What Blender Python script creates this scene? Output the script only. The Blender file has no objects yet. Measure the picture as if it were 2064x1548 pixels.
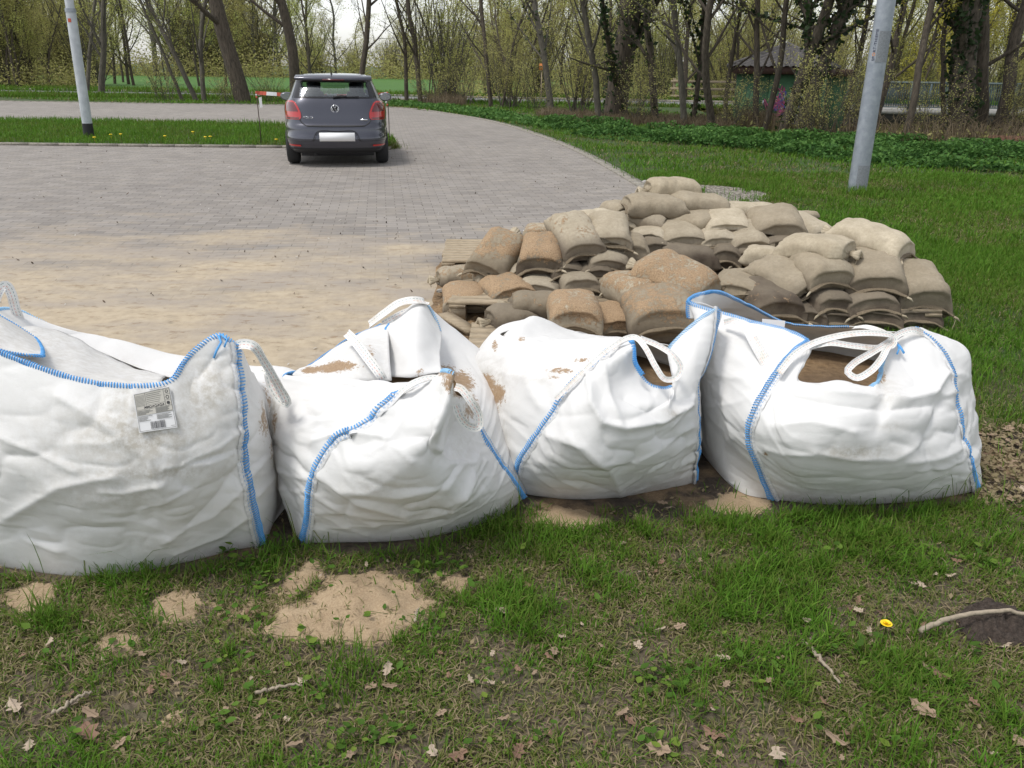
import bpy, bmesh, math, random
import numpy as np
from mathutils import Vector, Matrix, noise
from mathutils.bvhtree import BVHTree
from mathutils.geometry import tessellate_polygon
R = math.radians
SC = bpy.context.scene
COL = SC.collection
# ---------------------------------------------------------------- camera
CAM_H, PITCH, ROLL, FPX = 1.5, R(21.5), R(0.8), 1620.0
cd = bpy.data.cameras.new('camera'); cam = bpy.data.objects.new('camera', cd); COL.objects.link(cam)
cd.sensor_width = 36; cd.lens = 36*FPX/2064; cd.clip_end = 1500; cd.clip_start = 0.05
CM = Matrix.Rotation(math.pi/2-PITCH, 4, 'X') @ Matrix.Rotation(ROLL, 4, 'Z')
cam.matrix_world = Matrix.Translation((0, 0, CAM_H)) @ CM
SC.camera = cam
# ---------------------------------------------------------------- world and sun
SUN_DIR = Vector((-0.42, -0.16, 1.0)).normalized()
wd = bpy.data.worlds.new('World'); SC.world = wd; wd.use_nodes = True
nt = wd.node_tree; nt.nodes.clear()
sky = nt.nodes.new('ShaderNodeTexSky'); sky.sky_type = 'NISHITA'; sky.sun_disc = False
sky.sun_elevation = math.asin(SUN_DIR.z); sky.sun_rotation = math.atan2(SUN_DIR.x, SUN_DIR.y)
sky.dust_density = 1.2; sky.air_density = 1.0; sky.ozone_density = 0.6; sky.altitude = 0
hs = nt.nodes.new('ShaderNodeHueSaturation'); hs.inputs['Saturation'].default_value = 0.22
bg = nt.nodes.new('ShaderNodeBackground'); bg.inputs['Strength'].default_value = 0.15
wo = nt.nodes.new('ShaderNodeOutputWorld')
nt.links.new(sky.outputs[0], hs.inputs['Color']); nt.links.new(hs.outputs[0], bg.inputs['Color']); nt.links.new(bg.outputs[0], wo.inputs['Surface'])
sd = bpy.data.lights.new('sun', 'SUN'); sd.energy = 1.4; sd.angle = R(14); sd.color = (1.0, 0.96, 0.9)
so = bpy.data.objects.new('sun', sd); COL.objects.link(so); so.rotation_euler = SUN_DIR.to_track_quat('Z', 'Y').to_euler()
SC.view_settings.view_transform = 'Standard'; SC.view_settings.look = 'None'; SC.view_settings.exposure = 0.62; SC.view_settings.gamma = 1
SC.cycles.max_bounces = 6; SC.cycles.transparent_max_bounces = 12

# ---------------------------------------------------------------- placing helpers
def ray(px, py): return CM.to_3x3() @ Vector((px-1032, 774-py, -FPX))
def W(px, py, Y):                       # point on the vertical plane at distance Y
    d = ray(px, py); return Vector((d.x/d.y*Y, Y, CAM_H+d.z/d.y*Y))
def G(px, py, z=0.0):                   # point on the ground
    d = ray(px, py); t = (z-CAM_H)/d.z; return Vector((d.x*t, d.y*t, z))
CI = np.array(CM.to_3x3().inverted())
def proj(P):                            # where points stand in the photograph, to place stains and folds
    q = (P-np.array((0, 0, CAM_H))) @ CI.T
    return np.stack([1032-q[:, 0]/q[:, 2]*FPX, 774+q[:, 1]/q[:, 2]*FPX], 1)

def vnoise(P, s=1.0, seed=0):           # smooth value noise, 0..1
    P = np.asarray(P, float)*s+seed*17.13
    i = np.floor(P).astype(np.int64); f = P-i; f = f*f*(3-2*f)
    def h(a, b, c):
        n = (a*374761393+b*668265263+c*1274126177+seed*144665) & 0x7fffffff
        n = ((n ^ (n >> 13))*1274126177) & 0x7fffffff
        return ((n ^ (n >> 16)) & 0xffff)/65535.0
    r = 0
    for dx in (0, 1):
        for dy in (0, 1):
            for dz in (0, 1):
                w = (f[:, 0] if dx else 1-f[:, 0])*(f[:, 1] if dy else 1-f[:, 1])*(f[:, 2] if dz else 1-f[:, 2])
                r = r+w*h(i[:, 0]+dx, i[:, 1]+dy, i[:, 2]+dz)
    return r
def fbm(P, s=1.0, seed=0, o=3):
    r = 0; a = 0.5; t = 0
    for k in range(o):
        r = r+a*vnoise(P, s*2**k, seed+k); t += a; a *= .5
    return r/t
def sstep(a, b, x):
    t = np.clip((x-a)/(b-a), 0, 1); return t*t*(3-2*t)

# ---------------------------------------------------------------- object helpers
def mesh_np(name, V, F, mat=None, smooth=False, attrs=None, uv=None):
    """V (n,3) array, F list of index arrays (m,k); attrs {name:(n,) or (n,3)} per point; uv (n,2) per point"""
    me = bpy.data.meshes.new(name)
    V = np.asarray(V, np.float32); Fs = [np.asarray(f, np.int32) for f in F if len(f)]
    me.vertices.add(len(V)); me.vertices.foreach_set('co', V.ravel())
    loops = np.concatenate([f.ravel() for f in Fs]); tot = np.concatenate([np.full(len(f), f.shape[1]) for f in Fs])
    st = np.concatenate([[0], np.cumsum(tot)[:-1]])
    me.loops.add(len(loops)); me.loops.foreach_set('vertex_index', loops)
    me.polygons.add(len(tot)); me.polygons.foreach_set('loop_start', st.astype(np.int32)); me.polygons.foreach_set('loop_total', tot.astype(np.int32))
    if smooth: me.polygons.foreach_set('use_smooth', np.ones(len(tot), bool))
    for k, a in (attrs or {}).items():
        a = np.asarray(a, np.float32)
        if a.ndim == 1:
            at = me.attributes.new(k, 'FLOAT', 'POINT'); at.data.foreach_set('value', a)
        else:
            at = me.attributes.new(k, 'FLOAT_COLOR', 'POINT'); at.data.foreach_set('color', np.hstack([a, np.ones((len(a), 1))]).astype(np.float32).ravel())
    if uv is not None:
        l = me.uv_layers.new(name='UVMap'); l.data.foreach_set('uv', np.asarray(uv, np.float32)[loops].ravel())
    me.update(calc_edges=True); me.validate()
    if mat: me.materials.append(mat)
    return me
def ob(name, me, parent=None, loc=None):
    o = bpy.data.objects.new(name, me); COL.objects.link(o)
    if parent: o.parent = parent
    if loc is not None: o.location = loc
    return o
def tag(o, label=None, cat=None, group=None, kind=None):
    if label: o['label'] = label
    if cat: o['category'] = cat
    if group: o['group'] = group
    if kind: o['kind'] = kind
    return o
def empty(name, loc, label, cat, group=None, rz=0):
    o = bpy.data.objects.new(name, None); COL.objects.link(o); o.location = loc; o.rotation_euler = (0, 0, rz)
    return tag(o, label, cat, group)
def local(root, o):                     # o was built in world coordinates: keep it there under root
    o.parent = root; o.matrix_parent_inverse = Matrix.Translation(-Vector(root.location)); return o

class MB:
    """collects shapes into one mesh"""
    def __init__(s): s.V = []; s.F4 = []; s.F3 = []; s.UV = []; s.n = 0; s.A = []
    def add(s, V, F4=None, F3=None, uv=None, a=None):
        V = np.asarray(V, float).reshape(-1, 3)
        s.V.append(V); s.UV.append(np.zeros((len(V), 2)) if uv is None else np.asarray(uv)); s.A.append(np.zeros(len(V)) if a is None else np.full(len(V), a) if np.isscalar(a) else a)
        if F4 is not None and len(F4): s.F4.append(np.asarray(F4)+s.n)
        if F3 is not None and len(F3): s.F3.append(np.asarray(F3)+s.n)
        s.n += len(V)
    def box(s, c, d, rot=None, a=None):
        x, y, z = np.array(d)/2
        V = np.array([(i*x, j*y, k*z) for k in (-1, 1) for j in (-1, 1) for i in (-1, 1)])
        if rot is not None: V = V @ np.array(rot.to_3x3()).T
        s.add(V+np.array(c), [(0, 2, 3, 1), (4, 5, 7, 6), (0, 1, 5, 4), (2, 6, 7, 3), (0, 4, 6, 2), (1, 3, 7, 5)], a=a)
    def tube(s, P, r, n=8, cap=True, a=None):
        P = np.asarray([tuple(p) for p in P], float); m = len(P)
        r = np.full(m, r) if np.isscalar(r) else np.asarray(r, float)
        T = np.gradient(P, axis=0); T /= np.linalg.norm(T, axis=1)[:, None]+1e-12
        up = np.array((0, 0, 1.)) if abs(T[0][2]) < .9 else np.array((1., 0, 0))
        N = np.zeros_like(P); v = np.cross(T[0], up); v /= np.linalg.norm(v); N[0] = v
        for i in range(1, m):
            v = v-T[i]*np.dot(v, T[i]); v /= np.linalg.norm(v)+1e-12; N[i] = v
        B = np.cross(T, N); an = np.arange(n)/n*2*math.pi
        V = (P[:, None]+r[:, None, None]*(np.cos(an)[None, :, None]*N[:, None]+np.sin(an)[None, :, None]*B[:, None])).reshape(-1, 3)
        i, j = np.meshgrid(np.arange(m-1), np.arange(n), indexing='ij'); j2 = (j+1) % n
        F = np.stack([i*n+j, i*n+j2, (i+1)*n+j2, (i+1)*n+j], -1).reshape(-1, 4)
        F3 = []
        if cap:
            V = np.vstack([V, P[0], P[-1]]); k = m*n
            F3 = [(k, (q+1) % n, q) for q in range(n)]+[(k+1, (m-1)*n+q, (m-1)*n+(q+1) % n) for q in range(n)]
        s.add(V, F, F3, a=a)
    def grid(s, Gd, closed_u=False, uv=None, flip=False, a=None):
        m, n = Gd.shape[:2]; i, j = np.meshgrid(np.arange(m-1), np.arange(n if closed_u else n-1), indexing='ij'); j2 = (j+1) % n
        F = np.stack([i*n+j, i*n+j2, (i+1)*n+j2, (i+1)*n+j], -1).reshape(-1, 4)
        if flip: F = F[:, ::-1]
        s.add(Gd.reshape(-1, 3), F, uv=uv, a=a)
    def me(s, name, mat, smooth=False, attr=None, uv=False):
        V = np.vstack(s.V); F = []
        if s.F4: F.append(np.vstack(s.F4))
        if s.F3: F.append(np.vstack(s.F3))
        return mesh_np(name, V, F, mat, smooth, {attr: np.concatenate(s.A)} if attr else None, np.vstack(s.UV) if uv else None)
    def build(s, name, mat, parent=None, smooth=False, attr=None, uv=False, world=True):
        o = ob(name, s.me(name, mat, smooth, attr, uv))
        if parent is not None:
            if world: local(parent, o)
            else: o.parent = parent
        return o

def spline(P, n, closed=False):
    """chord-length cubic through P, n samples"""
    P = np.asarray([tuple(p) for p in P], float)
    if closed: Q = np.vstack([P[-2:], P, P[:3]])
    else: Q = np.vstack([2*P[0]-P[1], P, 2*P[-1]-P[-2]])
    t = np.concatenate([[0], np.cumsum(np.sqrt(np.linalg.norm(np.diff(Q, axis=0), axis=1)+1e-9))])
    i0 = 2 if closed else 1; i1 = i0+len(P)-(0 if closed else 1)
    return Q, t, i0, i1
def crom(Q, t, x):
    k = np.clip(np.searchsorted(t, x, 'right')-1, 1, len(t)-3); x = x[:, None]
    t0, t1, t2, t3 = [t[k+j][:, None] for j in (-1, 0, 1, 2)]; p0, p1, p2, p3 = [Q[k+j] for j in (-1, 0, 1, 2)]
    a1 = (t1-x)/(t1-t0)*p0+(x-t0)/(t1-t0)*p1; a2 = (t2-x)/(t2-t1)*p1+(x-t1)/(t2-t1)*p2; a3 = (t3-x)/(t3-t2)*p2+(x-t2)/(t3-t2)*p3
    b1 = (t2-x)/(t2-t0)*a1+(x-t0)/(t2-t0)*a2; b2 = (t3-x)/(t3-t1)*a2+(x-t1)/(t3-t1)*a3
    return (t2-x)/(t2-t1)*b1+(x-t1)/(t2-t1)*b2
def curve(P, n):
    Q, t, a, b = spline(P, n); x = np.linspace(t[a], t[b]-1e-9, 6*n)
    C = crom(Q, t, x); L = np.concatenate([[0], np.cumsum(np.linalg.norm(np.diff(C, axis=0), axis=1))])
    s = np.linspace(0, L[-1], n); return np.stack([np.interp(s, L, C[:, k]) for k in range(3)], 1)
def ring(P, sub):                       # closed, sub samples per interval
    Q, t, a, b = spline(P, 0, True)
    x = np.concatenate([np.linspace(t[a+k], t[a+k+1], sub, endpoint=False) for k in range(len(P))])
    return crom(Q, t, x)

# ---------------------------------------------------------------- materials
def srgb(r, g, b): return tuple(((c/255)/12.92 if c/255 <= .04045 else ((c/255+.055)/1.055)**2.4) for c in (r, g, b))+(1,)
class Mt:
    def __init__(s, name, col=(.5, .5, .5), rough=.8, **kw):
        s.m = bpy.data.materials.new(name); s.m.use_nodes = True; s.t = s.m.node_tree; s.n = s.t.nodes
        s.b = s.n['Principled BSDF']; s.b.inputs['Base Color'].default_value = tuple(col)[:3]+(1,); s.b.inputs['Roughness'].default_value = rough
        for k, v in kw.items(): s.b.inputs[k.replace('_', ' ')].default_value = v
        s._co = None
    def link(s, a, b): s.t.links.new(a, b); return b
    @property
    def co(s):
        if s._co is None: s._co = s.n.new('ShaderNodeTexCoord')
        return s._co.outputs['Object']
    def noise(s, scale, detail=4, rough=.55, vec=None, stretch=None, dist=0):
        n = s.n.new('ShaderNodeTexNoise'); n.inputs['Scale'].default_value = scale; n.inputs['Detail'].default_value = detail; n.inputs['Roughness'].default_value = rough; n.inputs['Distortion'].default_value = dist
        v = vec or s.co
        if stretch: 
            mp = s.n.new('ShaderNodeMapping'); mp.inputs['Scale'].default_value = stretch; s.link(v, mp.inputs[0]); v = mp.outputs[0]
        s.link(v, n.inputs['Vector']); return n.outputs['Fac']
    def attr(s, name, out='Fac'):
        a = s.n.new('ShaderNodeAttribute'); a.attribute_name = name; return a.outputs[out]
    def ramp(s, x, stops):
        r = s.n.new('ShaderNodeValToRGB'); e = r.color_ramp.elements
        while len(e) < len(stops): e.new(.5)
        for k, (p, c) in enumerate(stops):
            e[k].position = p; e[k].color = (c, c, c, 1) if np.isscalar(c) else tuple(c)[:3]+(1,)
        s.link(x, r.inputs[0]); return r.outputs['Color']
    def mix(s, f, a, b, mode='MIX'):
        m = s.n.new('ShaderNodeMix'); m.data_type = 'RGBA'; m.blend_type = mode
        for v, k in ((f, 0), (a, 6), (b, 7)):
            if isinstance(v, bpy.types.NodeSocket): s.link(v, m.inputs[k])
            elif k == 0: m.inputs[0].default_value = v
            else: m.inputs[k].default_value = tuple(v)[:3]+(1,) if not np.isscalar(v) else (v, v, v, 1)
        return m.outputs[2]
    def math(s, op, a, b=None, c=None):
        m = s.n.new('ShaderNodeMath'); m.operation = op
        for k, v in enumerate((a, b, c)):
            if v is None: continue
            if isinstance(v, bpy.types.NodeSocket): s.link(v, m.inputs[k])
            else: m.inputs[k].default_value = v
        return m.outputs[0]
    def col(s, x): s.link(x, s.b.inputs['Base Color']); return s
    def rough(s, x): s.link(x, s.b.inputs['Roughness']); return s
    def bump(s, h, strength=.3, dist=.01):
        b = s.n.new('ShaderNodeBump'); b.inputs['Strength'].default_value = strength; b.inputs['Distance'].default_value = dist
        s.link(h, b.inputs['Height'])
        old = s.b.inputs['Normal']
        if old.is_linked: s.link(old.links[0].from_socket, b.inputs['Normal'])
        s.link(b.outputs[0], old); return s
# ================================================================ GROUND
SAND = (.50, .365, .215)
def lawn_h(x, y):                        # the ground: level lot, a creek bed falling away behind the right-hand trees
    return -1.5*sstep(6.5, 9.5, x-(y-21)*.05)*sstep(19.5, 23, y)*(1-sstep(47, 52, y))
m = Mt('ground_soil', rough=.95)
n1 = m.noise(1.3, 5); n2 = m.noise(60, 4, .7); n3 = m.noise(9, 4)
soil = m.ramp(n2, [(.3, (.045, .033, .022)), (.55, (.10, .075, .048)), (.75, (.19, .15, .095))])
grn = m.ramp(n2, [(.3, (.016, .03, .007)), (.6, (.045, .085, .014)), (.8, (.09, .13, .03))])
m.col(m.mix(m.ramp(n3, [(.42, 0), (.6, 1)]), soil, m.mix(.55, soil, grn))); m.bump(n2, .8, .02)
M_SOIL = m.m
m = Mt('ground_lawn', rough=.95)
n2 = m.noise(45, 4, .7); n3 = m.noise(1.7, 5)
grn = m.ramp(n2, [(.3, (.012, .03, .005)), (.55, (.035, .085, .011)), (.8, (.08, .15, .022))])
br = m.ramp(n2, [(.3, (.05, .038, .022)), (.75, (.14, .105, .06))])
m.col(m.mix(m.ramp(n3, [(.36, .75), (.5, .1)]), grn, br)); m.bump(n2, .8, .03)
M_LAWN = m.m
# height field sheet
xs = np.concatenate([np.linspace(-400, -30, 20), np.linspace(-28, 40, 137), np.linspace(44, 400, 20)])
ys = np.concatenate([np.linspace(-60, 0, 10), np.linspace(.5, 70, 160), np.linspace(74, 900, 30)])
X, Y = np.meshgrid(xs, ys); Z = lawn_h(X, Y)+.02*(fbm(np.stack([X.ravel(), Y.ravel(), X.ravel()*0], 1), .6, 3).reshape(X.shape)-.5)*(Y > 9)-.004
b = MB(); b.grid(np.stack([X, Y, Z], -1)); g = b.build('ground', M_LAWN, smooth=True); tag(g, kind='structure')

def flat(name, pts, z, mat, kind='structure', label=None):
    P = [Vector((p[0], p[1], z)) for p in pts]; T = tessellate_polygon([P])
    V = np.array([tuple(p) for p in P]); F = np.array(T)
    nz = np.cross(V[F[:, 1]]-V[F[:, 0]], V[F[:, 2]]-V[F[:, 0]])[:, 2]
    F[nz < 0] = F[nz < 0][:, ::-1]
    o = ob(name, mesh_np(name, V, [F], mat)); return tag(o, label, kind=kind)
# paving
m = Mt('paving_blocks', rough=.9)
mp = m.n.new('ShaderNodeMapping'); mp.inputs['Rotation'].default_value = (0, 0, R(-9)); m.link(m.co, mp.inputs[0])
bt = m.n.new('ShaderNodeTexBrick'); m.link(mp.outputs[0], bt.inputs['Vector'])
for k, v in (('Scale', 1), ('Mortar Size', .0045), ('Mortar Smooth', .3), ('Bias', 0), ('Brick Width', .21), ('Row Height', .105)): bt.inputs[k].default_value = v
bt.inputs['Color1'].default_value = (.215, .195, .175, 1); bt.inputs['Color2'].default_value = (.29, .265, .24, 1); bt.inputs['Mortar'].default_value = (.12, .105, .088, 1)
big = m.noise(.35, 5, .6); fine = m.noise(70, 3, .7); mid = m.noise(4, 5, .6)
c = m.mix(m.ramp(big, [(.35, .0), (.7, .55)]), bt.outputs['Color'], m.mix(1, bt.outputs['Color'], (.72, .72, .74), 'MULTIPLY'))
c = m.mix(m.ramp(mid, [(.5, 0), (.75, .45)]), c, (.33, .29, .235))
c = m.mix(m.ramp(fine, [(.62, 0), (.72, .45)]), c, (.09, .075, .055))
sx = m.n.new('ShaderNodeSeparateXYZ'); m.link(m.co, sx.inputs[0])
st = m.noise(1.1, 7, .66, stretch=(.6, 1.2, 1))
d = m.math('ADD', m.math('MULTIPLY', m.math('SUBTRACT', 7.9, sx.outputs['Y']), .34), m.math('MULTIPLY', m.math('SUBTRACT', st, .5), 2.9))
d = m.math('SUBTRACT', d, m.math('MULTIPLY', m.math('MAXIMUM', sx.outputs['X'], 0), .35))
sand_c = m.ramp(m.noise(12, 5, .6), [(.3, (.33, .27, .19)), (.5, (.41, .335, .235)), (.75, (.47, .395, .285))])
fm = m.ramp(d, [(.0, 0), (.38, .6), (.85, .96)])
fm2 = m.math('MULTIPLY', fm, m.math('SUBTRACT', 1, m.math('MULTIPLY', bt.outputs['Fac'], .04)))
crumb = m.ramp(m.noise(9, 6, .75, stretch=(.7, 1.3, 1)), [(.57, 0), (.66, .8)])
greyp = m.ramp(m.noise(1.3, 6, .62, stretch=(.7, 1.3, 1)), [(.44, 0), (.62, .75)])
sand_c = m.mix(greyp, sand_c, (.30, .262, .225))
c = m.mix(fm2, c, sand_c); c = m.mix(m.math('MULTIPLY', m.math('MULTIPLY', fm, crumb), .85), c, (.24, .155, .085))
m.col(c)
m.bump(m.math('MULTIPLY', bt.outputs['Fac'], m.math('SUBTRACT', 1, fm)), -.7, .006); m.bump(fine, .35, .004); m.bump(m.math('MULTIPLY', crumb, fm), .5, .012)
M_PAVE = m.m
EDGE_PX = [(1460, 480), (1380, 425), (1310, 385), (1250, 350), (1180, 312), (1100, 278), (1000, 247), (900, 229), (820, 219), (700, 214), (300, 209), (0, 204)]
edge = [G(*p) for p in EDGE_PX]
lot = [(-9, 2.9), (1.2, 3.1), (1.9, 3.4), (1.9, 4.4)]+[(p.x, p.y) for p in edge]+[(-40, edge[-1].y+1), (-40, 2.9)]
flat('car_park_paving', lot, .008, M_PAVE)
# edging row of kerb stones along the curved side
m = Mt('kerb_concrete', rough=.9); nn = m.noise(30, 4); m.col(m.ramp(nn, [(.3, (.17, .155, .13)), (.7, (.33, .305, .26))])); m.bump(nn, .4, .004); M_KERB = m.m
E = curve([(p.x, p.y, 0) for p in edge], 260)
b = MB(); Lc = np.concatenate([[0], np.cumsum(np.linalg.norm(np.diff(E, axis=0), axis=1))])
sE = np.arange(0, Lc[-1], .33); K = np.stack([np.interp(sE, Lc, E[:, k]) for k in range(3)], 1)
for i in range(len(K)-1):
    dv = K[i+1]-K[i]; c0 = (K[i]+K[i+1])/2
    b.box((c0[0], c0[1], .012), (.32, .17, .03), Matrix.Rotation(math.atan2(dv[1], dv[0]), 4, 'Z'))
tag(b.build('edging_stones', M_KERB), kind='structure')

# the grass strip in the lot
strip = [G(-700, 288), G(0, 293), G(300, 296.5), G(570, 299), G(700, 301), G(780, 303), G(800, 296), G(796, 283), G(770, 268), G(690, 257), G(580, 252), G(300, 247), G(0, 244), G(-700, 240)]
flat('grass_strip_soil', [(p.x, p.y) for p in strip], .03, M_LAWN)
b = MB()
q = [Vector((p.x, p.y, 0)) for p in strip[:7]]
for i in range(len(q)-1):
    n = max(1, int((q[i+1]-q[i]).length/.5)); 
    for k in range(n):
        a0 = q[i].lerp(q[i+1], k/n); a1 = q[i].lerp(q[i+1], (k+1)/n); dv = a1-a0
        b.box(((a0+a1)/2).to_tuple()[:2]+(.03,), (dv.length-.008, .09, .05), Matrix.Rotation(math.atan2(dv.y, dv.x), 4, 'Z'))
tag(b.build('strip_kerb', M_KERB), kind='structure')

# road behind, its kerb line, the meadow
m = Mt('asphalt', rough=.9); nn = m.noise(25, 3); m.col(m.ramp(nn, [(.3, (.15, .15, .155)), (.7, (.21, .21, .215))])); M_ASPH = m.m
flat('road', [(-60, 43), (-10, 40), (2, 38.0), (12, 36.5), (24, 35.5), (60, 35.0), (60, 40.0), (24, 40.5), (2, 43), (-10, 45.5), (-60, 48)], .02, M_ASPH)
b = MB(); Rk = curve([(-60, 42.95, 0), (-10, 39.95, 0), (2, 37.95, 0), (12, 36.45, 0), (24, 35.45, 0), (60, 34.95, 0)], 120)
Rk2 = Rk+np.array((0, 5.1, 0))
for K in (Rk, Rk2):
    for i in range(len(K)-1):
        dv = K[i+1]-K[i]; c0 = (K[i]+K[i+1])/2; b.box((c0[0], c0[1], .05), (np.linalg.norm(dv), .14, .12), Matrix.Rotation(math.atan2(dv[1], dv[0]), 4, 'Z'))
tag(b.build('road_kerb', M_KERB), kind='structure')
m = Mt('meadow_grass', rough=.95); n2 = m.noise(2.5, 6, .7); m.col(m.ramp(n2, [(.3, (.035, .10, .012)), (.55, (.055, .145, .016)), (.8, (.09, .20, .03))])); m.bump(n2, .5, .05)
flat('meadow', [(-110, 49.5), (-10, 47), (30, 47), (30, 60), (110, 130), (-170, 130)], .03, m.m)

# bare dirt under and in front of the bulk bags, dirt path right of them
m = Mt('bare_dirt', rough=.95); n2 = m.noise(55, 5, .75); n3 = m.noise(5, 5, .6)
c = m.ramp(n2, [(.3, (.03, .022, .016)), (.6, (.085, .063, .045)), (.8, (.17, .13, .10))])
c = m.mix(m.ramp(n3, [(.5, 0), (.62, .8)]), c, (.30, .205, .115)); m.col(c); m.bump(n2, 1, .02); M_DIRT = m.m
def ragged(P, amp, seed, n=160):
    C = ring([(p[0], p[1], 0) for p in P], n//len(P)); c0 = C.mean(0)
    k = 1+amp*(fbm(C*6, 1, seed)-.5)*2; return c0+(C-c0)*k[:, None]
dirtP = [G(480, 1120), G(620, 1112), G(850, 1092), G(1020, 1068), G(1110, 1066), G(1250, 1060), G(1400, 1052), G(1550, 1044), G(1750, 1035), G(1990, 1018), Vector((1.9, 3.2, 0)), Vector((.8, 3.5, 0)), Vector((-1, 3.5, 0)), Vector((-1.6, 2.9, 0)), G(300, 1140)]
dp = [G(1960, 880), G(2064, 875), G(2200, 880), G(2250, 960), G(2150, 1040), G(2064, 1030), G(1960, 1020), G(1900, 950)]
# gravel corner by the stacks
m = Mt('gravel_dirt', rough=.95); vo = m.n.new('ShaderNodeTexVoronoi'); vo.inputs['Scale'].default_value = 40; m.link(m.co, vo.inputs['Vector'])
c = m.ramp(vo.outputs['Color'], [(.2, (.09, .08, .06)), (.6, (.2, .18, .145)), (.9, (.4, .37, .32))]); m.col(c); m.bump(vo.outputs['Distance'], .8, .02)
gp = [G(1300, 388), G(1400, 375), G(1470, 378), G(1545, 392), G(1530, 412), G(1450, 420), G(1400, 425)]
flat('gravel_patch', [tuple(p) for p in ragged(gp, .06, 2)], .014, m.m)
sp = [G(900, 520), G(1000, 520), G(1420, 600), G(1440, 700), G(1200, 760), G(880, 800), G(840, 700), G(870, 600)]
m = Mt('loose_sand', rough=.95); n2 = m.noise(28, 6, .75); n3 = m.noise(3, 4)
m.col(m.mix(m.ramp(n3, [(.4, 0), (.65, .7)]), m.ramp(n2, [(.3, (.16, .095, .045)), (.5, (.33, .215, .11)), (.75, (.47, .33, .19))]), (.13, .085, .05))); m.bump(n2, 1, .03); M_SANDD = m.m
def mound(name, P, h, z0, mat, seed, amp=.08, rough=.012, kind='stuff', label=None, rings=22):
    C = ragged(P, amp, seed, 110); c0 = C.mean(0); n = len(C); L = []
    for k in range(rings+1):
        t = k/rings; Q = c0+(C-c0)*(1-t)
        hh = h*(1-(1-t)**2.2); z = z0+hh*(.55+.9*fbm(Q*9, 1, seed+3))+rough*(fbm(Q*45, 1, seed+9)-.5)*min(1, t*6)*2
        Q = Q.copy(); Q[:, 2] = z if k else z0-.01; L.append(Q)
    b = MB(); b.grid(np.array(L), True); o = b.build(name, mat, smooth=True); return tag(o, label, kind=kind)
mound('spilled_sand', sp, .035, .01, M_SANDD, 4, .06, .03, label='loose brown sand spilled around the pallets and sandbags')
m = Mt('pale_sand', rough=.95); n2 = m.noise(60, 6, .75)
m.col(m.ramp(n2, [(.3, (.30, .205, .125)), (.5, (.50, .365, .235)), (.75, (.62, .48, .33))])); m.bump(n2, .9, .01); M_PSAND = m.m
SANDS = [([G(535, 1275), G(590, 1222), G(680, 1172), G(775, 1158), G(840, 1180), G(890, 1215), G(870, 1262), G(800, 1292), G(740, 1322), G(660, 1300), G(590, 1300)], .03, 'big pale sand patch in the grass in front of the bulk bags'),
 ([G(300, 1210), G(350, 1192), G(400, 1212), G(392, 1250), G(340, 1268), G(305, 1245)], .012, 'small pale sand patch in the grass below the left bulk bag'),
 ([G(215, 1285), G(260, 1270), G(275, 1300), G(240, 1332), G(205, 1325)], .010, 'small oval pale sand patch left of the larger ones'),
 ([G(545, 1190), G(590, 1160), G(620, 1128), G(645, 1130), G(635, 1165), G(590, 1200), G(560, 1208)], .012, 'narrow streak of sand just above the big sand patch'),
 ([G(885, 1160), G(925, 1158), G(960, 1165), G(935, 1195), G(905, 1200)], .010, 'small sand patch at the right of the big one'),
 ([G(100, 1300), G(140, 1300), G(140, 1325), G(105, 1325)], .006, 'tiny sand spot in the grass at the far left'),
 ([G(10, 1200), G(80, 1175), G(115, 1195), G(80, 1235), G(20, 1245)], .008, 'brownish sand patch under the left bulk bag at the left edge'),
 ([G(1070, 1052), G(1120, 1020), G(1190, 1030), G(1230, 1052), G(1150, 1068)], .010, 'brown sand on the bare dirt below the third bulk bag'),
 ([G(1420, 1015), G(1500, 985), G(1560, 1020), G(1520, 1040), G(1440, 1035)], .010, 'brown sand on the bare dirt left of the right bulk bag')]

def inpoly(x, y, P):
    r_ = np.zeros(len(x), bool); P = np.asarray([(p[0], p[1]) for p in P])
    for (x1, y1), (x2, y2) in zip(P, np.roll(P, -1, 0)):
        c_ = ((y1 > y) != (y2 > y)) & (x < (x2-x1)*(y-y1)/(y2-y1+1e-12)+x1); r_ ^= c_
    return r_
def sdist(x, y, P):                      # signed distance, positive inside
    P = np.asarray([(p[0], p[1]) for p in P]); best = np.full(len(x), 1e9)
    for a, b_ in zip(P, np.roll(P, -1, 0)):
        ab = b_-a; t = np.clip(((x-a[0])*ab[0]+(y-a[1])*ab[1])/(ab@ab), 0, 1); best = np.minimum(best, np.hypot(x-a[0]-t*ab[0], y-a[1]-t*ab[1]))
    return np.where(inpoly(x, y, P), best, -best)
XS = np.concatenate([np.linspace(-4.5, -2.4, 30), np.arange(-2.38, 2.6, .0125), np.linspace(2.62, 5, 30)]); YS = np.arange(.4, 3.45, .0125)
X, Y = np.meshgrid(XS, YS); x, y = X.ravel(), Y.ravel(); P3 = np.stack([x, y, x*0], 1)
nb_ = fbm(P3, 9, 61)-.5; nf_ = fbm(P3, 34, 62)-.5
def sand_at(x, y, extra=0):
    P3 = np.stack([x, y, x*0], 1); nz = (fbm(P3, 9, 61)-.5)*.085+(fbm(P3, 34, 62)-.5)*.04; sm = np.zeros(len(x)); hm = np.zeros(len(x))
    for k, (P, h, lab) in enumerate(SANDS):
        d = sdist(x, y, P)+nz-.004; m_ = sstep(-.040, .026, d); sm = np.maximum(sm, m_); hm = np.maximum(hm, m_*h*sstep(0, .16, d+.02))
    return sm, hm
sm, hm = sand_at(x, y)
spots = sstep(.60, .66, fbm(P3, 4.5, 71)*.6+fbm(P3, 15, 72)*.4)*(x < .5)*(y > 1.5); sm = np.maximum(sm, .8*spots)
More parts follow.
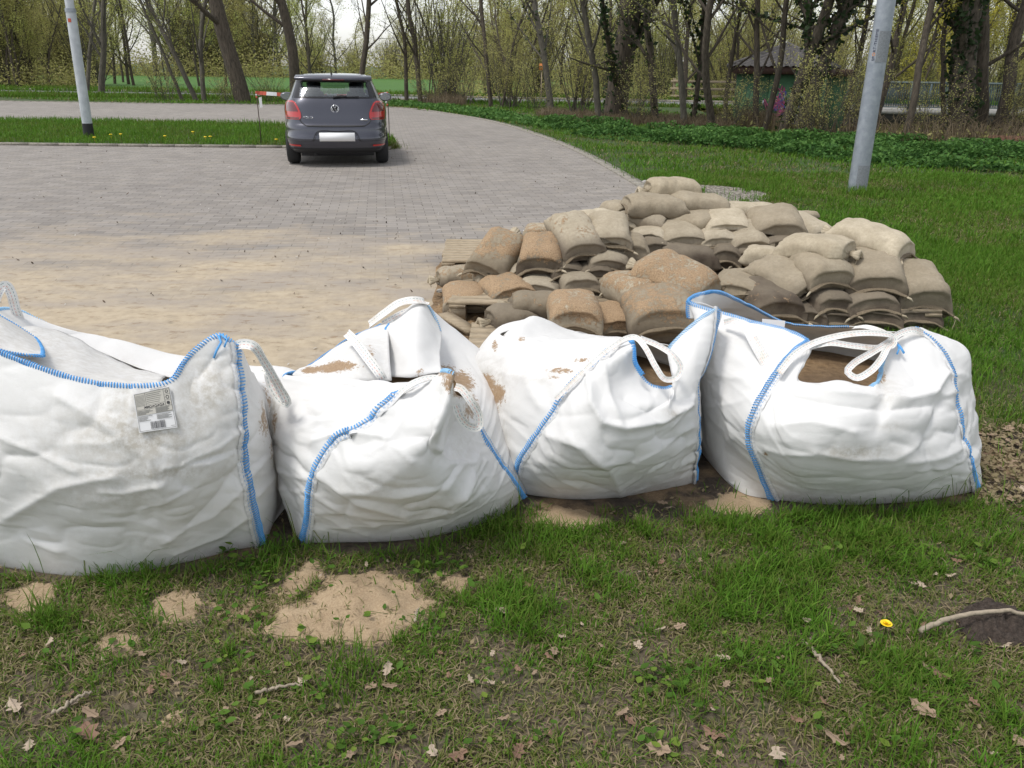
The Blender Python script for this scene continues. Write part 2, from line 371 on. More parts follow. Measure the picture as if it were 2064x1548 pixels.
dk = sstep(-.03, .05, sdist(x, y, dirtP)+nb_*.16)
dk = np.maximum(dk, sstep(-.03, .05, sdist(x, y, dp)+nb_*.16))
foot = -.012*sstep(.56, .66, fbm(P3, 11, 66))+.006*sstep(.5, .6, fbm(P3, 26, 67))
for (px, py, rx, ry) in ((690, 1195, .10, .05), (640, 1262, .07, .035), (755, 1250, .08, .05), (840, 1235, .07, .05), (790, 1195, .09, .05)):
    g_ = G(px, py); r_ = ((x-g_.x)/rx)**2+((y-g_.y)/ry)**2; foot += np.exp(-r_*1.5)*(-.010 if px != 690 else .014)
foot *= sm
zz = .006+.016*(fbm(P3, 5, 63)-.5)+nf_*.012*(1-.5*sm)+hm+foot+sm*.006*(fbm(P3, 60, 64)-.5)-.006*dk
m = Mt('turf_soil', rough=.97)
n1 = m.noise(60, 5, .75); n3 = m.noise(8, 4); n4 = m.noise(180, 3, .7)
soil = m.ramp(n1, [(.28, (.040, .030, .021)), (.5, (.105, .080, .055)), (.75, (.22, .175, .125))])
soil = m.mix(m.ramp(n3, [(.45, 0), (.65, .45)]), soil, m.ramp(n1, [(.3, (.02, .036, .01)), (.7, (.06, .09, .02))]))
mud = m.ramp(n1, [(.3, (.032, .024, .018)), (.6, (.085, .064, .048)), (.8, (.17, .13, .10))]); mud = m.mix(m.ramp(m.noise(3.2, 5, .6), [(.50, 0), (.60, .85)]), mud, m.ramp(n4, [(.3, (.19, .125, .07)), (.7, (.34, .24, .145))]))
c = m.mix(m.attr('mud'), soil, mud)
sf = m.ramp(m.math('ADD', m.attr('sandy'), m.math('MULTIPLY', m.math('SUBTRACT', n1, .5), 1.5)), [(.42, 0), (.62, 1)])
c = m.mix(sf, c, m.ramp(m.math('ADD', m.math('MULTIPLY', n4, .6), m.math('MULTIPLY', n3, .4)), [(.3, (.235, .165, .10)), (.5, (.365, .27, .17)), (.7, (.46, .355, .235))])); m.col(c); m.bump(n4, .5, .004); m.bump(n1, .5, .01)
zz = np.maximum(zz, .002)
me = MB(); me.grid(np.stack([x, y, zz], 1).reshape(X.shape+(3,)))
o = ob('turf_bed', mesh_np('turf_bed', np.vstack(me.V), [np.vstack(me.F4)], m.m, True, {'sandy': sm, 'mud': dk})); tag(o, kind='structure')
ZB = zz.reshape(X.shape)
# the big heap is an object of its own: the same relief, a grain higher, only where the sand is thick
big = (sdist(x, y, SANDS[0][0])+nb_*.085+nf_*.04-.004 > .0).reshape(X.shape); cell = big[:-1, :-1] & big[1:, :-1] & big[:-1, 1:] & big[1:, 1:]
i_, j_ = np.nonzero(cell); nx_ = X.shape[1]; F = np.stack([i_*nx_+j_, i_*nx_+j_+1, (i_+1)*nx_+j_+1, (i_+1)*nx_+j_], 1); use, inv = np.unique(F, return_inverse=True)
V = np.stack([x, y, zz+.003], 1)[use]; o = ob('sand_pile', mesh_np('sand_pile', V, [inv.reshape(-1, 4)], m.m, True, {'sandy': sm[use], 'mud': dk[use]})); tag(o, 'big trampled patch of pale sand in the grass in front of the bulk bags', kind='stuff')
# dark heap of crumbly soil
m = Mt('dark_soil', rough=1); n2 = m.noise(70, 5, .75); m.col(m.ramp(n2, [(.3, (.03, .021, .016)), (.7, (.12, .09, .072))])); m.bump(n2, 1, .02)
mound('soil_heap', [G(1925, 1252), G(1960, 1225), G(2030, 1232), G(2100, 1262), G(2110, 1300), G(2030, 1312), G(1960, 1300)], .045, .01, m.m, 44, .06, .03, label='dark crumbly heap of soil behind the thick twig at right')
# ================================================================ BULK BAGS
m = Mt('woven_polypropylene', rough=.62); m.b.inputs['Specular IOR Level'].default_value = .35
n1 = m.noise(5, 4); n2 = m.noise(38, 5, .75); n3 = m.noise(150, 3, .7)
base = m.ramp(n1, [(.35, (.80, .795, .785)), (.6, (.84, .835, .825))])
dirt = m.attr('dirt'); sandy = m.attr('sand')
fd = m.math('MULTIPLY', dirt, m.ramp(n2, [(.38, .15), (.62, 1)]))
c = m.mix(m.math('MINIMUM', fd, .9), base, (.40, .355, .27))
fs = m.ramp(m.math('ADD', sandy, m.math('MULTIPLY', m.math('SUBTRACT', m.noise(70, 5, .8), .5), 2.4)), [(.48, 0), (.60, .95)])
c = m.mix(fs, c, m.ramp(n3, [(.3, (.27, .16, .08)), (.7, (.46, .32, .19))])); m.col(c)
spk = m.ramp(n3, [(.70, 0), (.74, .5)])
wv = m.n.new('ShaderNodeTexWave'); wv.inputs['Scale'].default_value = 160; m.link(m.co, wv.inputs['Vector']); wv.bands_direction = 'X'
wv2 = m.n.new('ShaderNodeTexWave'); wv2.inputs['Scale'].default_value = 160; m.link(m.co, wv2.inputs['Vector']); wv2.bands_direction = 'Z'
m.bump(m.math('ADD', wv.outputs[1], wv2.outputs[1]), .10, .001); m.bump(m.noise(14, 4, .6, stretch=(1, 1, 1.6)), .14, .012); m.bump(n2, .12, .004)
M_PP = m.m
# thin cloth lets some light through
tr = m.n.new('ShaderNodeBsdfTranslucent'); tr.inputs[0].default_value = (.75, .74, .70, 1); mx = m.n.new('ShaderNodeMixShader'); mx.inputs[0].default_value = .18
out = m.n['Material Output']; m.link(m.b.outputs[0], mx.inputs[1]); m.link(tr.outputs[0], mx.inputs[2]); m.link(mx.outputs[0], out.inputs[0])
def plain(name, col, rough=.7, bs=0, bscale=40, **kw):
    m = Mt(name, col, rough, **kw)
    if bs:
        n = m.noise(bscale, 4, .65); m.bump(n, bs, .004)
        m.col(m.mix(m.ramp(n, [(.3, .0), (.7, 1)]), tuple(x*.75 for x in col[:3]), tuple(min(1, x*1.15) for x in col[:3])))
    return m.m
M_BLUE = plain('blue_thread', (.10, .36, .74), .6)
M_LBLUE = plain('pale_blue_thread', (.30, .55, .80), .6)
M_TAPE = plain('white_seam_tape', (.66, .66, .66), .6, .5, 90)
m = Mt('striped_webbing', rough=.6)
uvn = m.n.new('ShaderNodeUVMap'); uvn.uv_map = 'UVMap'; sx = m.n.new('ShaderNodeSeparateXYZ'); m.link(uvn.outputs[0], sx.inputs[0])
def band(x, c, w): 
    return m.math('LESS_THAN', m.math('ABSOLUTE', m.math('SUBTRACT', x, c)), w)
u, v = sx.outputs[0], sx.outputs[1]
dash = m.math('LESS_THAN', m.math('FRACT', m.math('MULTIPLY', v, 70)), .62)
c = m.mix(m.math('MULTIPLY', band(u, .26, .022), dash), (.74, .73, .70), (.07, .20, .22))
c = m.mix(m.math('MULTIPLY', band(u, .56, .022), dash), c, (.62, .13, .09))
c = m.mix(m.math('MULTIPLY', band(u, .82, .02), dash), c, (.16, .19, .36))
n2 = m.noise(16, 5, .7); c = m.mix(m.ramp(n2, [(.52, 0), (.74, .5)]), c, (.45, .34, .22))
m.col(c); m.bump(m.math('FRACT', m.math('MULTIPLY', v, 140)), .15, .001); m.bump(m.math('FRACT', m.math('MULTIPLY', u, 7)), .3, .002)
M_WEB = m.m
M_FILL = M_SANDD

def seg_dist(Q, poly):
    best = np.full(len(Q), 1e9); poly = np.asarray(poly, float)
    for a, b_ in zip(poly[:-1], poly[1:]):
        ab = b_-a; t = np.clip(((Q-a)@ab)/(ab@ab+1e-9), 0, 1); best = np.minimum(best, np.linalg.norm(Q-(a+t[:, None]*ab), axis=1))
    return best
def normals(Gd, closed):
    if closed: du = np.roll(Gd, -1, 1)-np.roll(Gd, 1, 1)
    else: du = np.gradient(Gd, axis=1)
    dv = np.gradient(Gd, axis=0); n = np.cross(du, dv); return n/(np.linalg.norm(n, axis=2)[..., None]+1e-12)
def coil(bm_, P, N, rad=.0065, thread=.0022, pitch=.009, off=.003):
    P = np.asarray(P); L = np.concatenate([[0], np.cumsum(np.linalg.norm(np.diff(P, axis=0), axis=1))])
    n = int(L[-1]/pitch*7)+2; s = np.linspace(0, L[-1], n)
    C = np.stack([np.interp(s, L, P[:, k]) for k in range(3)], 1); Nn = np.stack([np.interp(s, L, N[:, k]) for k in range(3)], 1)
    T = np.gradient(C, axis=0); T /= np.linalg.norm(T, axis=1)[:, None]+1e-9; Nn /= np.linalg.norm(Nn, axis=1)[:, None]+1e-9
    B = np.cross(T, Nn); a = s/pitch*2*math.pi
    jit = 1+.12*np.sin(s*70)
    bm_.tube(C+Nn*off+(np.cos(a)*rad*.55)[:, None]*Nn+(np.sin(a)*rad*jit)[:, None]*B, thread, 4, False)
def ribbon(P, width, face, name='loop', n=70, parent=None, thick=.003, sag=0):
    """a webbing strap through P; face: hint vectors the flat side looks along (one per point)"""
    C = curve(P, n); f = [face]*len(P) if not isinstance(face, list) else face
    t = np.linspace(0, 1, len(P)); tt = np.linspace(0, 1, n)
    Fh = np.stack([np.interp(tt, t, [v[k] for v in f]) for k in range(3)], 1)
    T = np.gradient(C, axis=0); T /= np.linalg.norm(T, axis=1)[:, None]
    S = np.cross(T, Fh); S /= np.linalg.norm(S, axis=1)[:, None]+1e-9; Nn = np.cross(S, T)
    L = np.concatenate([[0], np.cumsum(np.linalg.norm(np.diff(C, axis=0), axis=1))])
    us = np.array([-.5, -.25, 0, .25, .5]); cup = .12*(np.array([1, .25, 0, .25, 1]))*width
    rows = []; uv = []
    for side in (1, -1):
        Gd = C[:, None]+us[None, :, None]*width*S[:, None]+(cup[None, :, None]+side*thick/2)*Nn[:, None]
        rows.append(Gd); uv.append(np.stack([np.broadcast_to(us+.5, (n, 5)), np.broadcast_to(L[:, None], (n, 5))], -1).reshape(-1, 2))
    b = MB(); b.grid(rows[0], uv=uv[0]); b.grid(rows[1], uv=uv[1], flip=True)
    for k in (0, 4): b.grid(np.stack([rows[0][:, k], rows[1][:, k]], 1), uv=np.stack([np.full((n, 2), us[k]+.5), np.stack([L, L], 1)], -1).reshape(-1, 2))
    o = b.build(name, M_WEB, parent, True, uv=True); return o

SUB, ROWS = 18, 120
class Bag: pass
def bulk_bag(loc, label, cols, seams, rims, folds=(), stains=(), sands=(), fill=.62, fillh=.03, wr=.010, seed=0):
    root = empty('bulk_bag', loc, label, 'bulk bag', 'white woven bulk bags standing in a row')
    C = []
    for c in cols:
        P = [Vector(p[1:]) if p[0] == 'w' else (G(*p) if len(p) == 2 else W(*p)) for p in c]
        C.append(curve(P, ROWS))
    C = np.array(C)                      # (ncol, rows, 3)
    Gd = np.array([ring(C[:, r], SUB) for r in range(ROWS)])      # rows, cols*SUB
    N = normals(Gd, True); sh = Gd.shape; cen = Gd.reshape(-1, 3).mean(0)
    if ((Gd-cen)*N).sum() < 0: N = -N
    P = Gd.reshape(-1, 3); Nf = N.reshape(-1, 3); px = proj(P)
    vis = sstep(-.1, .25, -((P-np.array((0, 0, CAM_H)))*Nf).sum(1)/np.linalg.norm(P-np.array((0, 0, CAM_H)), axis=1))
    zz = P[:, 2]; hk = sstep(.02, .12, zz)
    D = wr*1.3*(fbm(P*np.array((3.2, 3.2, 5)), 1, seed)-.5)*hk
    # soft creases: narrow ridges running across the belly
    Q = P.copy(); Q[:, 2] += .35*np.sin(P[:, 0]*2.1+seed)*.3+.25*(P[:, 0]-cen[0])*(1 if seed % 2 else -1)
    rd = 1-np.abs(2*vnoise(Q*np.array((2.2, 2.2, 15)), 1, seed+5)-1); rd2 = 1-np.abs(2*vnoise(Q*np.array((5, 5, 34)), 1, seed+7)-1)
    msk = sstep(.45, .65, vnoise(P*3.1, 1, seed+11))
    D += wr*(.38*rd**5*msk+.08*rd2**4*(1-msk*.5))*sstep(.03, .10, zz)*(1-sstep(.40, .6, zz)*.75)
    for poly, amp, w in folds:
        d = seg_dist(px, poly)/w
        # a fold: sharp on one side, soft on the other
        D += amp*(.35*np.exp(-d**1.5)+1.0*np.exp(-1.9*d))*vis
    # crumpled cloth: sharp-edged facets, and pulls running out from the seams
    Wp = P+.06*np.stack([fbm(P, 4, seed+31)-.5, fbm(P, 4, seed+32)-.5, fbm(P, 4, seed+33)-.5], 1)
    cr = np.abs(2*vnoise(Wp*np.array((6, 6, 9)), 1, seed+41)-1); cr2 = np.abs(2*vnoise(Wp*np.array((13, 13, 20)), 1, seed+43)-1)
    where = .35+.65*sstep(.4, .62, vnoise(P*2.3, 1, seed+47))
    D += wr*(-.55*(1-cr)**3-.6*(1-cr)**9+.5*(1-np.abs(2*vnoise(Wp*np.array((4.2, 4.2, 7)), 1, seed+45)-1))**8-.35*(1-cr2)**5)*where*hk
    for a, r0, r1, side in seams:
        uu = (np.tile(np.arange(sh[1]), sh[0])-a*SUB+sh[1]//2) % sh[1]-sh[1]//2; dist = np.abs(uu)/(SUB*1.2); L_ = np.repeat(np.arange(sh[0])/ROWS, sh[1])
        pul = np.stack([L_*26+uu*.10, np.sign(uu)*3.+seed, dist*.8], 1); D += .0065*(1-np.abs(2*vnoise(pul, 1, a+3)-1))**2*np.exp(-dist*1.3)*(dist > .06)*hk
    P = P+Nf*D[:, None]; P[:, 2] = np.maximum(P[:, 2], .004)
    Gd = P.reshape(sh); N = normals(Gd, True)
    if ((Gd-cen)*N).sum() < 0: N = -N
    dirt = .25*sstep(.12, .0, zz)+.06*fbm(P, 4, seed+2)**2
    for (x, y, rx, ry, a) in stains: dirt = dirt+a*np.exp(-(((px[:, 0]-x)/rx)**2+((px[:, 1]-y)/ry)**2))*vis
    sandv = np.zeros(len(P))
    for (x, y, rx, ry, a) in sands: sandv = np.maximum(sandv, a*np.exp(-(((px[:, 0]-x)/rx)**2+((px[:, 1]-y)/ry)**2)**1.5)*vis)
    b = MB(); b.grid(Gd, True)
    me = mesh_np('fabric', np.vstack(b.V), [np.vstack(b.F4)], M_PP, True, {'dirt': dirt, 'sand': sandv})
    fo = local(root, ob('fabric', me)); so_ = fo.modifiers.new('thickness', 'SOLIDIFY'); so_.thickness = .003; so_.offset = 0
    for a, r0, r1, side in seams:        # corner seams: white tape with a blue overlocked edge
        j = a*SUB % sh[1]; i0, i1 = int(r0*(ROWS-1)), int(r1*(ROWS-1)); Pp = Gd[i0:i1+1, j]; Nn = N[i0:i1+1, j]
        T = np.gradient(Pp, axis=0); T /= np.linalg.norm(T, axis=1)[:, None]; B = np.cross(T, Nn)*side
        bt_ = MB(); us = np.array([0, .35, .7, 1])
        rows = Pp[:, None]+(us*.022)[None, :, None]*B[:, None]+(.004+.005*np.sin(us*3.1))[None, :, None]*Nn[:, None]
        bt_.grid(rows); bt_.grid(rows-.004*Nn[:, None], flip=True); bt_.tube(Pp-B*.009+Nn*.002, .0048, 6); bt_.build('seam_tape', M_TAPE, root, True)
        bl = MB(); coil(bl, Pp-B*.009, Nn, .0115, .0021, .0096); bl.build('blue_seam', M_BLUE, root, True)
        ln = MB()
        for off in (.006, .012):
            q = Pp+B*off+Nn*.0105; 
            for k in range(0, len(q)-1, 2): ln.tube(q[k:k+2], .0008, 3, False)
        ln.build('stitch_line', M_BLUE, root)
    for a0, a1 in rims:                  # overlocked mouth edge
        js = [j % sh[1] for j in range(a0*SUB, a1*SUB+1)]; Pp = Gd[-1, js]; T = np.gradient(Pp, axis=0)
        dn = Gd[-4, js]-Pp; Nn = np.cross(T, dn); Nn /= np.linalg.norm(Nn, axis=1)[:, None]+1e-9
        bl = MB(); dd = dn/(np.linalg.norm(dn, axis=1)[:, None]+1e-9)
        coil(bl, Pp+dd*.006, Nn, .0075, .0021, .0085, 0); bl.build('blue_rim_stitching', M_LBLUE if (a0 % 2) else M_BLUE, root, True)
        b2 = MB(); b2.tube(Pp[::2]+dd[::2]*.013, .0018, 4, False); b2.build('rim_thread', M_BLUE, root, True)
    if fill:
        i0 = int(fill*(ROWS-1)); Rr = Gd[i0]*1.0; c0 = Rr.mean(0); L = []
        for k in range(15):
            t = k/14; Qq = c0+(Rr-c0)*(.995-t*.985); z = Rr[:, 2]*(1-t)+c0[2]*t+fillh*t*(1.6-t)+.03*(fbm(Qq*7, 1, seed)-.5)*min(1, t*4)
            Qq = Qq.copy(); Qq[:, 2] = z; L.append(Qq)
        fb = MB(); fb.grid(np.array(L), True); s_ = fb.build('sand_fill', M_FILL, smooth=True)
        tag(s_, 'brown sand filling the '+label.split(' bag')[0]+' bag', kind='stuff')
    B_ = Bag(); B_.root = root; B_.G = Gd; B_.N = N; return B_
def flap(root, rows, n=40, m_=24, name='flap', stains=0, edge=None, wob=.006, seed=3, sands=()):
    P = [[W(*p) for p in r] for r in rows]; A = np.array([curve(r, n) for r in P]) if len(rows[0]) > 1 else None
    Gd = np.array([curve(A[:, j], m_) for j in range(n)]).transpose(1, 0, 2)
    N = normals(Gd, False); Gd = Gd+N*(wob*2*(fbm(Gd.reshape(-1, 3), 8, seed).reshape(Gd.shape[:2])-.5))[..., None]
    b = MB(); b.grid(Gd); V = np.vstack(b.V)
    me = mesh_np(name, V, [np.vstack(b.F4)], M_PP, True, {'dirt': np.full(len(V), stains+.05), 'sand': sum([a*np.exp(-(((proj(V)[:, 0]-x)/rx)**2+((proj(V)[:, 1]-y)/ry)**2)**1.5) for x, y, rx, ry, a in sands], np.zeros(len(V)))})
    o = local(root, ob(name, me)); s_ = o.modifiers.new('t', 'SOLIDIFY'); s_.thickness = .003; s_.offset = 0
    for e in (edge or ()):
        Pp = {'top': Gd[-1], 'bottom': Gd[0], 'left': Gd[:, 0], 'right': Gd[:, -1]}[e]; Nn = {'top': N[-1], 'bottom': N[0], 'left': N[:, 0], 'right': N[:, -1]}[e]
        bl = MB(); coil(bl, Pp, Nn, .007, .0021, .0085, 0); bl.build('blue_rim_stitching', M_BLUE, o, True, world=False).matrix_parent_inverse = Matrix.Identity(4)
    return o

# --- bag 1, leftmost
w = 'w'
B1 = bulk_bag((-1.35, 2.6, 0), 'leftmost and largest white bulk bag, with a printed paper tag', [
 [(w, -1.78, 2.75, 0), (w, -1.86, 2.7, .15), (w, -1.86, 2.7, .35), (w, -1.8, 2.65, .5), (-95, 660, 2.6)],
 [(w, -1.74, 2.35, 0), (w, -1.80, 2.30, .15), (w, -1.78, 2.28, .35), (w, -1.72, 2.27, .5), (-85, 672, 2.36)],
 [(-40, 1128), (-60, 1040, 2.14), (-60, 930, 2.12), (-50, 820, 2.16), (-45, 685, 2.24)],
 [(60, 1152), (50, 1060, 2.10), (45, 950, 2.06), (45, 840, 2.10), (45, 724, 2.18)],
 [(170, 1163), (165, 1080, 2.07), (160, 970, 2.02), (160, 860, 2.06), (165, 762, 2.14)],
 [(290, 1152), (285, 1070, 2.08), (285, 970, 2.03), (280, 860, 2.07), (283, 774, 2.14)],
 [(360, 1138), (355, 1060, 2.10), (350, 960, 2.05), (345, 860, 2.09), (345, 762, 2.16)],
 [(420, 1124), (412, 1040, 2.13), (405, 940, 2.09), (395, 830, 2.14), (388, 706, 2.24)],
 [(470, 1110), (462, 1010, 2.16), (455, 910, 2.14), (452, 800, 2.19), (443, 672, 2.30)],
 [(525, 1100), (510, 1040, 2.21), (502, 997, 2.19), (494, 916, 2.19), (488, 859, 2.20), (483, 780, 2.24), (474, 692, 2.31)],
 [(540, 1080), (548, 1010, 2.36), (545, 930, 2.38), (534, 860, 2.38), (520, 795, 2.38), (505, 745, 2.42)],
 [(550, 1058), (568, 1000, 2.56), (563, 930, 2.6), (548, 860, 2.62), (532, 800, 2.62), (508, 752, 2.62)],
 [(w, -.80, 2.95, 0), (w, -.78, 2.98, .12), (w, -.80, 2.98, .3), (w, -.86, 2.95, .38), (470, 768, 2.86)],
 [(w, -1.05, 3.05, 0), (w, -1.02, 3.12, .15), (w, -1.05, 3.08, .35), (350, 762, 2.92)],
 [(w, -1.3, 3.1, 0), (w, -1.3, 3.16, .15), (w, -1.32, 3.12, .36), (210, 713, 3.0)],
 [(w, -1.55, 3.1, 0), (w, -1.56, 3.15, .15), (w, -1.58, 3.12, .4), (95, 655, 3.05)],
 [(w, -1.72, 3.0, 0), (w, -1.78, 3.0, .2), (w, -1.78, 3.0, .45), (25, 622, 3.0)],
 ], [(9, 0, 1, -1), (1, 0, 1, -1)], [(2, 9), (15, 17)],
 folds=[([(20, 1040), (120, 980), (230, 960)], .012, 22), ([(380, 1060), (440, 1000), (490, 930)], -.010, 20), ([(120, 800), (220, 860), (300, 930), (330, 1000)], .010, 26), ([(330, 945), (420, 935), (470, 915)], .006, 9), ([(370, 935), (440, 905), (485, 870)], .005, 7), ([(205, 990), (250, 992), (330, 975)], .006, 7), ([(280, 1030), (320, 1015), (400, 980)], .004, 8),
        ([(0, 880), (60, 905), (150, 950)], .007, 14), ([(0, 1050), (60, 1090), (120, 1110)], .006, 12), ([(330, 1090), (430, 1040), (490, 985)], .006, 12), ([(350, 1115), (450, 1075), (500, 1040)], .006, 10),
        ([(505, 960), (530, 930), (556, 905)], .005, 8), ([(515, 1000), (540, 975), (562, 950)], .005, 7), ([(400, 760), (430, 720), (450, 690)], -.006, 12), ([(515, 820), (530, 850), (548, 900)], .004, 9)],
 stains=[(300, 880, 120, 60, .75), (420, 780, 60, 60, .7), (230, 1000, 110, 30, .35), (250, 780, 35, 60, .35), (120, 900, 120, 120, .2), (330, 955, 130, 14, .5), (270, 1095, 120, 30, .2)],
 sands=[(533, 830, 16, 60, .72), (548, 900, 8, 40, .7)], fill=.30, seed=1)
ribbon([W(474, 700, 2.31), W(486, 694, 2.31), W(512, 698, 2.30), W(535, 730, 2.32), (W(556, 765, 2.34)), W(574, 800, 2.36), W(578, 812, 2.37), W(566, 806, 2.39), W(548, 778, 2.41), W(540, 750, 2.42), W(530, 742, 2.44)],
       .030, [(-.3, -.9, .5)]*6+[(.2, -.9, .3)]*5, 'lifting_loop', parent=B1.root)
ribbon([W(-25, 660, 2.9), W(-12, 610, 2.92), W(2, 580, 2.93), W(12, 575, 2.94), W(22, 590, 2.95), W(32, 625, 2.97), W(45, 660, 2.99)], .035, (.5, -.8, .2), 'lifting_loop', parent=B1.root)
flap(B1.root, [[(-40, 690, 2.45), (10, 708, 2.45), (60, 716, 2.46), (86, 718, 2.5)], [(-40, 655, 2.6), (0, 662, 2.62), (40, 680, 2.65), (84, 702, 2.66)], [(-45, 610, 2.82), (-5, 634, 2.82), (35, 656, 2.84), (72, 680, 2.84)]], edge=('top', 'bottom', 'right'), stains=.3)
ths = MB(); ths.tube([W(440, 676, 2.29), W(446, 690, 2.27), W(437, 706, 2.26), W(431, 722, 2.25)], .0035, 5); ths.tube([W(446, 674, 2.29), W(458, 684, 2.27), W(452, 700, 2.26)], .003, 5); ths.build('loose_thread', M_BLUE, B1.root, True)

flap(B1.root, [[(-30, 735, 2.3), (120, 772, 2.28), (240, 792, 2.26), (345, 775, 2.34)], [(-30, 705, 2.6), (110, 738, 2.58), (220, 765, 2.56), (325, 768, 2.6)], [(-30, 645, 2.98), (92, 657, 3.03), (208, 714, 2.99), (335, 757, 2.93)]], name='inner_fold', wob=.022, seed=19, stains=.3, sands=((60, 700, 22, 30, .6),))
# --- bag 2
B2 = bulk_bag((-.42, 2.7, 0), 'second white bulk bag from the left, slumped, with a tall cloth lobe behind', [
 [(590, 1064), (566, 990, 2.42), (550, 900, 2.50), (546, 830, 2.55), (556, 785, 2.58), (578, 757, 2.60)],
 [(598, 1080), (588, 1020, 2.33), (585, 940, 2.32), (605, 870, 2.33), (650, 810, 2.38), (715, 762, 2.47)],
 [(614, 1093), (625, 1040, 2.26), (628, 1010, 2.23), (643, 945, 2.20), (678, 888, 2.21), (724, 862, 2.20), (768, 824, 2.22), (820, 786, 2.29), (872, 768, 2.35)],
 [(700, 1094), (705, 1020, 2.17), (722, 950, 2.12), (765, 895, 2.14), (805, 850, 2.18), (850, 800, 2.23), (893, 746, 2.29)],
 [(800, 1091), (808, 1010, 2.15), (835, 950, 2.11), (868, 895, 2.10), (892, 830, 2.13), (914, 750, 2.22)],
 [(870, 1082), (872, 1010, 2.17), (885, 960, 2.15), (888, 912, 2.19), (895, 860, 2.27), (916, 790, 2.33)],
 [(930, 1068), (925, 1000, 2.23), (922, 955, 2.23), (918, 915, 2.28), (922, 870, 2.35), (932, 800, 2.42)],
 [(1000, 1045), (985, 985, 2.36), (965, 930, 2.38), (950, 880, 2.42), (942, 800, 2.52)],
 [(1057, 1000), (1038, 970, 2.57), (1010, 935, 2.54), (988, 900, 2.52), (965, 855, 2.52), (948, 800, 2.6)],
 [(w, .06, 2.85, 0), (w, .02, 2.88, .15), (w, -.05, 2.85, .32), (922, 772, 2.72)],
 [(w, .0, 3.08, 0), (w, .02, 3.1, .15), (w, -.06, 3.05, .35), (885, 738, 2.86)],
 [(w, -.08, 3.2, 0), (w, -.08, 3.25, .2), (w, -.15, 3.16, .42), (884, 668, 3.05)],
 [(w, -.22, 3.25, 0), (w, -.2, 3.3, .2), (w, -.26, 3.22, .45), (857, 610, 3.1)],
 [(w, -.45, 3.28, 0), (w, -.45, 3.32, .2), (w, -.45, 3.25, .42), (800, 632, 3.12)],
 [(w, -.72, 3.2, 0), (w, -.76, 3.25, .18), (w, -.68, 3.15, .38), (768, 651, 3.05)],
 [(w, -.78, 2.95, 0), (w, -.79, 2.95, .18), (w, -.76, 2.92, .34), (700, 682, 2.92)],
 [(w, -.76, 2.72, 0), (w, -.76, 2.72, .2), (w, -.75, 2.7, .33), (618, 738, 2.74)],
 ], [(2, 0, 1, 1), (8, 0, .93, 1)], [(14, 17), (3, 4), (11, 12)],
 folds=[([(650, 960), (720, 1010), (820, 1040)], .012, 18), ([(880, 790), (860, 850), (870, 900)], -.012, 14), ([(960, 930), (940, 990), (900, 1040)], .010, 14), ([(640, 890), (700, 870), (775, 880), (800, 905), (830, 930)], .010, 13), ([(700, 985), (800, 1000), (900, 985), (930, 940)], .008, 16), ([(720, 960), (800, 985), (870, 985)], -.006, 12),
        ([(905, 760), (900, 830), (886, 905)], .010, 9), ([(880, 905), (905, 935), (950, 935), (960, 915)], .010, 10), ([(770, 900), (810, 850), (850, 810)], .007, 12), ([(780, 890), (840, 880), (880, 915)], -.007, 13),
        ([(905, 905), (912, 880), (925, 850)], -.012, 10), ([(640, 1000), (700, 1040), (760, 1060)], .006, 9), ([(640, 1030), (690, 1060), (740, 1078)], .005, 7), ([(930, 1000), (960, 960), (975, 930)], .006, 8),
        ([(900, 1020), (950, 990), (975, 960)], .005, 8), ([(560, 950), (590, 960), (620, 962)], .004, 7), ([(565, 985), (590, 990), (622, 990)], .004, 6), ([(600, 870), (640, 850), (690, 845)], .005, 10),
        ([(580, 765), (640, 775), (720, 782), (800, 800)], .005, 12), ([(650, 790), (700, 820), (740, 840)], -.005, 12)],
 stains=[(552, 840, 10, 70, .8), (900, 1030, 120, 25, .3), (760, 980, 80, 20, .3), (880, 780, 50, 30, .2), (690, 790, 40, 20, .2), (1040, 1020, 20, 25, .5), (930, 900, 30, 40, .25)],
 sands=[(925, 775, 34, 30, .95), (700, 705, 50, 22, .85), (640, 735, 40, 12, .8), (900, 750, 24, 16, .8), (950, 820, 18, 30, .7), (555, 850, 6, 30, .65)], fill=.40, fillh=.0, seed=2)
ribbon([W(700, 672, 2.72), W(718, 690, 2.60), W(742, 722, 2.54), W(768, 757, 2.50), W(772, 764, 2.5)], .032, (-.3, -.7, .6), 'lifting_loop', parent=B2.root, n=30)
ribbon([W(745, 655, 3.0), W(775, 632, 2.98), W(805, 612, 2.97), W(835, 606, 2.97), W(856, 610, 3.0), W(852, 622, 3.02), W(820, 630, 3.0), W(790, 645, 2.98), W(772, 655, 2.98)], .034, (0, -.6, .8), 'lifting_loop', parent=B2.root)
ribbon([W(918, 780, 2.40), W(930, 785, 2.38), W(948, 808, 2.36), W(965, 838, 2.36), (W(964, 860, 2.35)), W(946, 860, 2.33), W(928, 842, 2.32), W(918, 815, 2.33)], .026, (.2, -.9, .4), 'lifting_loop', parent=B2.root)
ribbon([W(800, 800, 2.25), W(822, 780, 2.25), W(845, 768, 2.27), W(870, 762, 2.3), W(895, 764, 2.32)], .022, (0, -.5, .9), 'lifting_loop', parent=B2.root, n=30)
ths = MB(); Ps = [W(772, 655, 2.99), W(770, 680, 2.93), W(764, 705, 2.88), W(758, 728, 2.8)]; Pc = curve(Ps, 40)
coil(ths, Pc, np.tile((0, -1., .2), (40, 1)), .012, .0028, .007); Pc2 = Pc+np.array((.04, 0, .01)); coil(ths, Pc2, np.tile((0, -1., .2), (40, 1)), .009, .0024, .009); ths.build('blue_seam', M_BLUE, B2.root, True)

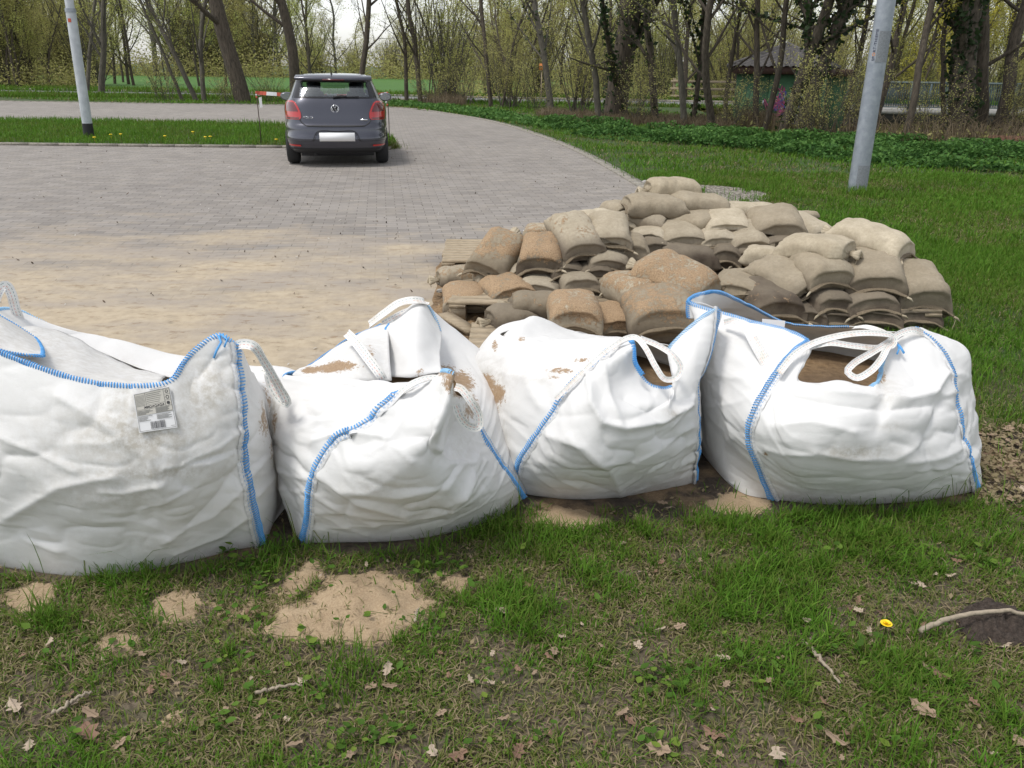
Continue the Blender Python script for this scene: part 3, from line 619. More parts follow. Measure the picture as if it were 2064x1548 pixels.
flap(B2.root, [[(784, 760, 2.62), (830, 762, 2.60), (890, 752, 2.62)], [(776, 712, 2.78), (835, 705, 2.70), (886, 712, 2.78)], [(778, 662, 2.93), (838, 650, 2.84), (890, 672, 2.93)], [(790, 640, 3.02), (850, 606, 3.0), (884, 652, 3.02)]], name='back_lobe', wob=.014, seed=8, edge=('left',), sands=((845, 752, 12, 14, .6),))
flap(B2.root, [[(590, 760, 2.58), (650, 766, 2.52), (720, 768, 2.50), (790, 764, 2.54)], [(604, 746, 2.66), (660, 728, 2.64), (720, 715, 2.62), (785, 708, 2.68)], [(620, 740, 2.73), (665, 709, 2.82), (712, 680, 2.89), (782, 650, 3.0)]], name='inner_fold', wob=.020, seed=9, stains=.15, sands=((650, 745, 32, 9, .8), (690, 738, 34, 12, .95), (745, 720, 14, 30, .62), (620, 748, 16, 6, .8)))
# --- bag 3
B3 = bulk_bag((.3, 3.0, 0), 'third white bulk bag from the left, with a tall pointed flap at its right', [
 [(1010, 935), (982, 880, 2.86), (958, 820, 2.95), (953, 765, 3.0), (965, 715, 3.03), (1008, 674, 3.06)],
 [(1028, 972), (1010, 900, 2.72), (1005, 830, 2.75), (1022, 765, 2.80), (1060, 710, 2.88), (1130, 684, 2.98)],
 [(1045, 992), (1048, 935, 2.60), (1072, 897, 2.57), (1110, 842, 2.55), (1142, 790, 2.57), (1200, 733, 2.64), (1240, 700, 2.71), (1268, 684, 2.76)],
 [(1110, 1004), (1125, 930, 2.45), (1150, 860, 2.44), (1178, 800, 2.48), (1222, 740, 2.56), (1280, 700, 2.66)],
 [(1190, 1007), (1198, 930, 2.41), (1208, 860, 2.41), (1225, 810, 2.46), (1258, 770, 2.57), (1290, 746, 2.66)],
 [(1270, 998), (1275, 925, 2.44), (1280, 860, 2.43), (1290, 820, 2.47), (1305, 795, 2.55), (1318, 777, 2.62)],
 [(1330, 988), (1332, 915, 2.50), (1335, 860, 2.50), (1345, 820, 2.52), (1350, 795, 2.58), (1354, 774, 2.64)],
 [(1372, 980), (1372, 905, 2.58), (1374, 840, 2.58), (1376, 780, 2.62), (1362, 735, 2.70), (1346, 702, 2.80)],
 [(1390, 976), (1391, 900, 2.63), (1393, 840, 2.62), (1402, 770, 2.67), (1405, 700, 2.76), (1396, 652, 2.86)],
 [(1400, 972), (1405, 900, 2.68), (1402, 850, 2.68), (1403, 768, 2.72), (1415, 745, 2.75), (1433, 700, 2.82), (1446, 622, 2.93)],
 [(w, .74, 3.0, 0), (w, .76, 3.0, .2), (w, .74, 2.98, .42), (1450, 650, 2.99)],
 [(w, .72, 3.35, 0), (w, .74, 3.4, .2), (w, .68, 3.35, .34), (1370, 690, 3.22)],
 [(w, .45, 3.55, 0), (w, .45, 3.6, .2), (w, .42, 3.5, .34), (1270, 688, 3.3)],
 [(w, .12, 3.6, 0), (w, .12, 3.62, .2), (w, .14, 3.5, .38), (1160, 668, 3.27)],
 [(w, -.15, 3.45, 0), (w, -.17, 3.48, .2), (w, -.05, 3.42, .42), (1078, 641, 3.22)],
 [(w, -.18, 3.2, 0), (w, -.2, 3.22, .2), (w, -.15, 3.2, .36), (1032, 660, 3.14)],
 ], [(2, 0, 1, 1), (9, 0, 1, -1)], [(2, 6), (7, 9)],
 folds=[([(1110, 880), (1180, 900), (1230, 950), (1250, 990)], .012, 18), ([(1080, 700), (1060, 760), (1090, 820)], .010, 18), ([(1190, 760), (1192, 815), (1215, 852), (1260, 862), (1330, 850), (1385, 815)], .018, 13), ([(1215, 735), (1225, 790), (1250, 850)], .010, 12), ([(1260, 800), (1310, 830), (1350, 800)], -.012, 22),
        ([(1150, 880), (1200, 930), (1280, 935), (1340, 900), (1390, 860)], .010, 16), ([(1230, 960), (1300, 920), (1380, 880)], -.006, 14), ([(1010, 690), (1070, 700), (1130, 695), (1240, 690)], .006, 10),
        ([(1075, 645), (1090, 670), (1110, 695)], .008, 10), ([(980, 740), (1040, 760), (1130, 770)], .005, 14), ([(1090, 930), (1130, 970), (1170, 985)], .005, 8), ([(1060, 925), (1090, 965), (1120, 985)], .004, 7),
        ([(1280, 990), (1340, 960), (1395, 925)], .005, 8), ([(1250, 985), (1330, 940), (1395, 890)], .004, 7), ([(1350, 860), (1370, 830), (1395, 800)], .006, 8), ([(970, 800), (1000, 850), (1020, 900)], .004, 9)],
 stains=[(985, 790, 40, 60, .6), (1350, 835, 12, 14, .6), (1010, 900, 20, 50, .5), (1100, 760, 60, 20, .3), (1180, 930, 60, 20, .2), (1300, 990, 80, 15, .25)],
 sands=[(978, 775, 26, 24, .95), (1005, 795, 18, 24, .9), (995, 830, 12, 30, .75), (1052, 683, 8, 12, .85), (998, 698, 6, 16, .8), (1130, 748, 34, 8, .68), (1175, 728, 20, 6, .66), (1335, 690, 12, 8, .8), (1118, 763, 14, 5, .7)], fill=.52, fillh=.02, seed=3)
flap(B3.root, [[(1004, 702, 3.02), (1040, 694, 3.0), (1090, 700, 2.98), (1140, 703, 2.96), (1200, 700, 2.9), (1262, 690, 2.86)], [(1012, 676, 3.08), (1045, 660, 3.08), (1085, 668, 3.1), (1140, 688, 3.08), (1200, 692, 3.06), (1268, 688, 3.0)], [(1030, 660, 3.15), (1052, 648, 3.2), (1078, 638, 3.23), (1150, 664, 3.26), (1215, 677, 3.28), (1285, 688, 3.3)]], name='folded_mouth', wob=.014)
ribbon([W(1235, 705, 2.68), W(1255, 686, 2.68), W(1280, 680, 2.67), W(1300, 700, 2.63), W(1322, 740, 2.58), W(1340, 764, 2.56), W(1362, 762, 2.57), W(1372, 742, 2.58), W(1358, 718, 2.60), W(1325, 696, 2.65), W(1290, 682, 2.70)], .020, [(-.2, -.9, .5)]*11, 'lifting_loop', parent=B3.root)
ribbon([W(1120, 805, 2.54), W(1150, 775, 2.55), W(1200, 726, 2.60), W(1240, 695, 2.66), W(1268, 680, 2.68)], .016, (-.2, -.8, .6), 'lifting_loop', parent=B3.root, n=30)
ths = MB(); Pc = curve([W(1268, 686, 2.72), W(1278, 700, 2.66), W(1280, 730, 2.60), W(1295, 755, 2.57)], 30); coil(ths, Pc, np.tile((0, -1., .2), (30, 1)), .008, .0024, .008); ths.build('blue_seam', M_BLUE, B3.root, True)

# --- bag 4
B4 = bulk_bag((1.3, 3.0, 0), 'rightmost white bulk bag, open in front with crossed loops on its mouth', [
 [(1440, 945), (1422, 880, 2.93), (1413, 800, 3.0), (1410, 720, 3.05), (1404, 660, 3.1), (1388, 606, 3.18)],
 [(1500, 997), (1475, 930, 2.76), (1462, 850, 2.76), (1462, 770, 2.82), (1475, 700, 2.92), (1500, 640, 3.04)],
 [(1561, 1008), (1530, 935, 2.60), (1513, 881, 2.60), (1524, 833, 2.60), (1565, 758, 2.68), (1600, 715, 2.75), (1634, 688, 2.81)],
 [(1630, 1015), (1600, 940, 2.50), (1588, 880, 2.49), (1596, 825, 2.54), (1608, 790, 2.58), (1613, 768, 2.64)],
 [(1690, 1018), (1680, 940, 2.46), (1676, 880, 2.44), (1682, 825, 2.48), (1688, 785, 2.54), (1690, 764, 2.61)],
 [(1755, 1017), (1750, 940, 2.46), (1748, 880, 2.45), (1750, 830, 2.48), (1752, 795, 2.55), (1755, 777, 2.61)],
 [(1800, 1015), (1800, 940, 2.48), (1800, 880, 2.47), (1800, 830, 2.50), (1800, 798, 2.56), (1790, 760, 2.68), (1788, 708, 2.80)],
 [(1860, 1010), (1858, 940, 2.51), (1856, 880, 2.51), (1858, 830, 2.54), (1855, 798, 2.60), (1842, 740, 2.76), (1815, 674, 2.90)],
 [(1920, 1000), (1912, 935, 2.57), (1905, 880, 2.58), (1900, 830, 2.61), (1885, 780, 2.68), (1865, 720, 2.80), (1835, 664, 2.92)],
 [(1967, 990), (1957, 935, 2.66), (1940, 867, 2.68), (1923, 782, 2.74), (1906, 724, 2.83), (1875, 684, 2.90), (1845, 660, 2.95)],
 [(1978, 985), (1976, 925, 2.82), (1968, 840, 2.90), (1955, 760, 2.98), (1947, 703, 3.02), (1858, 662, 3.02)],
 [(w, 1.82, 3.35, 0), (w, 1.86, 3.4, .2), (w, 1.75, 3.35, .4), (1810, 668, 3.3)],
 [(w, 1.5, 3.6, 0), (w, 1.5, 3.66, .2), (w, 1.48, 3.55, .36), (1712, 657, 3.4)],
 [(w, 1.15, 3.65, 0), (w, 1.15, 3.68, .2), (w, 1.15, 3.58, .38), (1595, 652, 3.45)],
 [(w, .88, 3.55, 0), (w, .85, 3.58, .2), (w, .86, 3.5, .42), (1505, 608, 3.42)],
 [(w, .8, 3.3, 0), (w, .78, 3.3, .2), (w, .8, 3.3, .45), (1440, 585, 3.34)],
 ], [(2, 0, 1, 1), (9, 0, 1, -1)], [(0, 2), (5, 6), (12, 17)],
 folds=[([(1560, 860), (1640, 850), (1720, 870)], .010, 20), ([(1900, 820), (1870, 880), (1880, 950)], -.010, 20), ([(1440, 700), (1460, 800), (1480, 880)], .010, 18), ([(1612, 775), (1680, 790), (1760, 800), (1830, 806), (1880, 795), (1905, 755)], .014, 11), ([(1600, 800), (1680, 815), (1790, 825), (1880, 815)], -.010, 14), ([(1640, 910), (1720, 925), (1800, 925), (1850, 900)], .007, 12),
        ([(1830, 930), (1880, 930), (1935, 905)], .008, 13), ([(1800, 890), (1850, 905), (1890, 880)], -.006, 15), ([(1850, 950), (1900, 945), (1945, 925)], .005, 8), ([(1545, 905), (1580, 915), (1640, 915)], .005, 8),
        ([(1425, 820), (1480, 815), (1520, 800)], .004, 8), ([(1430, 750), (1480, 765), (1530, 755)], .006, 12), ([(1450, 700), (1510, 690), (1580, 680)], .005, 12), ([(1880, 790), (1905, 800), (1925, 790)], .006, 9), ([(1910, 760), (1935, 755), (1950, 760)], .005, 8)],
 stains=[(1720, 910, 70, 14, .7), (1800, 860, 30, 10, .4), (1790, 790, 30, 30, .35), (1600, 960, 60, 20, .2), (1545, 914, 6, 6, .9), (1680, 990, 100, 20, .25), (1775, 740, 15, 30, .5)],
 sands=[(1780, 757, 10, 16, .72), (1545, 914, 5, 5, .9), (1650, 722, 5, 5, .7)], fill=.47, fillh=.03, seed=4)
WL = .024
ribbon([W(1460, 650, 3.0), W(1480, 646, 2.96), W(1498, 658, 2.90), W(1518, 695, 2.82), W(1540, 735, 2.75), W(1550, 757, 2.72), W(1556, 748, 2.73), W(1540, 712, 2.80), W(1520, 680, 2.87)], .022, (-.2, -.9, .4), 'lifting_loop', parent=B4.root)
ribbon([W(1570, 752, 2.65), W(1600, 716, 2.70), W(1640, 692, 2.74), W(1700, 676, 2.76), W(1760, 672, 2.78), W(1800, 680, 2.80), W(1800, 694, 2.79), W(1770, 702, 2.76), W(1720, 698, 2.74), W(1670, 692, 2.74), W(1630, 700, 2.75)], WL, (0, -.7, .7), 'lifting_loop', parent=B4.root)
ribbon([W(1860, 672, 2.90), W(1840, 665, 2.88), W(1815, 672, 2.86), W(1790, 690, 2.80), W(1755, 712, 2.72), W(1718, 735, 2.66), W(1708, 750, 2.63), (W(1725, 762, 2.62)), W(1752, 750, 2.64), W(1775, 725, 2.70), W(1790, 698, 2.78), W(1815, 675, 2.86)], WL, (-.1, -.8, .6), 'lifting_loop', parent=B4.root)
ribbon([W(1720, 662, 3.0), W(1745, 660, 2.95), W(1775, 668, 2.92), W(1800, 682, 2.9)], .022, (0, -.6, .8), 'lifting_loop', parent=B4.root, n=30)
flap(B4.root, [[(1388, 642, 3.2), (1410, 640, 3.2), (1440, 632, 3.2)], [(1386, 625, 3.22), (1410, 625, 3.22), (1438, 626, 3.22)], [(1386, 606, 3.24), (1412, 610, 3.22), (1440, 620, 3.2)]], edge=('left',))
b = MB(); Gd = np.array([[W(1537, 643, 3.33), W(1583, 647, 3.33)], [W(1534, 667, 3.31), W(1580, 672, 3.31)]]); b.grid(Gd); b.grid(Gd+np.array((0, .004, 0)), flip=True); b.build('blank_tag', plain('tag_white', (.75, .75, .76), .5), B4.root)
ths = MB(); ths.tube([W(1806, 690, 2.84), W(1815, 700, 2.80), W(1822, 712, 2.78)], .0045, 5); ths.tube([W(1808, 690, 2.83), (W(1812, 704, 2.79)), W(1808, 714, 2.78)], .0035, 5); ths.build('loose_thread', M_BLUE, B4.root, True)

# the printed tag on bag 1
def on_bag(B, px, py, off=.004):
    P = B.G.reshape(-1, 3); N = B.N.reshape(-1, 3); q = proj(P); d = np.hypot(q[:, 0]-px, q[:, 1]-py)+(np.einsum('ij,ij->i', N, P-np.array((0, 0, CAM_H))) > 0)*1e4
    k = np.argsort(d)[:4]; w_ = 1/(d[k]+.5); p = (P[k]*w_[:, None]).sum(0)/w_.sum(); n = N[k].mean(0); n /= np.linalg.norm(n)
    Yp = p[1]; a = W(px, py, Yp); return np.array(a)+n*off
c00, c10, c11, c01 = (282, 873), (358, 862), (343, 781), (270, 797)
def tagpt(u, v, off):                    # u right, v up, on the tag
    x = (c00[0]*(1-u)+c10[0]*u)*(1-v)+(c01[0]*(1-u)+c11[0]*u)*v; y = (c00[1]*(1-u)+c10[1]*u)*(1-v)+(c01[1]*(1-u)+c11[1]*u)*v
    return on_bag(B1, x, y, off)
tg = np.array([[tagpt(u, v, .005) for u in np.linspace(0, 1, 7)] for v in np.linspace(0, 1, 7)])
nrm = np.cross(tg[0, -1]-tg[0, 0], tg[-1, 0]-tg[0, 0]); nrm /= np.linalg.norm(nrm)
if nrm[1] > 0: nrm = -nrm
# flatten to one gentle sheet
A = np.array([[tg[0, 0]*(1-u)*(1-v)+tg[0, -1]*u*(1-v)+tg[-1, 0]*(1-u)*v+tg[-1, -1]*u*v for u in np.linspace(0, 1, 7)] for v in np.linspace(0, 1, 7)])+nrm*.006
def TP(u, v, o=0): 
    p = A[0, 0]*(1-u)*(1-v)+A[0, -1]*u*(1-v)+A[-1, 0]*(1-u)*v+A[-1, -1]*u*v; return p+nrm*o
b = MB(); b.grid(A); b.grid(A-nrm*.002, flip=True)
M_PAPER = plain('tag_paper', (.66, .66, .66), .5); M_INK = plain('tag_ink', (.06, .06, .065), .6); M_INKG = plain('tag_grey_print', (.13, .13, .12), .6); M_BEIGE = plain('tag_dusty_field', (.47, .45, .40), .6)
tgo = b.build('paper_tag', M_PAPER, B1.root)
def rects(name, L, mat, o):
    b = MB()
    for (u0, v0, u1, v1) in L: b.grid(np.array([[TP(u0, v0, o), TP(u1, v0, o)], [TP(u0, v1, o), TP(u1, v1, o)]]))
    x = b.build(name, mat, tgo, world=False); x.matrix_parent_inverse = tgo.matrix_parent_inverse.copy(); x.matrix_parent_inverse = Matrix.Identity(4); return x
rects('dusty_field', [(.03, .42, .97, .985)], M_BEIGE, .0012)
rnd = random.Random(5); L = []
L += [(.025, .02, .035, .985), (.965, .02, .975, .985), (.03, .02, .97, .028), (.03, .56, .97, .566), (.03, .975, .97, .985), (.30, .66, .31, .985), (.80, .56, .81, .985), (.30, .66, .80, .666), (.80, .70, .97, .705), (.80, .84, .97, .845)]
for k in range(9): L.append((.05, .66+k*.032, .28, .668+k*.032))
for k in range(6): L.append((.33, .70+k*.045, .33+rnd.uniform(.2, .42), .712+k*.045))
for k in range(4): L.append((.05, .44+k*.028, .05+rnd.uniform(.2, .4), .452+k*.028))
for k in range(5): L.append((.52, .43+k*.026, .52+rnd.uniform(.3, .43), .442+k*.026))
for k in range(5): L.append((.05, .27+k*.028, .05+rnd.uniform(.2, .38), .282+k*.028))
for k in range(5): L.append((.52, .27+k*.026, .52+rnd.uniform(.3, .42), .282+k*.026))
L += [(.84, .06, .94, .068), (.45, 1.02, .92, 1.03), (.45, .995, .75, 1.0)]
rects('fine_print', L, M_INKG, .0022)
L = []; u = .33
while u < .70:
    w_ = rnd.choice([.006, .010, .016]); L.append((u, .05, u+w_, .23)); u += w_+rnd.choice([.006, .009, .014])
rects('barcode', L, M_INK, .0022)
b = MB()                                 # row of care symbols
def mark(u, v, kind, s=.030):
    def ln(p, q): b.tube([TP(*p, .002), TP(*q, .002)], .0009, 3, False)
    if kind == 'x': ln((u-s, v-s), (u+s, v+s)); ln((u-s, v+s), (u+s, v-s)); ln((u-s*1.2, v), (u+s*1.2, v))
    elif kind == 'o':
        for k in range(8): ln((u+s*math.cos(k*.785), v+s*math.sin(k*.785)), (u+s*math.cos(k*.785+.785), v+s*math.sin(k*.785+.785)))
    else: ln((u-s*.6, v-s), (u, v+s)); ln((u, v+s), (u+s*.6, v-s*.6))
for k, kd in enumerate('xxoaoaoa'): mark(.27+k*.068, .61, kd)
mark(.885, .77, 'o', .04); mark(.885, .91, 'o', .035); mark(.885, .63, 'o', .035); mark(.885, .63, 'x', .03)
sy = b.build('symbols', M_INK, tgo, world=False); sy.matrix_parent_inverse = Matrix.Identity(4)
# ================================================================ PALLETS AND SANDBAGS
m = Mt('pallet_wood', rough=.85); n = m.noise(12, 5, .7, stretch=(1, 9, 9)); n2 = m.noise(20, 4)
m.col(m.mix(m.ramp(n2, [(.5, 0), (.75, .5)]), m.ramp(n, [(.3, (.20, .155, .10)), (.55, (.36, .29, .20)), (.8, (.46, .38, .27))]), (.20, .15, .09))); m.bump(n, .4, .004); M_WOOD = m.m
def plank(b, c, d, rnd, rot=None):
    b.box(c, (d[0], d[1], d[2]), Matrix.Rotation(rnd.uniform(-.01, .01), 4, 'Z') if rot is None else rot)
def pallet(loc, rz, label, seed, wx=1.2, wy=.8):
    r = empty('pallet', loc, label, 'pallet', 'wooden pallets under the sandbag stacks', rz); rnd = random.Random(seed)
    n = 9
    for k in range(n):
        b = MB(); y = -wy/2+.045+(wy-.09)*k/(n-1); b.box((rnd.uniform(-.006, .006), y, .133), (wx, .082, .02)); b.build('deck_board', M_WOOD, r, world=False)
    for x in (-wx/2+.05, 0, wx/2-.05):
        b = MB(); b.box((x, 0, .111), (.1, wy, .02)); b.build('cross_board', M_WOOD, r, world=False)
        b = MB(); b.box((x, 0, .012), (.098, wy, .02)); b.build('skid_board', M_WOOD, r, world=False)
        for y in (-wy/2+.07, 0, wy/2-.07):
            b = MB(); b.box((x, y, .0615), (.096, .12, .077)); b.build('block', M_WOOD, r, world=False)
    return r
pallet((.22, 5.14, .02), R(-2), 'left pallet whose edge sticks out below the sandy sandbags', 1)
pa = G(940, 548); pallet((pa.x+.42, pa.y+.1, .02), R(2), 'back pallet with bare pale boards showing left of the sandbags', 2, 1.2, .8)
pallet((1.45, 5.9, .02), R(3), 'pallet hidden low under the middle stack of sandbags', 3)
pallet((2.12, 5.12, .01), R(-3), 'pallet under the right stack of clean sandbags', 4, 1.05, .7)
r = empty('broken_pallet', tuple(G(955, 720)), 'broken wooden pallet part sticking out of the sand between two bulk bags', 'pallet')
bb = r.location
for k in range(6):
    b = MB(); b.box((.07, -.16+k*.10, .075), (.2, .085, .02), Matrix.Rotation(.02*k-.04, 4, 'Z')); b.build('deck_board', M_WOOD, r, world=False)
b = MB(); b.box((-.005, .09, .052), (.045, .62, .024)); b.build('side_board', M_WOOD, r, world=False)
b = MB(); b.box((.10, .09, .03), (.09, .55, .03)); b.build('bottom_board', M_WOOD, r, world=False)
p = G(905, 665); q = G(945, 682); d_ = q-p
b = MB(); b.box((0, 0, 0), (d_.length+.1, .09, .022), Matrix.Rotation(math.atan2(d_.y, d_.x), 4, 'Z')); o = b.build('loose_board', M_WOOD); o.location = ((p+q)/2)+Vector((0, 0, .07)); o.rotation_euler = (R(4), R(6), 0); tag(o, 'single loose wooden board lying on the brown sand near the left pallet', 'board')

m = Mt('burlap', rough=.95)
oi = m.n.new('ShaderNodeObjectInfo'); n1 = m.noise(7, 5, .6); n2 = m.noise(50, 4, .75); n3 = m.noise(130, 3, .7)
w1 = m.n.new('ShaderNodeTexWave'); w1.inputs['Scale'].default_value = 95; w1.bands_direction = 'X'; w1.inputs['Distortion'].default_value = 1.5; m.link(m.co, w1.inputs['Vector'])
w2 = m.n.new('ShaderNodeTexWave'); w2.inputs['Scale'].default_value = 95; w2.bands_direction = 'Y'; w2.inputs['Distortion'].default_value = 1.5; m.link(m.co, w2.inputs['Vector'])
wv = m.math('ADD', w1.outputs[1], w2.outputs[1])
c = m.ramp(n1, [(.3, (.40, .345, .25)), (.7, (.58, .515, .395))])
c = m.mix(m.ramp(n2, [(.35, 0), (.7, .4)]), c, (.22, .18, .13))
shade_dirt = m.attr('shade_dirt'); c = m.mix(m.math('MULTIPLY', shade_dirt, m.ramp(n1, [(.3, .75), (.6, 1)])), c, (.075, .056, .040))  # dark brown mixed in for painted shade and dirt
c = m.mix(1, c, m.ramp(oi.outputs['Random'], [(0, (.74, .71, .67)), (1, (1.06, 1.05, 1.04))]), 'MULTIPLY')
sa = m.attr('sandy'); fs = m.ramp(m.math('ADD', sa, m.math('ADD', m.math('MULTIPLY', m.math('SUBTRACT', n2, .5), 1.3), m.math('MULTIPLY', m.math('SUBTRACT', m.noise(11, 4), .5), 1.2))), [(.48, 0), (.60, .92)])
c = m.mix(fs, c, m.ramp(n3, [(.3, (.19, .12, .065)), (.7, (.46, .32, .19))])); m.col(c)
m.bump(wv, .25, .0015); m.bump(n2, .5, .006); m.bump(m.math('MULTIPLY', fs, n3), .6, .006); M_BURL = m.m
M_HEM = plain('burlap_hem', (.19, .15, .10), .95, .8, 120)
M_ROPE = plain('jute_string', (.36, .30, .21), .9, .6, 200)

def spow(c, e): return np.sign(c)*np.abs(c)**e
placed = []                              # world triangles of bags already there
def sandbag(px, py, Y, L, Wd, T, yaw, label, kind='sewn', pitch=0, roll=0, sandy=0, shade_dirt=.3, seed=None, fix=False):
    seed = seed or len(placed)+11; rnd = random.Random(seed)
    yaw += R(rnd.uniform(-9, 9)); roll += R(rnd.uniform(-7, 7)); pitch += R(rnd.uniform(-2, 5))
    c = W(px, py, Y); c.z = max(c.z, T*.42+.0)
    n, mm = 50, 34
    # pillow: angle around x the long axis; superellipse cross-section, pinched to flat ends
    t = np.linspace(-1, 1, n); a = np.linspace(0, 2*math.pi, mm, endpoint=False)
    ends = np.where(t > 0, (1-np.abs(t)**3.9)**.58, (1-np.abs(t)**4)**.6); th = T/2*np.maximum(ends, .05)
    if kind == 'tied': wprof = np.where(t < -.55, .12+.88*np.cos((np.clip(-t-.55, 0, .45)/.45)*1.4)**.8, 1); wprof = np.clip(wprof, .12, 1)
    else: wprof = np.ones(n)
    wprof = wprof*(1-.10*(1-np.abs(t)**2)*rnd.uniform(-.6, .7))*np.where(t > .8, 1-.05*(t-.8)/.2, 1)
    X_ = (t*L/2)[:, None]+0*a; 
    Yy = (Wd/2*wprof)[:, None]*spow(np.cos(a), .62)[None]; Zz = th[:, None]*spow(np.sin(a), .78)[None]
    Zz = np.where(Zz < 0, Zz*.72, Zz*1.1)
    Zz = Zz-(.022*(Yy/(Wd/2))**2-.012)*np.clip((t-.35)/.65, 0, 1)[:, None]*(T/.15)
    X_ = X_-.03*(1-(Yy/(Wd/2))**2)*np.sign(t)[:, None]*(np.abs(t)[:, None] > .9)
    P = np.stack([X_, Yy, Zz], -1).reshape(-1, 3)
    # lumps, wrinkles near ends
    k = fbm(P*np.array((7, 9, 9)), 1, seed, 2)-.5; rad = P/(np.linalg.norm(P*np.array((.4, 1, 1.6)), axis=1)[:, None]+.05)
    tt = np.repeat(t, mm); wr_ = np.sin(np.tile(a, n)*11+seed)*np.sin(np.tile(a, n)*5+seed*2)*.008*np.clip((np.abs(tt)-.55)/.4, 0, 1)
    P = P+rad*(k*.060+wr_*1.4)[:, None]*np.array((.3, .6, .8))
    Wq = P*np.array((9, 14, 12))+.5*np.stack([fbm(P, 9, seed+21, 2)]*3, 1)
    P = P+rad*((-.020*(1-np.abs(2*vnoise(Wq, 1, seed+23)-1))**3)[:, None])*np.array((.2, .6, 1))
    P = P+rad*((.016*(1-np.abs(2*vnoise(np.stack([np.sin(np.tile(a, n))*5, np.cos(np.tile(a, n))*9, tt*.7], 1), 1, seed+25)-1))**2)*np.clip((np.abs(tt)-.35)/.5, 0, 1))[:, None]*np.array((0, .5, 1))
    P[:, 2] += .006*(1-np.abs(2*fbm(P*np.array((6, 22, 6)), 1, seed+5, 2)-1))*np.sign(P[:, 2])
    M = Matrix.Translation(c) @ Matrix.Rotation(yaw, 4, 'Z') @ Matrix.Rotation(pitch, 4, 'Y') @ Matrix.Rotation(roll, 4, 'X')
    Mn = np.array(M); Pw = P @ Mn[:3, :3].T+Mn[:3, 3]
    # drape over what lies below
    if placed:
        for vi in range(len(Pw)):
            x, y, z = Pw[vi]; best = 0.006
            for (bv, x0, x1, y0, y1, ctop, cz) in placed:
                if x < x0 or x > x1 or y < y0 or y > y1 or cz > c.z-.02: continue
                h_ = bv.ray_cast(Vector((x, y, 3)), Vector((0, 0, -1)))[0]
                if h_ is not None and h_.z > best: best = h_.z
            top = c.z+T*.35
            if z < best-.004: Pw[vi, 2] = min(best-.004+(z-best)*.08, max(z, top-.02)) if best > .01 else best
    else: Pw[:, 2] = np.maximum(Pw[:, 2], .01)
    Pw[:, 2] = np.maximum(Pw[:, 2], .008)
    i, j = np.meshgrid(np.arange(n-1), np.arange(mm), indexing='ij'); j2 = (j+1) % mm
    F = np.stack([i*mm+j, i*mm+j2, (i+1)*mm+j2, (i+1)*mm+j], -1).reshape(-1, 4)
    V = np.vstack([Pw, Pw[:mm].mean(0), Pw[-mm:].mean(0)]); kk = n*mm
    F3 = [(kk, (q+1) % mm, q) for q in range(mm)]+[(kk+1, (n-1)*mm+q, (n-1)*mm+(q+1) % mm) for q in range(mm)]
    bv = BVHTree.FromPolygons([tuple(v) for v in V], [tuple(f) for f in F])
    placed.append((bv, V[:, 0].min(), V[:, 0].max(), V[:, 1].min(), V[:, 1].max(), V[:, 2].max(), c.z))
    root = empty('sandbag', c, label, 'sandbag', 'burlap sandbags piled on pallets')
    zl = V[:, 2]-c.z
    shade_dirt_v = np.minimum(1, .12*(shade_dirt > .1)+shade_dirt*(.30+.5*float(sstep(.5, .8, shade_dirt))+1.3*sstep(T*.45, -T*.35, zl+.07*(fbm(V, 8, seed+1)-.5)))); sv = sandy*sstep(-T*.25, T*.35, zl+.03*(fbm(V, 12, seed)-.5))  # shade of fronts, undersides and lower layers painted into the burlap, with some dirt
    me = mesh_np('sack', V-np.array(c), [F, F3], M_BURL, True, {'shade_dirt': shade_dirt_v, 'sandy': sv}); s = ob('sack', me, root)
    # sewn hem along the +x end, a flat frayed lip
    off = np.array(c)
    def endloop(idx, sgn):
        Rr = Pw.reshape(n, mm, 3)[idx]; q = Rr[[k_ for k_ in range(mm)]]
        upper = Rr[:mm//2+1]; lower = np.concatenate([Rr[:1], Rr[mm//2:][::-1]])
        l = (curve(upper, 24)+curve(lower, 24))/2; return l
    if kind in ('sewn', 'both'):
        l = endloop(-1, 1); ax = Mn[:3, 0]; l = curve(l, 40)
        wv_ = .004*np.sin(np.arange(40)*.28+seed)
        l2 = l+ax*.015+np.array((0, 0, 1.))*(wv_-.006)[:, None]
        hb = MB(); rr = np.array([l-ax*.01, l+ax*.008+[0, 0, .004], l2]); hb.grid(rr-off); hb.grid(rr-off-np.array((0, 0, .006)), flip=True); hb.tube(l2-off, .0058+.0015*np.sin(np.arange(40)*1.9), 6)
        hb.build('hem', M_HEM, root, True, world=False)
        for s_ in (0, -1):
            ln = MB()
            e0 = l2[s_]-off; outd = (l2[s_]-l2[20]); outd /= np.linalg.norm(outd)
            ln.tube([e0, e0+outd*.02+ax*.01, e0+outd*.035+ax*.012-[0, 0, .012]], [.008, .007, .003], 6)
            ln.build('corner_ear', M_BURL, root, True, world=False)
    if kind in ('tied', 'both'):
        e = (Pw.reshape(n, mm, 3)[0].mean(0))-off; ax = -Mn[:3, 0]; fr = MB(); sd_ = Mn[:3, 1]
        for k_ in range(9):
            an = k_/8*math.pi*1.0-math.pi/2; dr = ax*.07+sd_*.045*math.sin(an)+np.array((0, 0, 1.))*(.02*math.cos(an*2)); 
            fr.tube([e-ax*.02, e+dr*.4, e+dr], [.012, .010, .013], 5)
        fr.build('gathered_neck', M_BURL, root, True, world=False)
        tn = MB(); P0 = []
        for k_ in range(26): P0.append(e-ax*.004+ax*(k_*.0009)+.017*(math.cos(k_*.8)*sd_+math.sin(k_*.8)*np.array((0, 0, 1.))))
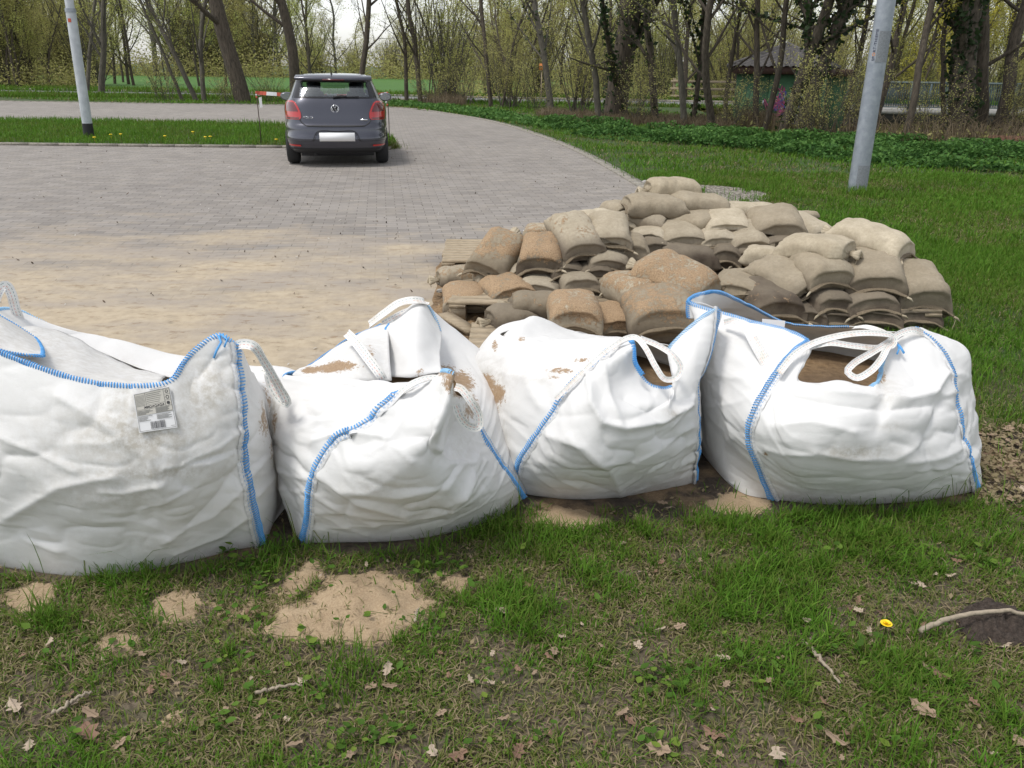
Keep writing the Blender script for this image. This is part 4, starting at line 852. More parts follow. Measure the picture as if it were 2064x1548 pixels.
        tn.tube(P0, .0028, 4); s0 = e+np.array((0, 0, .01)); dz = rnd.uniform(.06, .16)
        tn.tube(curve([s0, s0+ax*.03+[0, 0, .012], s0+ax*.055+sd_*.02-[0, 0, dz*.4], s0+ax*.05+sd_*.03-[0, 0, dz]], 14), .0025, 4)
        tn.build('tie_string', M_ROPE, root, True, world=False)
    if seed % 3 == 0:
        hb = MB(); e0 = Pw.reshape(n, mm, 3)[-1, 0]-off; hb.tube(curve([e0, e0+[.01, -.02, -.03], e0+[-.004, -.03, -.09], e0+[.008, -.035, -.15-.05*rnd.random()]], 12), .0024, 4); hb.build('loose_string', M_ROPE, root, True, world=False)
    return root
F_ = R(-90)                              # hem towards the camera
BG = [
# ---- left stack, bottom to top
 (991, 563, 5.38, .40, .30, .15, R(-70), 'dusty brown sandbag at the back bottom of the left stack', 'sewn', {'sandy': .5, 'shade_dirt': .5}),
 (924, 562, 5.42, .34, .26, .13, R(20), 'small brown sandbag lying at the far left end of the left stack', 'tied', {'sandy': .45, 'shade_dirt': .5}),
 (937, 603, 5.06, .42, .30, .13, R(-86), 'flat sand-covered sandbag on the left end of the left pallet edge', 'sewn', {'sandy': .8, 'shade_dirt': .5}),
 (1022, 592, 5.03, .40, .30, .155, R(-78), 'sand-covered sandbag with a dark open hem, second along the left pallet edge', 'sewn', {'sandy': .75, 'shade_dirt': .5}),
 (1090, 580, 5.12, .42, .27, .13, R(-92), 'grey bottom sandbag with strings hanging before it, third along the left pallet', 'sewn', {'shade_dirt': .55}),
 (1158, 574, 5.10, .40, .27, .14, R(-72), 'bottom sandbag with a slanting hem, fourth along the left pallet', 'sewn', {'shade_dirt': .6, 'roll': R(-8)}),
 (1224, 576, 5.14, .38, .24, .13, R(-72), 'bottom sandbag at the right end of the left pallet', 'sewn', {'shade_dirt': .55, 'roll': R(-8)}),
 (1060, 556, 5.28, .36, .24, .14, R(-95), 'grey sandbag wedged in the gap under the sandy ones', 'sewn', {'shade_dirt': .6}),
 (1140, 545, 5.22, .40, .26, .12, R(-82), 'dark sandbag with slanting hem in the second layer of the left stack', 'sewn', {'shade_dirt': .8, 'roll': R(-12)}),
 (1196, 549, 5.20, .38, .26, .11, R(-90), 'dark flat sandbag squeezed between layers of the left stack', 'sewn', {'shade_dirt': .8}),
 (1004, 517, 5.32, .42, .30, .17, R(-118), 'pale sandbag leaning down to the left with sand on its top', 'both', {'sandy': .62, 'pitch': R(28), 'roll': R(-22), 'shade_dirt': .3}),
 (1092, 521, 5.24, .40, .32, .20, R(-90), 'fat sandbag heaped with brown sand in front of the left stack', 'sewn', {'sandy': .75, 'shade_dirt': .65, 'pitch': R(14)}),
 (1223, 522, 5.26, .40, .28, .13, R(-97), 'brown sandbag with a drooping hem on the right face of the left stack', 'sewn', {'shade_dirt': .55, 'pitch': R(10)}),
 (1276, 522, 5.36, .36, .20, .24, R(-90), 'brown upright sandbag filling the gap between left and middle stacks', 'tied', {'shade_dirt': .5}),
 (1103, 476, 5.62, .36, .26, .13, R(170), 'sandbag with a dusty top at the back left of the left stack', 'tied', {'sandy': .55}),
 (1195, 449, 5.66, .40, .28, .13, R(-160), 'pale sandbag lying crosswise behind the top of the left stack', 'sewn', {'shade_dirt': .05}),
 (1158, 480, 5.30, .46, .30, .17, R(-76), 'large top sandbag of the left stack, its hem slanting to the left', 'sewn', {'sandy': .38, 'shade_dirt': .5, 'pitch': R(22)}),
 (1228, 470, 5.36, .40, .29, .14, R(-96), 'smooth top sandbag at the right of the left stack with level hem', 'sewn', {'sandy': .15, 'shade_dirt': .3, 'pitch': R(18)}),
# ---- middle stack
 (1425, 560, 5.62, .42, .32, .14, R(-88), 'dark bottom sandbag at the front centre of the middle stack', 'sewn', {'shade_dirt': .9}),
 (1370, 556, 5.66, .42, .32, .14, R(-88), 'dark bottom sandbag low behind the loose sandy ones', 'sewn', {'shade_dirt': .9}),
 (1485, 548, 5.66, .42, .30, .14, R(-92), 'dark bottom sandbag of the middle stack next to the right stack', 'sewn', {'shade_dirt': .9}),
 (1550, 536, 5.72, .40, .32, .14, R(-85), 'dark bottom sandbag at the right end of the middle stack', 'sewn', {'shade_dirt': .9}),
 (1310, 540, 5.7, .42, .30, .16, R(-95), 'dark bottom sandbag at the left end of the middle stack', 'sewn', {'shade_dirt': .85}),
 (1314, 506, 5.66, .40, .24, .16, R(-92), 'dark sandbag with hanging string on the left corner of the middle stack', 'tied', {'shade_dirt': .75}),
 (1380, 516, 5.58, .40, .40, .14, R(0), 'long dark sandbag lying crosswise in the second layer of the middle stack', 'sewn', {'shade_dirt': .85}),
 (1458, 519, 5.60, .40, .22, .16, R(-90), 'narrow dark sandbag in the second layer of the middle stack', 'sewn', {'shade_dirt': .8}),
 (1500, 517, 5.62, .40, .28, .13, R(-92), 'dark sandbag under the pale one with the curved hem', 'sewn', {'shade_dirt': .85}),
 (1572, 500, 5.68, .42, .34, .15, R(-92), 'dark sandbag below the big pale one of the middle stack', 'sewn', {'shade_dirt': .8}),
 (1262, 466, 5.98, .38, .26, .14, R(-100), 'brown sandbag at the left edge of the middle stack, second from top', 'sewn', {'shade_dirt': .5}),
 (1298, 452, 5.96, .44, .34, .14, R(-20), 'shadowed brown sandbag right under the topmost layer of the middle stack', 'sewn', {'shade_dirt': .65}),
 (1308, 480, 5.78, .40, .28, .13, R(-105), 'pale sandbag with a knotted mouth on the left of the middle stack', 'both', {'shade_dirt': .3}),
 (1370, 479, 5.74, .42, .36, .14, R(-86), 'wide pale sandbag with a level dark hem in the middle stack', 'sewn', {'shade_dirt': .35, 'pitch': R(6)}),
 (1438, 481, 5.74, .42, .28, .14, R(-88), 'plain beige sandbag between the wide pale one and the curved hem', 'sewn', {'shade_dirt': .35, 'pitch': R(6)}),
 (1500, 486, 5.70, .44, .29, .16, R(-84), 'pale sandbag with a strongly curved hem in the middle stack', 'sewn', {'shade_dirt': .45, 'pitch': R(10)}),
 (1385, 449, 5.92, .44, .34, .13, R(150), 'pale sandbag with string knotted on its top in the middle stack', 'tied', {'shade_dirt': .15}),
 (1462, 450, 5.84, .42, .32, .10, R(-95), 'small flat pale sandbag on top of the middle stack front', 'sewn', {'shade_dirt': .05, 'pitch': R(6)}),
 (1618, 470, 6.02, .46, .30, .18, R(-60), 'pale sandbag sloping down at the right end of the middle stack', 'sewn', {'shade_dirt': .2, 'pitch': R(14)}),
 (1560, 459, 5.80, .46, .38, .19, R(-92), 'big pale sandbag with a dirty grey front on the right of the middle stack', 'sewn', {'shade_dirt': .4, 'pitch': R(14)}),
 (1498, 432, 6.28, .56, .34, .13, R(8), 'long pale sandbag at the back of the middle stack, sloping right', 'sewn', {'shade_dirt': .1}),
 (1616, 436, 6.25, .24, .16, .05, R(20), 'empty folded sandbag lying behind the big pale one', 'tied', {'shade_dirt': .2}),
 (1246, 432, 6.15, .34, .22, .14, R(-60), 'small brown sandbag peeping out at the upper left of the middle stack', 'sewn', {'shade_dirt': .4}),
 (1405, 418, 6.08, .46, .32, .15, R(10), 'pale sandbag with blackish mould spots right under the topmost one', 'tied', {'shade_dirt': .3}),
 (1317, 421, 5.98, .46, .34, .15, R(-172), 'pale sandbag on the upper left, lying crosswise with its hem at the left', 'sewn', {'shade_dirt': .35}),
 (1352, 386, 6.25, .44, .28, .15, R(4), 'topmost sandbag of all, rounded, its tied neck pointing left', 'tied', {'shade_dirt': .0}),
# ---- right stack
 (1600, 640, 4.86, .42, .32, .14, R(-88), 'dark bottom sandbag at the left of the right stack', 'sewn', {'shade_dirt': .9}),
 (1668, 648, 4.88, .42, .32, .13, R(-92), 'dark bottom sandbag of the right stack, second from left', 'sewn', {'shade_dirt': .9}),
 (1746, 652, 4.88, .42, .34, .13, R(-90), 'dark bottom sandbag of the right stack behind the loose string ends', 'sewn', {'shade_dirt': .9}),
 (1822, 648, 4.92, .40, .32, .14, R(-88), 'dark bottom sandbag at the right corner of the right stack', 'sewn', {'shade_dirt': .85}),
 (1542, 612, 4.84, .44, .36, .19, R(-75), 'dark brown sandbag with sand on it at the left foot of the right stack', 'sewn', {'shade_dirt': 1, 'sandy': .3, 'pitch': R(12)}),
 (1655, 609, 4.90, .42, .28, .15, R(-90), 'dark sandbag in the second layer of the right stack, left of centre', 'sewn', {'shade_dirt': .8}),
 (1733, 612, 4.92, .44, .34, .16, R(-90), 'dark sandbag with arched hem in the second layer of the right stack', 'sewn', {'shade_dirt': .75}),
 (1490, 588, 4.98, .44, .34, .17, R(-120), 'rounded pale sandbag at the far left of the right stack', 'tied', {'shade_dirt': .35, 'sandy': .25}),
 (1558, 527, 5.36, .42, .26, .14, R(160), 'pale sandbag at the back left of the right stack', 'tied', {'shade_dirt': .1}),
 (1578, 568, 4.98, .46, .34, .17, R(-62), 'pale sandbag with slanting piped hem on the left of the right stack', 'sewn', {'shade_dirt': .4, 'pitch': R(16), 'roll': R(8)}),
 (1836, 588, 4.98, .46, .36, .25, R(-80), 'largest sandbag hanging over the right edge, with a low arched hem', 'sewn', {'shade_dirt': .42, 'pitch': R(20)}),
 (1645, 545, 5.0, .46, .36, .19, R(-78), 'pale sandbag with level hem directly under the tied one', 'sewn', {'shade_dirt': .35, 'pitch': R(12)}),
 (1752, 555, 5.0, .46, .36, .19, R(-94), 'brown sandbag with level hem right of the loose string', 'sewn', {'shade_dirt': .55, 'pitch': R(12)}),
 (1752, 494, 5.24, .52, .36, .19, R(-38), 'top right sandbag of the right stack, pale and smooth', 'both', {'shade_dirt': .05, 'pitch': R(12)}),
 (1648, 506, 5.10, .46, .37, .15, R(140), 'top left sandbag of the right stack, tied with string at its neck', 'tied', {'shade_dirt': .05}),
# ---- loose ones in front
 (1036, 650, 4.62, .38, .28, .15, R(15), 'brown sandbag lying lowest behind the third bulk bag', 'tied', {'shade_dirt': .75, 'sandy': .2}),
 (1244, 652, 4.62, .40, .34, .15, R(-85), 'flat sandbag buried under brown sand in front of the stacks', 'sewn', {'sandy': .95}),
 (1108, 622, 4.66, .52, .26, .14, R(0), 'long brown sandbag lying crosswise with a turned-up ear', 'both', {'shade_dirt': .65, 'sandy': .35}),
 (1156, 640, 4.48, .44, .31, .20, R(-88), 'sandy sandbag standing before the long brown one', 'sewn', {'sandy': .7, 'shade_dirt': .3}),
 (1274, 590, 4.86, .44, .32, .17, R(-60), 'dusty sandbag behind the big one with a dark belly', 'tied', {'sandy': .6, 'shade_dirt': .3}),
 (1328, 640, 4.54, .50, .42, .24, R(-80), 'big loose sandbag with a dark grey belly, nearest the bulk bags', 'sewn', {'sandy': .55, 'shade_dirt': .55}),
 (1355, 574, 4.84, .52, .40, .22, R(-40), 'large tilted sandbag covered with brown sand, tilted to the right', 'both', {'sandy': .66, 'shade_dirt': .35, 'pitch': R(14), 'roll': R(6)}),
]
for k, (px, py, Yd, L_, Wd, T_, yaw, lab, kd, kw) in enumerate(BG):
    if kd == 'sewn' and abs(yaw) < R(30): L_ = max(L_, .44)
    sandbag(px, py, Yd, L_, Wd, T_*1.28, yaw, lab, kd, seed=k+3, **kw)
# ================================================================ CAR
m = Mt('metallic_grey_paint', (.058, .060, .078), .26, Metallic=.7, Coat_Weight=1.0, Coat_Roughness=.06); nn = m.noise(900, 2); m.rough(m.ramp(nn, [(.3, .26), (.7, .36)])); M_PAINT = m.m
M_BLK = plain('black_plastic', (.018, .018, .02), .55); M_GBLK = plain('gloss_black', (.012, .012, .014), .12); M_TYRE = plain('tyre_rubber', (.022, .022, .023), .85, .5, 60)
M_RED = Mt('red_lamp_glass', (.42, .012, .012), .12, Coat_Weight=.8).m; M_DRED = Mt('dark_red_lamp', (.10, .006, .008), .15, Coat_Weight=.8).m
M_CHR = Mt('chrome', (.75, .76, .78), .12, Metallic=1).m; M_PLATE = Mt('white_plate', (.85, .85, .85), .4).m; M_SEAT = plain('seat_fabric', (.035, .037, .042), .9); M_RIM = Mt('alloy', (.35, .36, .38), .3, Metallic=.9).m
m = Mt('window_glass', (.02, .025, .03), .03); tr = m.n.new('ShaderNodeBsdfTransparent'); tr.inputs[0].default_value = (.70, .76, .78, 1); gl = m.n.new('ShaderNodeBsdfGlossy'); gl.inputs['Roughness'].default_value = .02; fr = m.n.new('ShaderNodeLayerWeight'); fr.inputs[0].default_value = .5
mx = m.n.new('ShaderNodeMixShader'); m.link(m.math('ADD', m.math('MULTIPLY', m.math('POWER', fr.outputs['Facing'], 2.5), .8), .10), mx.inputs[0]); m.link(tr.outputs[0], mx.inputs[1]); m.link(gl.outputs[0], mx.inputs[2]); m.link(mx.outputs[0], m.n['Material Output'].inputs[0]); M_GLASS = m.m
cg = G(699, 331); cy = cg.y-.55
car = empty('parked_car', (cg.x-.02, cy, .008), 'dark grey hatchback parked facing away with a blank white number plate', 'car', rz=R(11)); car.scale = (.975, .965, .935)
SEC = [(.19, .66, .34, 3.6), (.22, .76, .16, 3.75), (.27, .80, .07, 3.85), (.34, .825, .03, 3.92), (.44, .838, .0, 3.96), (.50, .842, .005, 3.97), (.515, .836, .02, 3.97), (.60, .84, .022, 3.96), (.655, .84, .03, 3.94), (.68, .838, .055, 3.92), (.72, .838, .075, 3.88), (.80, .838, .088, 3.75),
       (.90, .83, .115, 3.45), (.98, .812, .145, 3.1), (1.04, .775, .175, 2.95), (1.08, .742, .20, 2.87), (1.14, .715, .24, 2.76), (1.22, .68, .30, 2.60), (1.30, .645, .37, 2.42), (1.345, .625, .41, 2.30), (1.39, .595, .36, 2.15), (1.42, .565, .40, 2.05), (1.445, .50, .52, 1.95), (1.458, .38, .75, 1.8), (1.463, .15, 1.1, 1.5)]
SEC = np.array(SEC); EXP = 5.5
def sec(z): return [float(np.interp(z, SEC[:, 0], SEC[:, k])) for k in (1, 2, 3)]
def rear(x, z, off=0):
    hw, yr, yf = sec(z); hl = (yf-yr)/2; t = min(abs(x)/hw, .9995); return (x, (yr+yf)/2-hl*(1-t**EXP)**(1/EXP)-off, z)
na = 128; rows = []
an = np.linspace(0, 2*math.pi, na, endpoint=False)
for z, hw, yr, yf in SEC:
    rows.append(np.stack([hw*spow(np.cos(an), 2/EXP), (yr+yf)/2+(yf-yr)/2*spow(np.sin(an), 2/EXP), np.full(na, z)], 1))
Gd = np.array(rows); nr = len(SEC)
i, j = np.meshgrid(np.arange(nr-1), np.arange(na), indexing='ij'); j2 = (j+1) % na
F = np.stack([i*na+j, i*na+j2, (i+1)*na+j2, (i+1)*na+j], -1).reshape(-1, 4); V = Gd.reshape(-1, 3)
cc = V[F].mean(1)
rearw = (cc[:, 1] < 1.0) & (np.abs(cc[:, 0]) < .50) & (cc[:, 2] > 1.10) & (cc[:, 2] < 1.33)
frontw = (cc[:, 1] > 1.9) & (np.abs(cc[:, 0]) < .58) & (cc[:, 2] > 1.05) & (cc[:, 2] < 1.39)
sidew = (np.abs(cc[:, 0]) > .55) & (cc[:, 1] > .75) & (cc[:, 1] < 2.35) & (cc[:, 2] > 1.02) & (cc[:, 2] < 1.34) & (np.abs(cc[:, 1]-1.5) > .06)
wheelw = (np.abs(cc[:, 0]) > .5) & (cc[:, 2] < .60) & ((np.hypot(cc[:, 1]-.72, cc[:, 2]-.30) < .35) | (np.hypot(cc[:, 1]-3.2, cc[:, 2]-.30) < .35))
F = F[~(rearw | frontw | sidew | wheelw)]
cap = [(nr-1)*na+k for k in range(na)]; V = np.vstack([V, V[cap].mean(0), V[:na].mean(0)]); nc = nr*na
F3 = [(nc, (nr-1)*na+k, (nr-1)*na+(k+1) % na) for k in range(na)]+[(nc+1, (k+1) % na, k) for k in range(na)]
body = ob('body', mesh_np('body', V, [F, F3], M_PAINT, True), car)
def patch(zs, xl, xr, name, mat, off=.004, nz=10, nx=14, parent=car, smooth=True, thick=.006):
    z = np.linspace(zs[0], zs[-1], nz); L = np.interp(z, zs, xl); Rr = np.interp(z, zs, xr)
    A = np.array([[rear(x, zz, off) for x in np.linspace(l, r_, nx)] for zz, l, r_ in zip(z, L, Rr)]); B_ = A+np.array((0, thick, 0))
    b = MB(); b.grid(A); b.grid(B_, flip=True)
    for s_ in (np.stack([A[0], B_[0]]), np.stack([A[-1], B_[-1]]), np.stack([A[:, 0], B_[:, 0]], 1), np.stack([A[:, -1], B_[:, -1]], 1)): b.grid(s_)
    return b.build(name, mat, parent, smooth, world=False)
# rear window: black surround and clear centre
patch([1.085, 1.11], [-.665, -.655], [.665, .655], 'window_surround', M_GBLK, .005, 4, 30)
patch([1.11, 1.345], [-.655, -.585], [-.545, -.50], 'window_surround', M_GBLK, .005)
patch([1.11, 1.345], [.545, .50], [.655, .585], 'window_surround', M_GBLK, .005)
patch([1.11, 1.345], [-.545, -.50], [.545, .50], 'rear_window', M_GLASS, .004, 10, 30)
# roof spoiler
sp_ = []
for x in np.linspace(-.60, .60, 25):
    e = 1-(abs(x)/.62)**4; sp_.append([(x, .42-.09*e, 1.355+.0*e), (x, .40-.10*e, 1.378), (x, .42-.07*e, 1.412), (x*.98, .60, 1.435)])
b = MB(); A = np.array(sp_).transpose(1, 0, 2); b.grid(A); b.build('roof_spoiler', M_PAINT, car, True, world=False)
patch([1.325, 1.352], [-.585, -.575], [.585, .575], 'spoiler_underside', M_GBLK, .012, 4, 30)
b = MB(); b.box((0, .305, 1.368), (.34, .02, .022)); b.build('brake_light', M_DRED, car, world=False)
# lamps
for s in (-1, 1):
    zs = [.755, .775, .85, .95, 1.02, 1.045]; xi = [.56, .53, .525, .565, .605, .65]; xo = [.77, .785, .792, .785, .765, .735]
    if s < 0: lo, hi = [-v for v in xo], [-v for v in xi]
    else: lo, hi = xi, xo
    L_ = patch(zs, lo, hi, 'tail_light', M_RED, .012, 12, 12)
    xi2 = [v+.03 for v in xi]; xo2 = [v-.02 for v in xo]
    lo, hi = ([-v for v in xo2], [-v for v in xi2]) if s < 0 else (xi2, xo2)
    patch([.88, .90, .97, 1.02], [np.interp(q, zs, lo) for q in (.88, .9, .97, 1.02)], [np.interp(q, zs, hi) for q in (.88, .9, .97, 1.02)], 'dark_lens', M_DRED, .016, 6, 8, L_)
    patch([.765, .79], [np.interp(q, zs, lo) for q in (.765, .79)], [np.interp(q, zs, hi) for q in (.765, .79)], 'reversing_lens', M_DRED, .016, 3, 8, L_)
    a_, b_ = (.56, .765) if s > 0 else (-.765, -.56)
    patch([.335, .362], [a_, a_+.008], [b_, b_], 'reflector', M_RED, .012, 3, 8)
def groove(P, name='panel_gap', r=.005, mat=M_BLK, off=.001, n=50):
    C = curve([(x, 0, z) for x, z in P], n); b = MB(); b.tube([rear(x, z, off) for x, _, z in C], r, 5); return b.build(name, mat, car, True, world=False)
groove([(-.555, .758), (-.51, .70), (-.45, .665), (-.3, .655), (0, .652), (.3, .655), (.45, .665), (.51, .70), (.555, .758)], r=.009)
patch([.652, .672], [-.45, -.47], [.45, .47], 'tailgate_lip_gap', M_BLK, .006, 3, 24)
groove([(-.655, 1.085), (-.62, 1.05)], r=.004); groove([(.655, 1.085), (.62, 1.05)], r=.004)
groove([(-.80, .43), (-.4, .425), (-.35, .43), (-.30, .54), (-.27, .565), (0, .567), (.27, .565), (.30, .54), (.35, .43), (.4, .425), (.80, .43)], 'bumper_crease', .004)
patch([.43, .56], [-.36, -.285], [.36, .285], 'plate_recess', M_PAINT, -.012, 6, 20, thick=.004)
groove([(-.37, .425), (-.29, .572), (0, .576), (.29, .572), (.37, .425)], 'recess_edge', .007)
patch([.215, .30], [-.70, -.79], [.70, .79], 'lower_apron', M_BLK, .008, 5, 30)
groove([(-.81, .31), (0, .305), (.81, .31)], 'bumper_lower_line', .006)
b = MB(); b.box((0.01, -.005, .49), (.53, .012, .118)); b.box((0.01, .003, .49), (.55, .01, .135)); b.build('number_plate', M_PLATE, car, world=False)
# badge: ring with V over W
b = MB(); c0 = rear(0, .925, .012); r0 = .058
b.tube([(c0[0]+r0*math.cos(t_), c0[1], c0[2]+r0*math.sin(t_)) for t_ in np.linspace(0, 2*math.pi, 33)], .006, 6)
def bl(P): b.tube([(c0[0]+x*r0, c0[1]-.002, c0[2]+z*r0) for x, z in P], .0055, 5)
bl([(-.42, .88), (0, .12), (.42, .88)]); bl([(-.88, .42), (-.40, -.82), (0, .0), (.40, -.82), (.88, .42)])
b.build('badge', M_CHR, car, True, world=False)
b = MB(); b.tube([(c0[0], c0[1]+.006, c0[2]), (c0[0], c0[1]+.001, c0[2])], .058, 28); b.build('badge_ground', M_GBLK, car, world=False)
def letters(txt, x0, z0, h, mat, name, gap=.35):
    b = MB(); x = x0
    G_ = {'P': [[(0, 0), (0, 1), (.8, 1), (.8, .5), (0, .5)]], 'O': [[(0, 0), (0, 1), (.8, 1), (.8, 0), (0, 0)]], 'L': [[(0, 1), (0, 0), (.7, 0)]], 'T': [[(0, 1), (.8, 1)], [(.4, 1), (.4, 0)]], 'S': [[(.8, 1), (0, 1), (0, .5), (.8, .5), (.8, 0), (0, 0)]], 'I': [[(.2, 0), (.2, 1)]]}
    for ch in txt:
        for st_ in G_[ch]: b.tube([rear(x+p[0]*h, z0+p[1]*h, .006) for p in st_], .0035, 4)
        x += h*(.8+gap) if ch != 'I' else h*(.4+gap)
    return b.build(name, mat, car, world=False)
letters('POLO', -.49, .775, .032, M_CHR, 'lettering'); b = MB(); b.box(rear(.44, .755, .004), (.115, .006, .022)); b.build('small_badge', M_CHR, car, world=False)
# wiper, antenna
b = MB(); b.tube([rear(-.02, 1.10, .02), rear(.10, 1.125, .03), rear(.20, 1.115, .03)], [.022, .014, .008], 6); b.tube([rear(-.02, 1.105, .03), rear(.38, 1.112, .03)], .008, 5); b.build('rear_wiper', M_BLK, car, True, world=False)
b = MB(); b.tube([(-.03, .62, 1.43), (-.03, .55, 1.50), (-.03, .42, 1.66)], [.012, .006, .003], 6); b.tube([(-.03, .60, 1.425), (-.03, .62, 1.455)], [.035, .02], 10); b.build('antenna', M_BLK, car, True, world=False)
for s in (-1, 1):
    b = MB(); P0 = []
    t_ = np.linspace(0, math.pi, 9); pp = np.linspace(0, 2*math.pi, 16, endpoint=False)
    Gm = np.stack([s*.88+.115*np.sin(t_)[:, None]**.7*spow(np.cos(pp), .8)[None], 2.42+.055*np.cos(t_)[:, None]+0*pp[None], 1.035+.075*np.sin(t_)[:, None]**.7*spow(np.sin(pp), .8)[None]], -1)
    b.grid(Gm, True); mr = b.build('wing_mirror', M_PAINT, car, True, world=False)
    b = MB(); b.grid(np.array([[(s*.88+.095*r_*math.cos(q), 2.362, 1.035+.058*r_*math.sin(q)) for q in np.linspace(0, 6.283, 17)] for r_ in (1, .5, .01)])); b.build('mirror_glass', Mt('mirror_face', (.35, .38, .42), .15, Metallic=1).m, mr, world=False)
    b = MB(); b.tube([(s*.74, 2.45, 1.0), (s*.86, 2.43, 1.01)], .02, 8); b.build('mirror_arm', M_BLK, mr, world=False)
    for yw in (.72, 3.2):
        b = MB(); pr = [(.0, .18), (.0, .27), (.03, .295), (.10, .302), (.17, .295), (.20, .27), (.20, .18)]
        t_ = np.linspace(0, 2*math.pi, 40, endpoint=False)
        Gt = np.array([[(s*(.62+dx), yw+r_*math.cos(q), .302+r_*math.sin(q)) for q in t_] for dx, r_ in pr]); b.grid(Gt, True)
        wh = b.build('wheel', M_TYRE, car, True, world=False)
        b = MB(); b.tube([(s*.66, yw, .302), (s*.80, yw, .302)], .185, 24)
        for k in range(5):
            q = k*1.2566; b.box((s*.808, yw+.09*math.cos(q), .302+.09*math.sin(q)), (.014, .18, .045), Matrix.Rotation(q, 4, 'X'))
        b.build('rim', M_RIM, wh, world=False)
b = MB(); b.box((0, 1.9, .22), (1.15, 3.3, .10)); b.box((0, .72, .30), (1.2, .12, .10)); b.tube([(-.35, .2, .20), (-.35, .6, .22)], .03, 8); b.build('underbody', M_BLK, car, world=False)
b = MB()
for x in (-.35, .35):
    b.tube([(x, 1.55, .55), (x, 1.42, .95), (x, 1.38, 1.14)], [.20, .22, .15], 10); b.tube([(x, 1.36, 1.14), (x, 1.35, 1.30)], [.10, .12], 8)
b.tube([(-.6, .75, .85), (0, .75, .9), (.6, .75, .85)], .14, 8); b.box((0, 2.7, .95), (1.3, .5, .12)); b.box((0, 2.2, 1.33), (.22, .02, .06)); b.box((0, .72, 1.05), (.20, .1, .1))
b.build('seats', M_SEAT, car, True, world=False)

# ================================================================ BARRIER TAPE
M_STK = plain('rusty_iron', (.06, .04, .03), .8); M_TR = plain('tape_red', (.50, .09, .05), .5); M_TW = plain('tape_white', (.62, .62, .62), .5)
def stake(px, py, label, h, tapes):
    g_ = G(px, py); r = empty('iron_stake', g_, label, 'stake', 'thin iron stakes holding barrier tape')
    b = MB(); b.tube([(0, 0, -.1), (.008, 0, h*.5), (0, 0, h)], .009, 6); b.build('rod', M_STK, r, world=False); return r, g_
Ls, gl_ = stake(527, 296, 'left thin iron stake holding the red and white tape beside the car', 1.03, 0)
Rs, gr_ = stake(785, 290, 'right thin iron stake with knotted tape beside the car', 1.0, 0)
tp = empty('barrier_tape', gl_+Vector((0, 0, 1.0)), 'red and white striped barrier tape strung between two iron stakes behind the car', 'tape')
A0 = gl_+Vector((0, -.015, .99)); A1 = gr_+Vector((0, -.015, .97)); n = 40
PT = [A0.lerp(A1, k/n)+Vector((0, 0, -.05*math.sin(math.pi*k/n))) for k in range(n+1)]
for col_, nm, par in ((M_TR, 'red_stripes', 0), (M_TW, 'white_stripes', 1)):
    b = MB()
    for k in range(n):
        if (k//3+par) % 2 == 0:
            tw = .3*math.sin(k*.7); up = np.array((0, .02*math.sin(k*.5+tw), .032)); a0, a1 = np.array(PT[k]), np.array(PT[k+1]); b.grid(np.array([[a0-up, a1-up], [a0+up, a1+up]]))
    for g_, s in ((gl_, 1), (gr_, -1)):
        for q in range(3):
            if q % 2 == par: b.box(np.array(g_)+np.array((0, 0, .99-q*.04)), (.026, .03, .035), Matrix.Rotation(.3*q, 4, 'Z'))
            if q % 2 == par and s < 0: b.box(np.array(g_)+np.array((-.05+.02*q, -.02, .86-q*.05)), (.03, .006, .04), Matrix.Rotation(.5, 4, 'Y'))
    local(tp, b.build(nm, col_))
b = MB(); p_ = np.array(gl_)+np.array((.05, -.02, .72)); b.grid(np.array([[p_, p_+(.05, 0, .01)], [p_+(-.01, .01, .18), p_+(.05, 0, .2)]])); local(tp, b.build('loose_end', M_TW))

# ================================================================ LAMP POLES
m = Mt('galvanised_steel', rough=.5, Metallic=.35); n = m.noise(9, 5, .6); v = m.n.new('ShaderNodeTexVoronoi'); v.inputs['Scale'].default_value = 22; m.link(m.co, v.inputs['Vector'])
m.col(m.mix(m.ramp(v.outputs['Color'], [(.3, 0), (.8, .5)]), m.ramp(n, [(.35, (.24, .27, .31)), (.65, (.36, .39, .43))]), (.30, .33, .37))); M_GALV = m.m
M_PATCH = plain('duller_grey_patch', (.25, .265, .285), .75, .2, 60)
bp = G(1726, 388); tp_ = W(1787, 0, bp.y); ax = (tp_-bp).normalized(); Lp = 6.0
pr = empty('lamp_post', bp, 'thick octagonal galvanised steel lamp post leaning slightly on the right lawn', 'lamp post')
def prism(r0, r1, z0, z1, n, rot=0):
    q = np.arange(n)/n*2*math.pi+rot; return np.array([[(r_*math.cos(a)+ax_.x/ax_.z*z, r_*math.sin(a)+ax_.y/ax_.z*z, z) for a in q] for r_, z in ((r0, z0), (r1, z1))])
ax_ = ax
b = MB(); b.grid(prism(.122, .095, -.1, Lp, 8, R(12)), True); b.build('shaft', M_GALV, pr, world=False)
for z0, z1 in ((0.0, .36), (1.62, 1.98)):
    A = prism(.1245-.0045*z0, .1245-.0045*z1, z0, z1, 8, R(12))[:, 5:8]; b = MB(); b.grid(A); b.build('grey_coat', M_PATCH, pr, world=False)
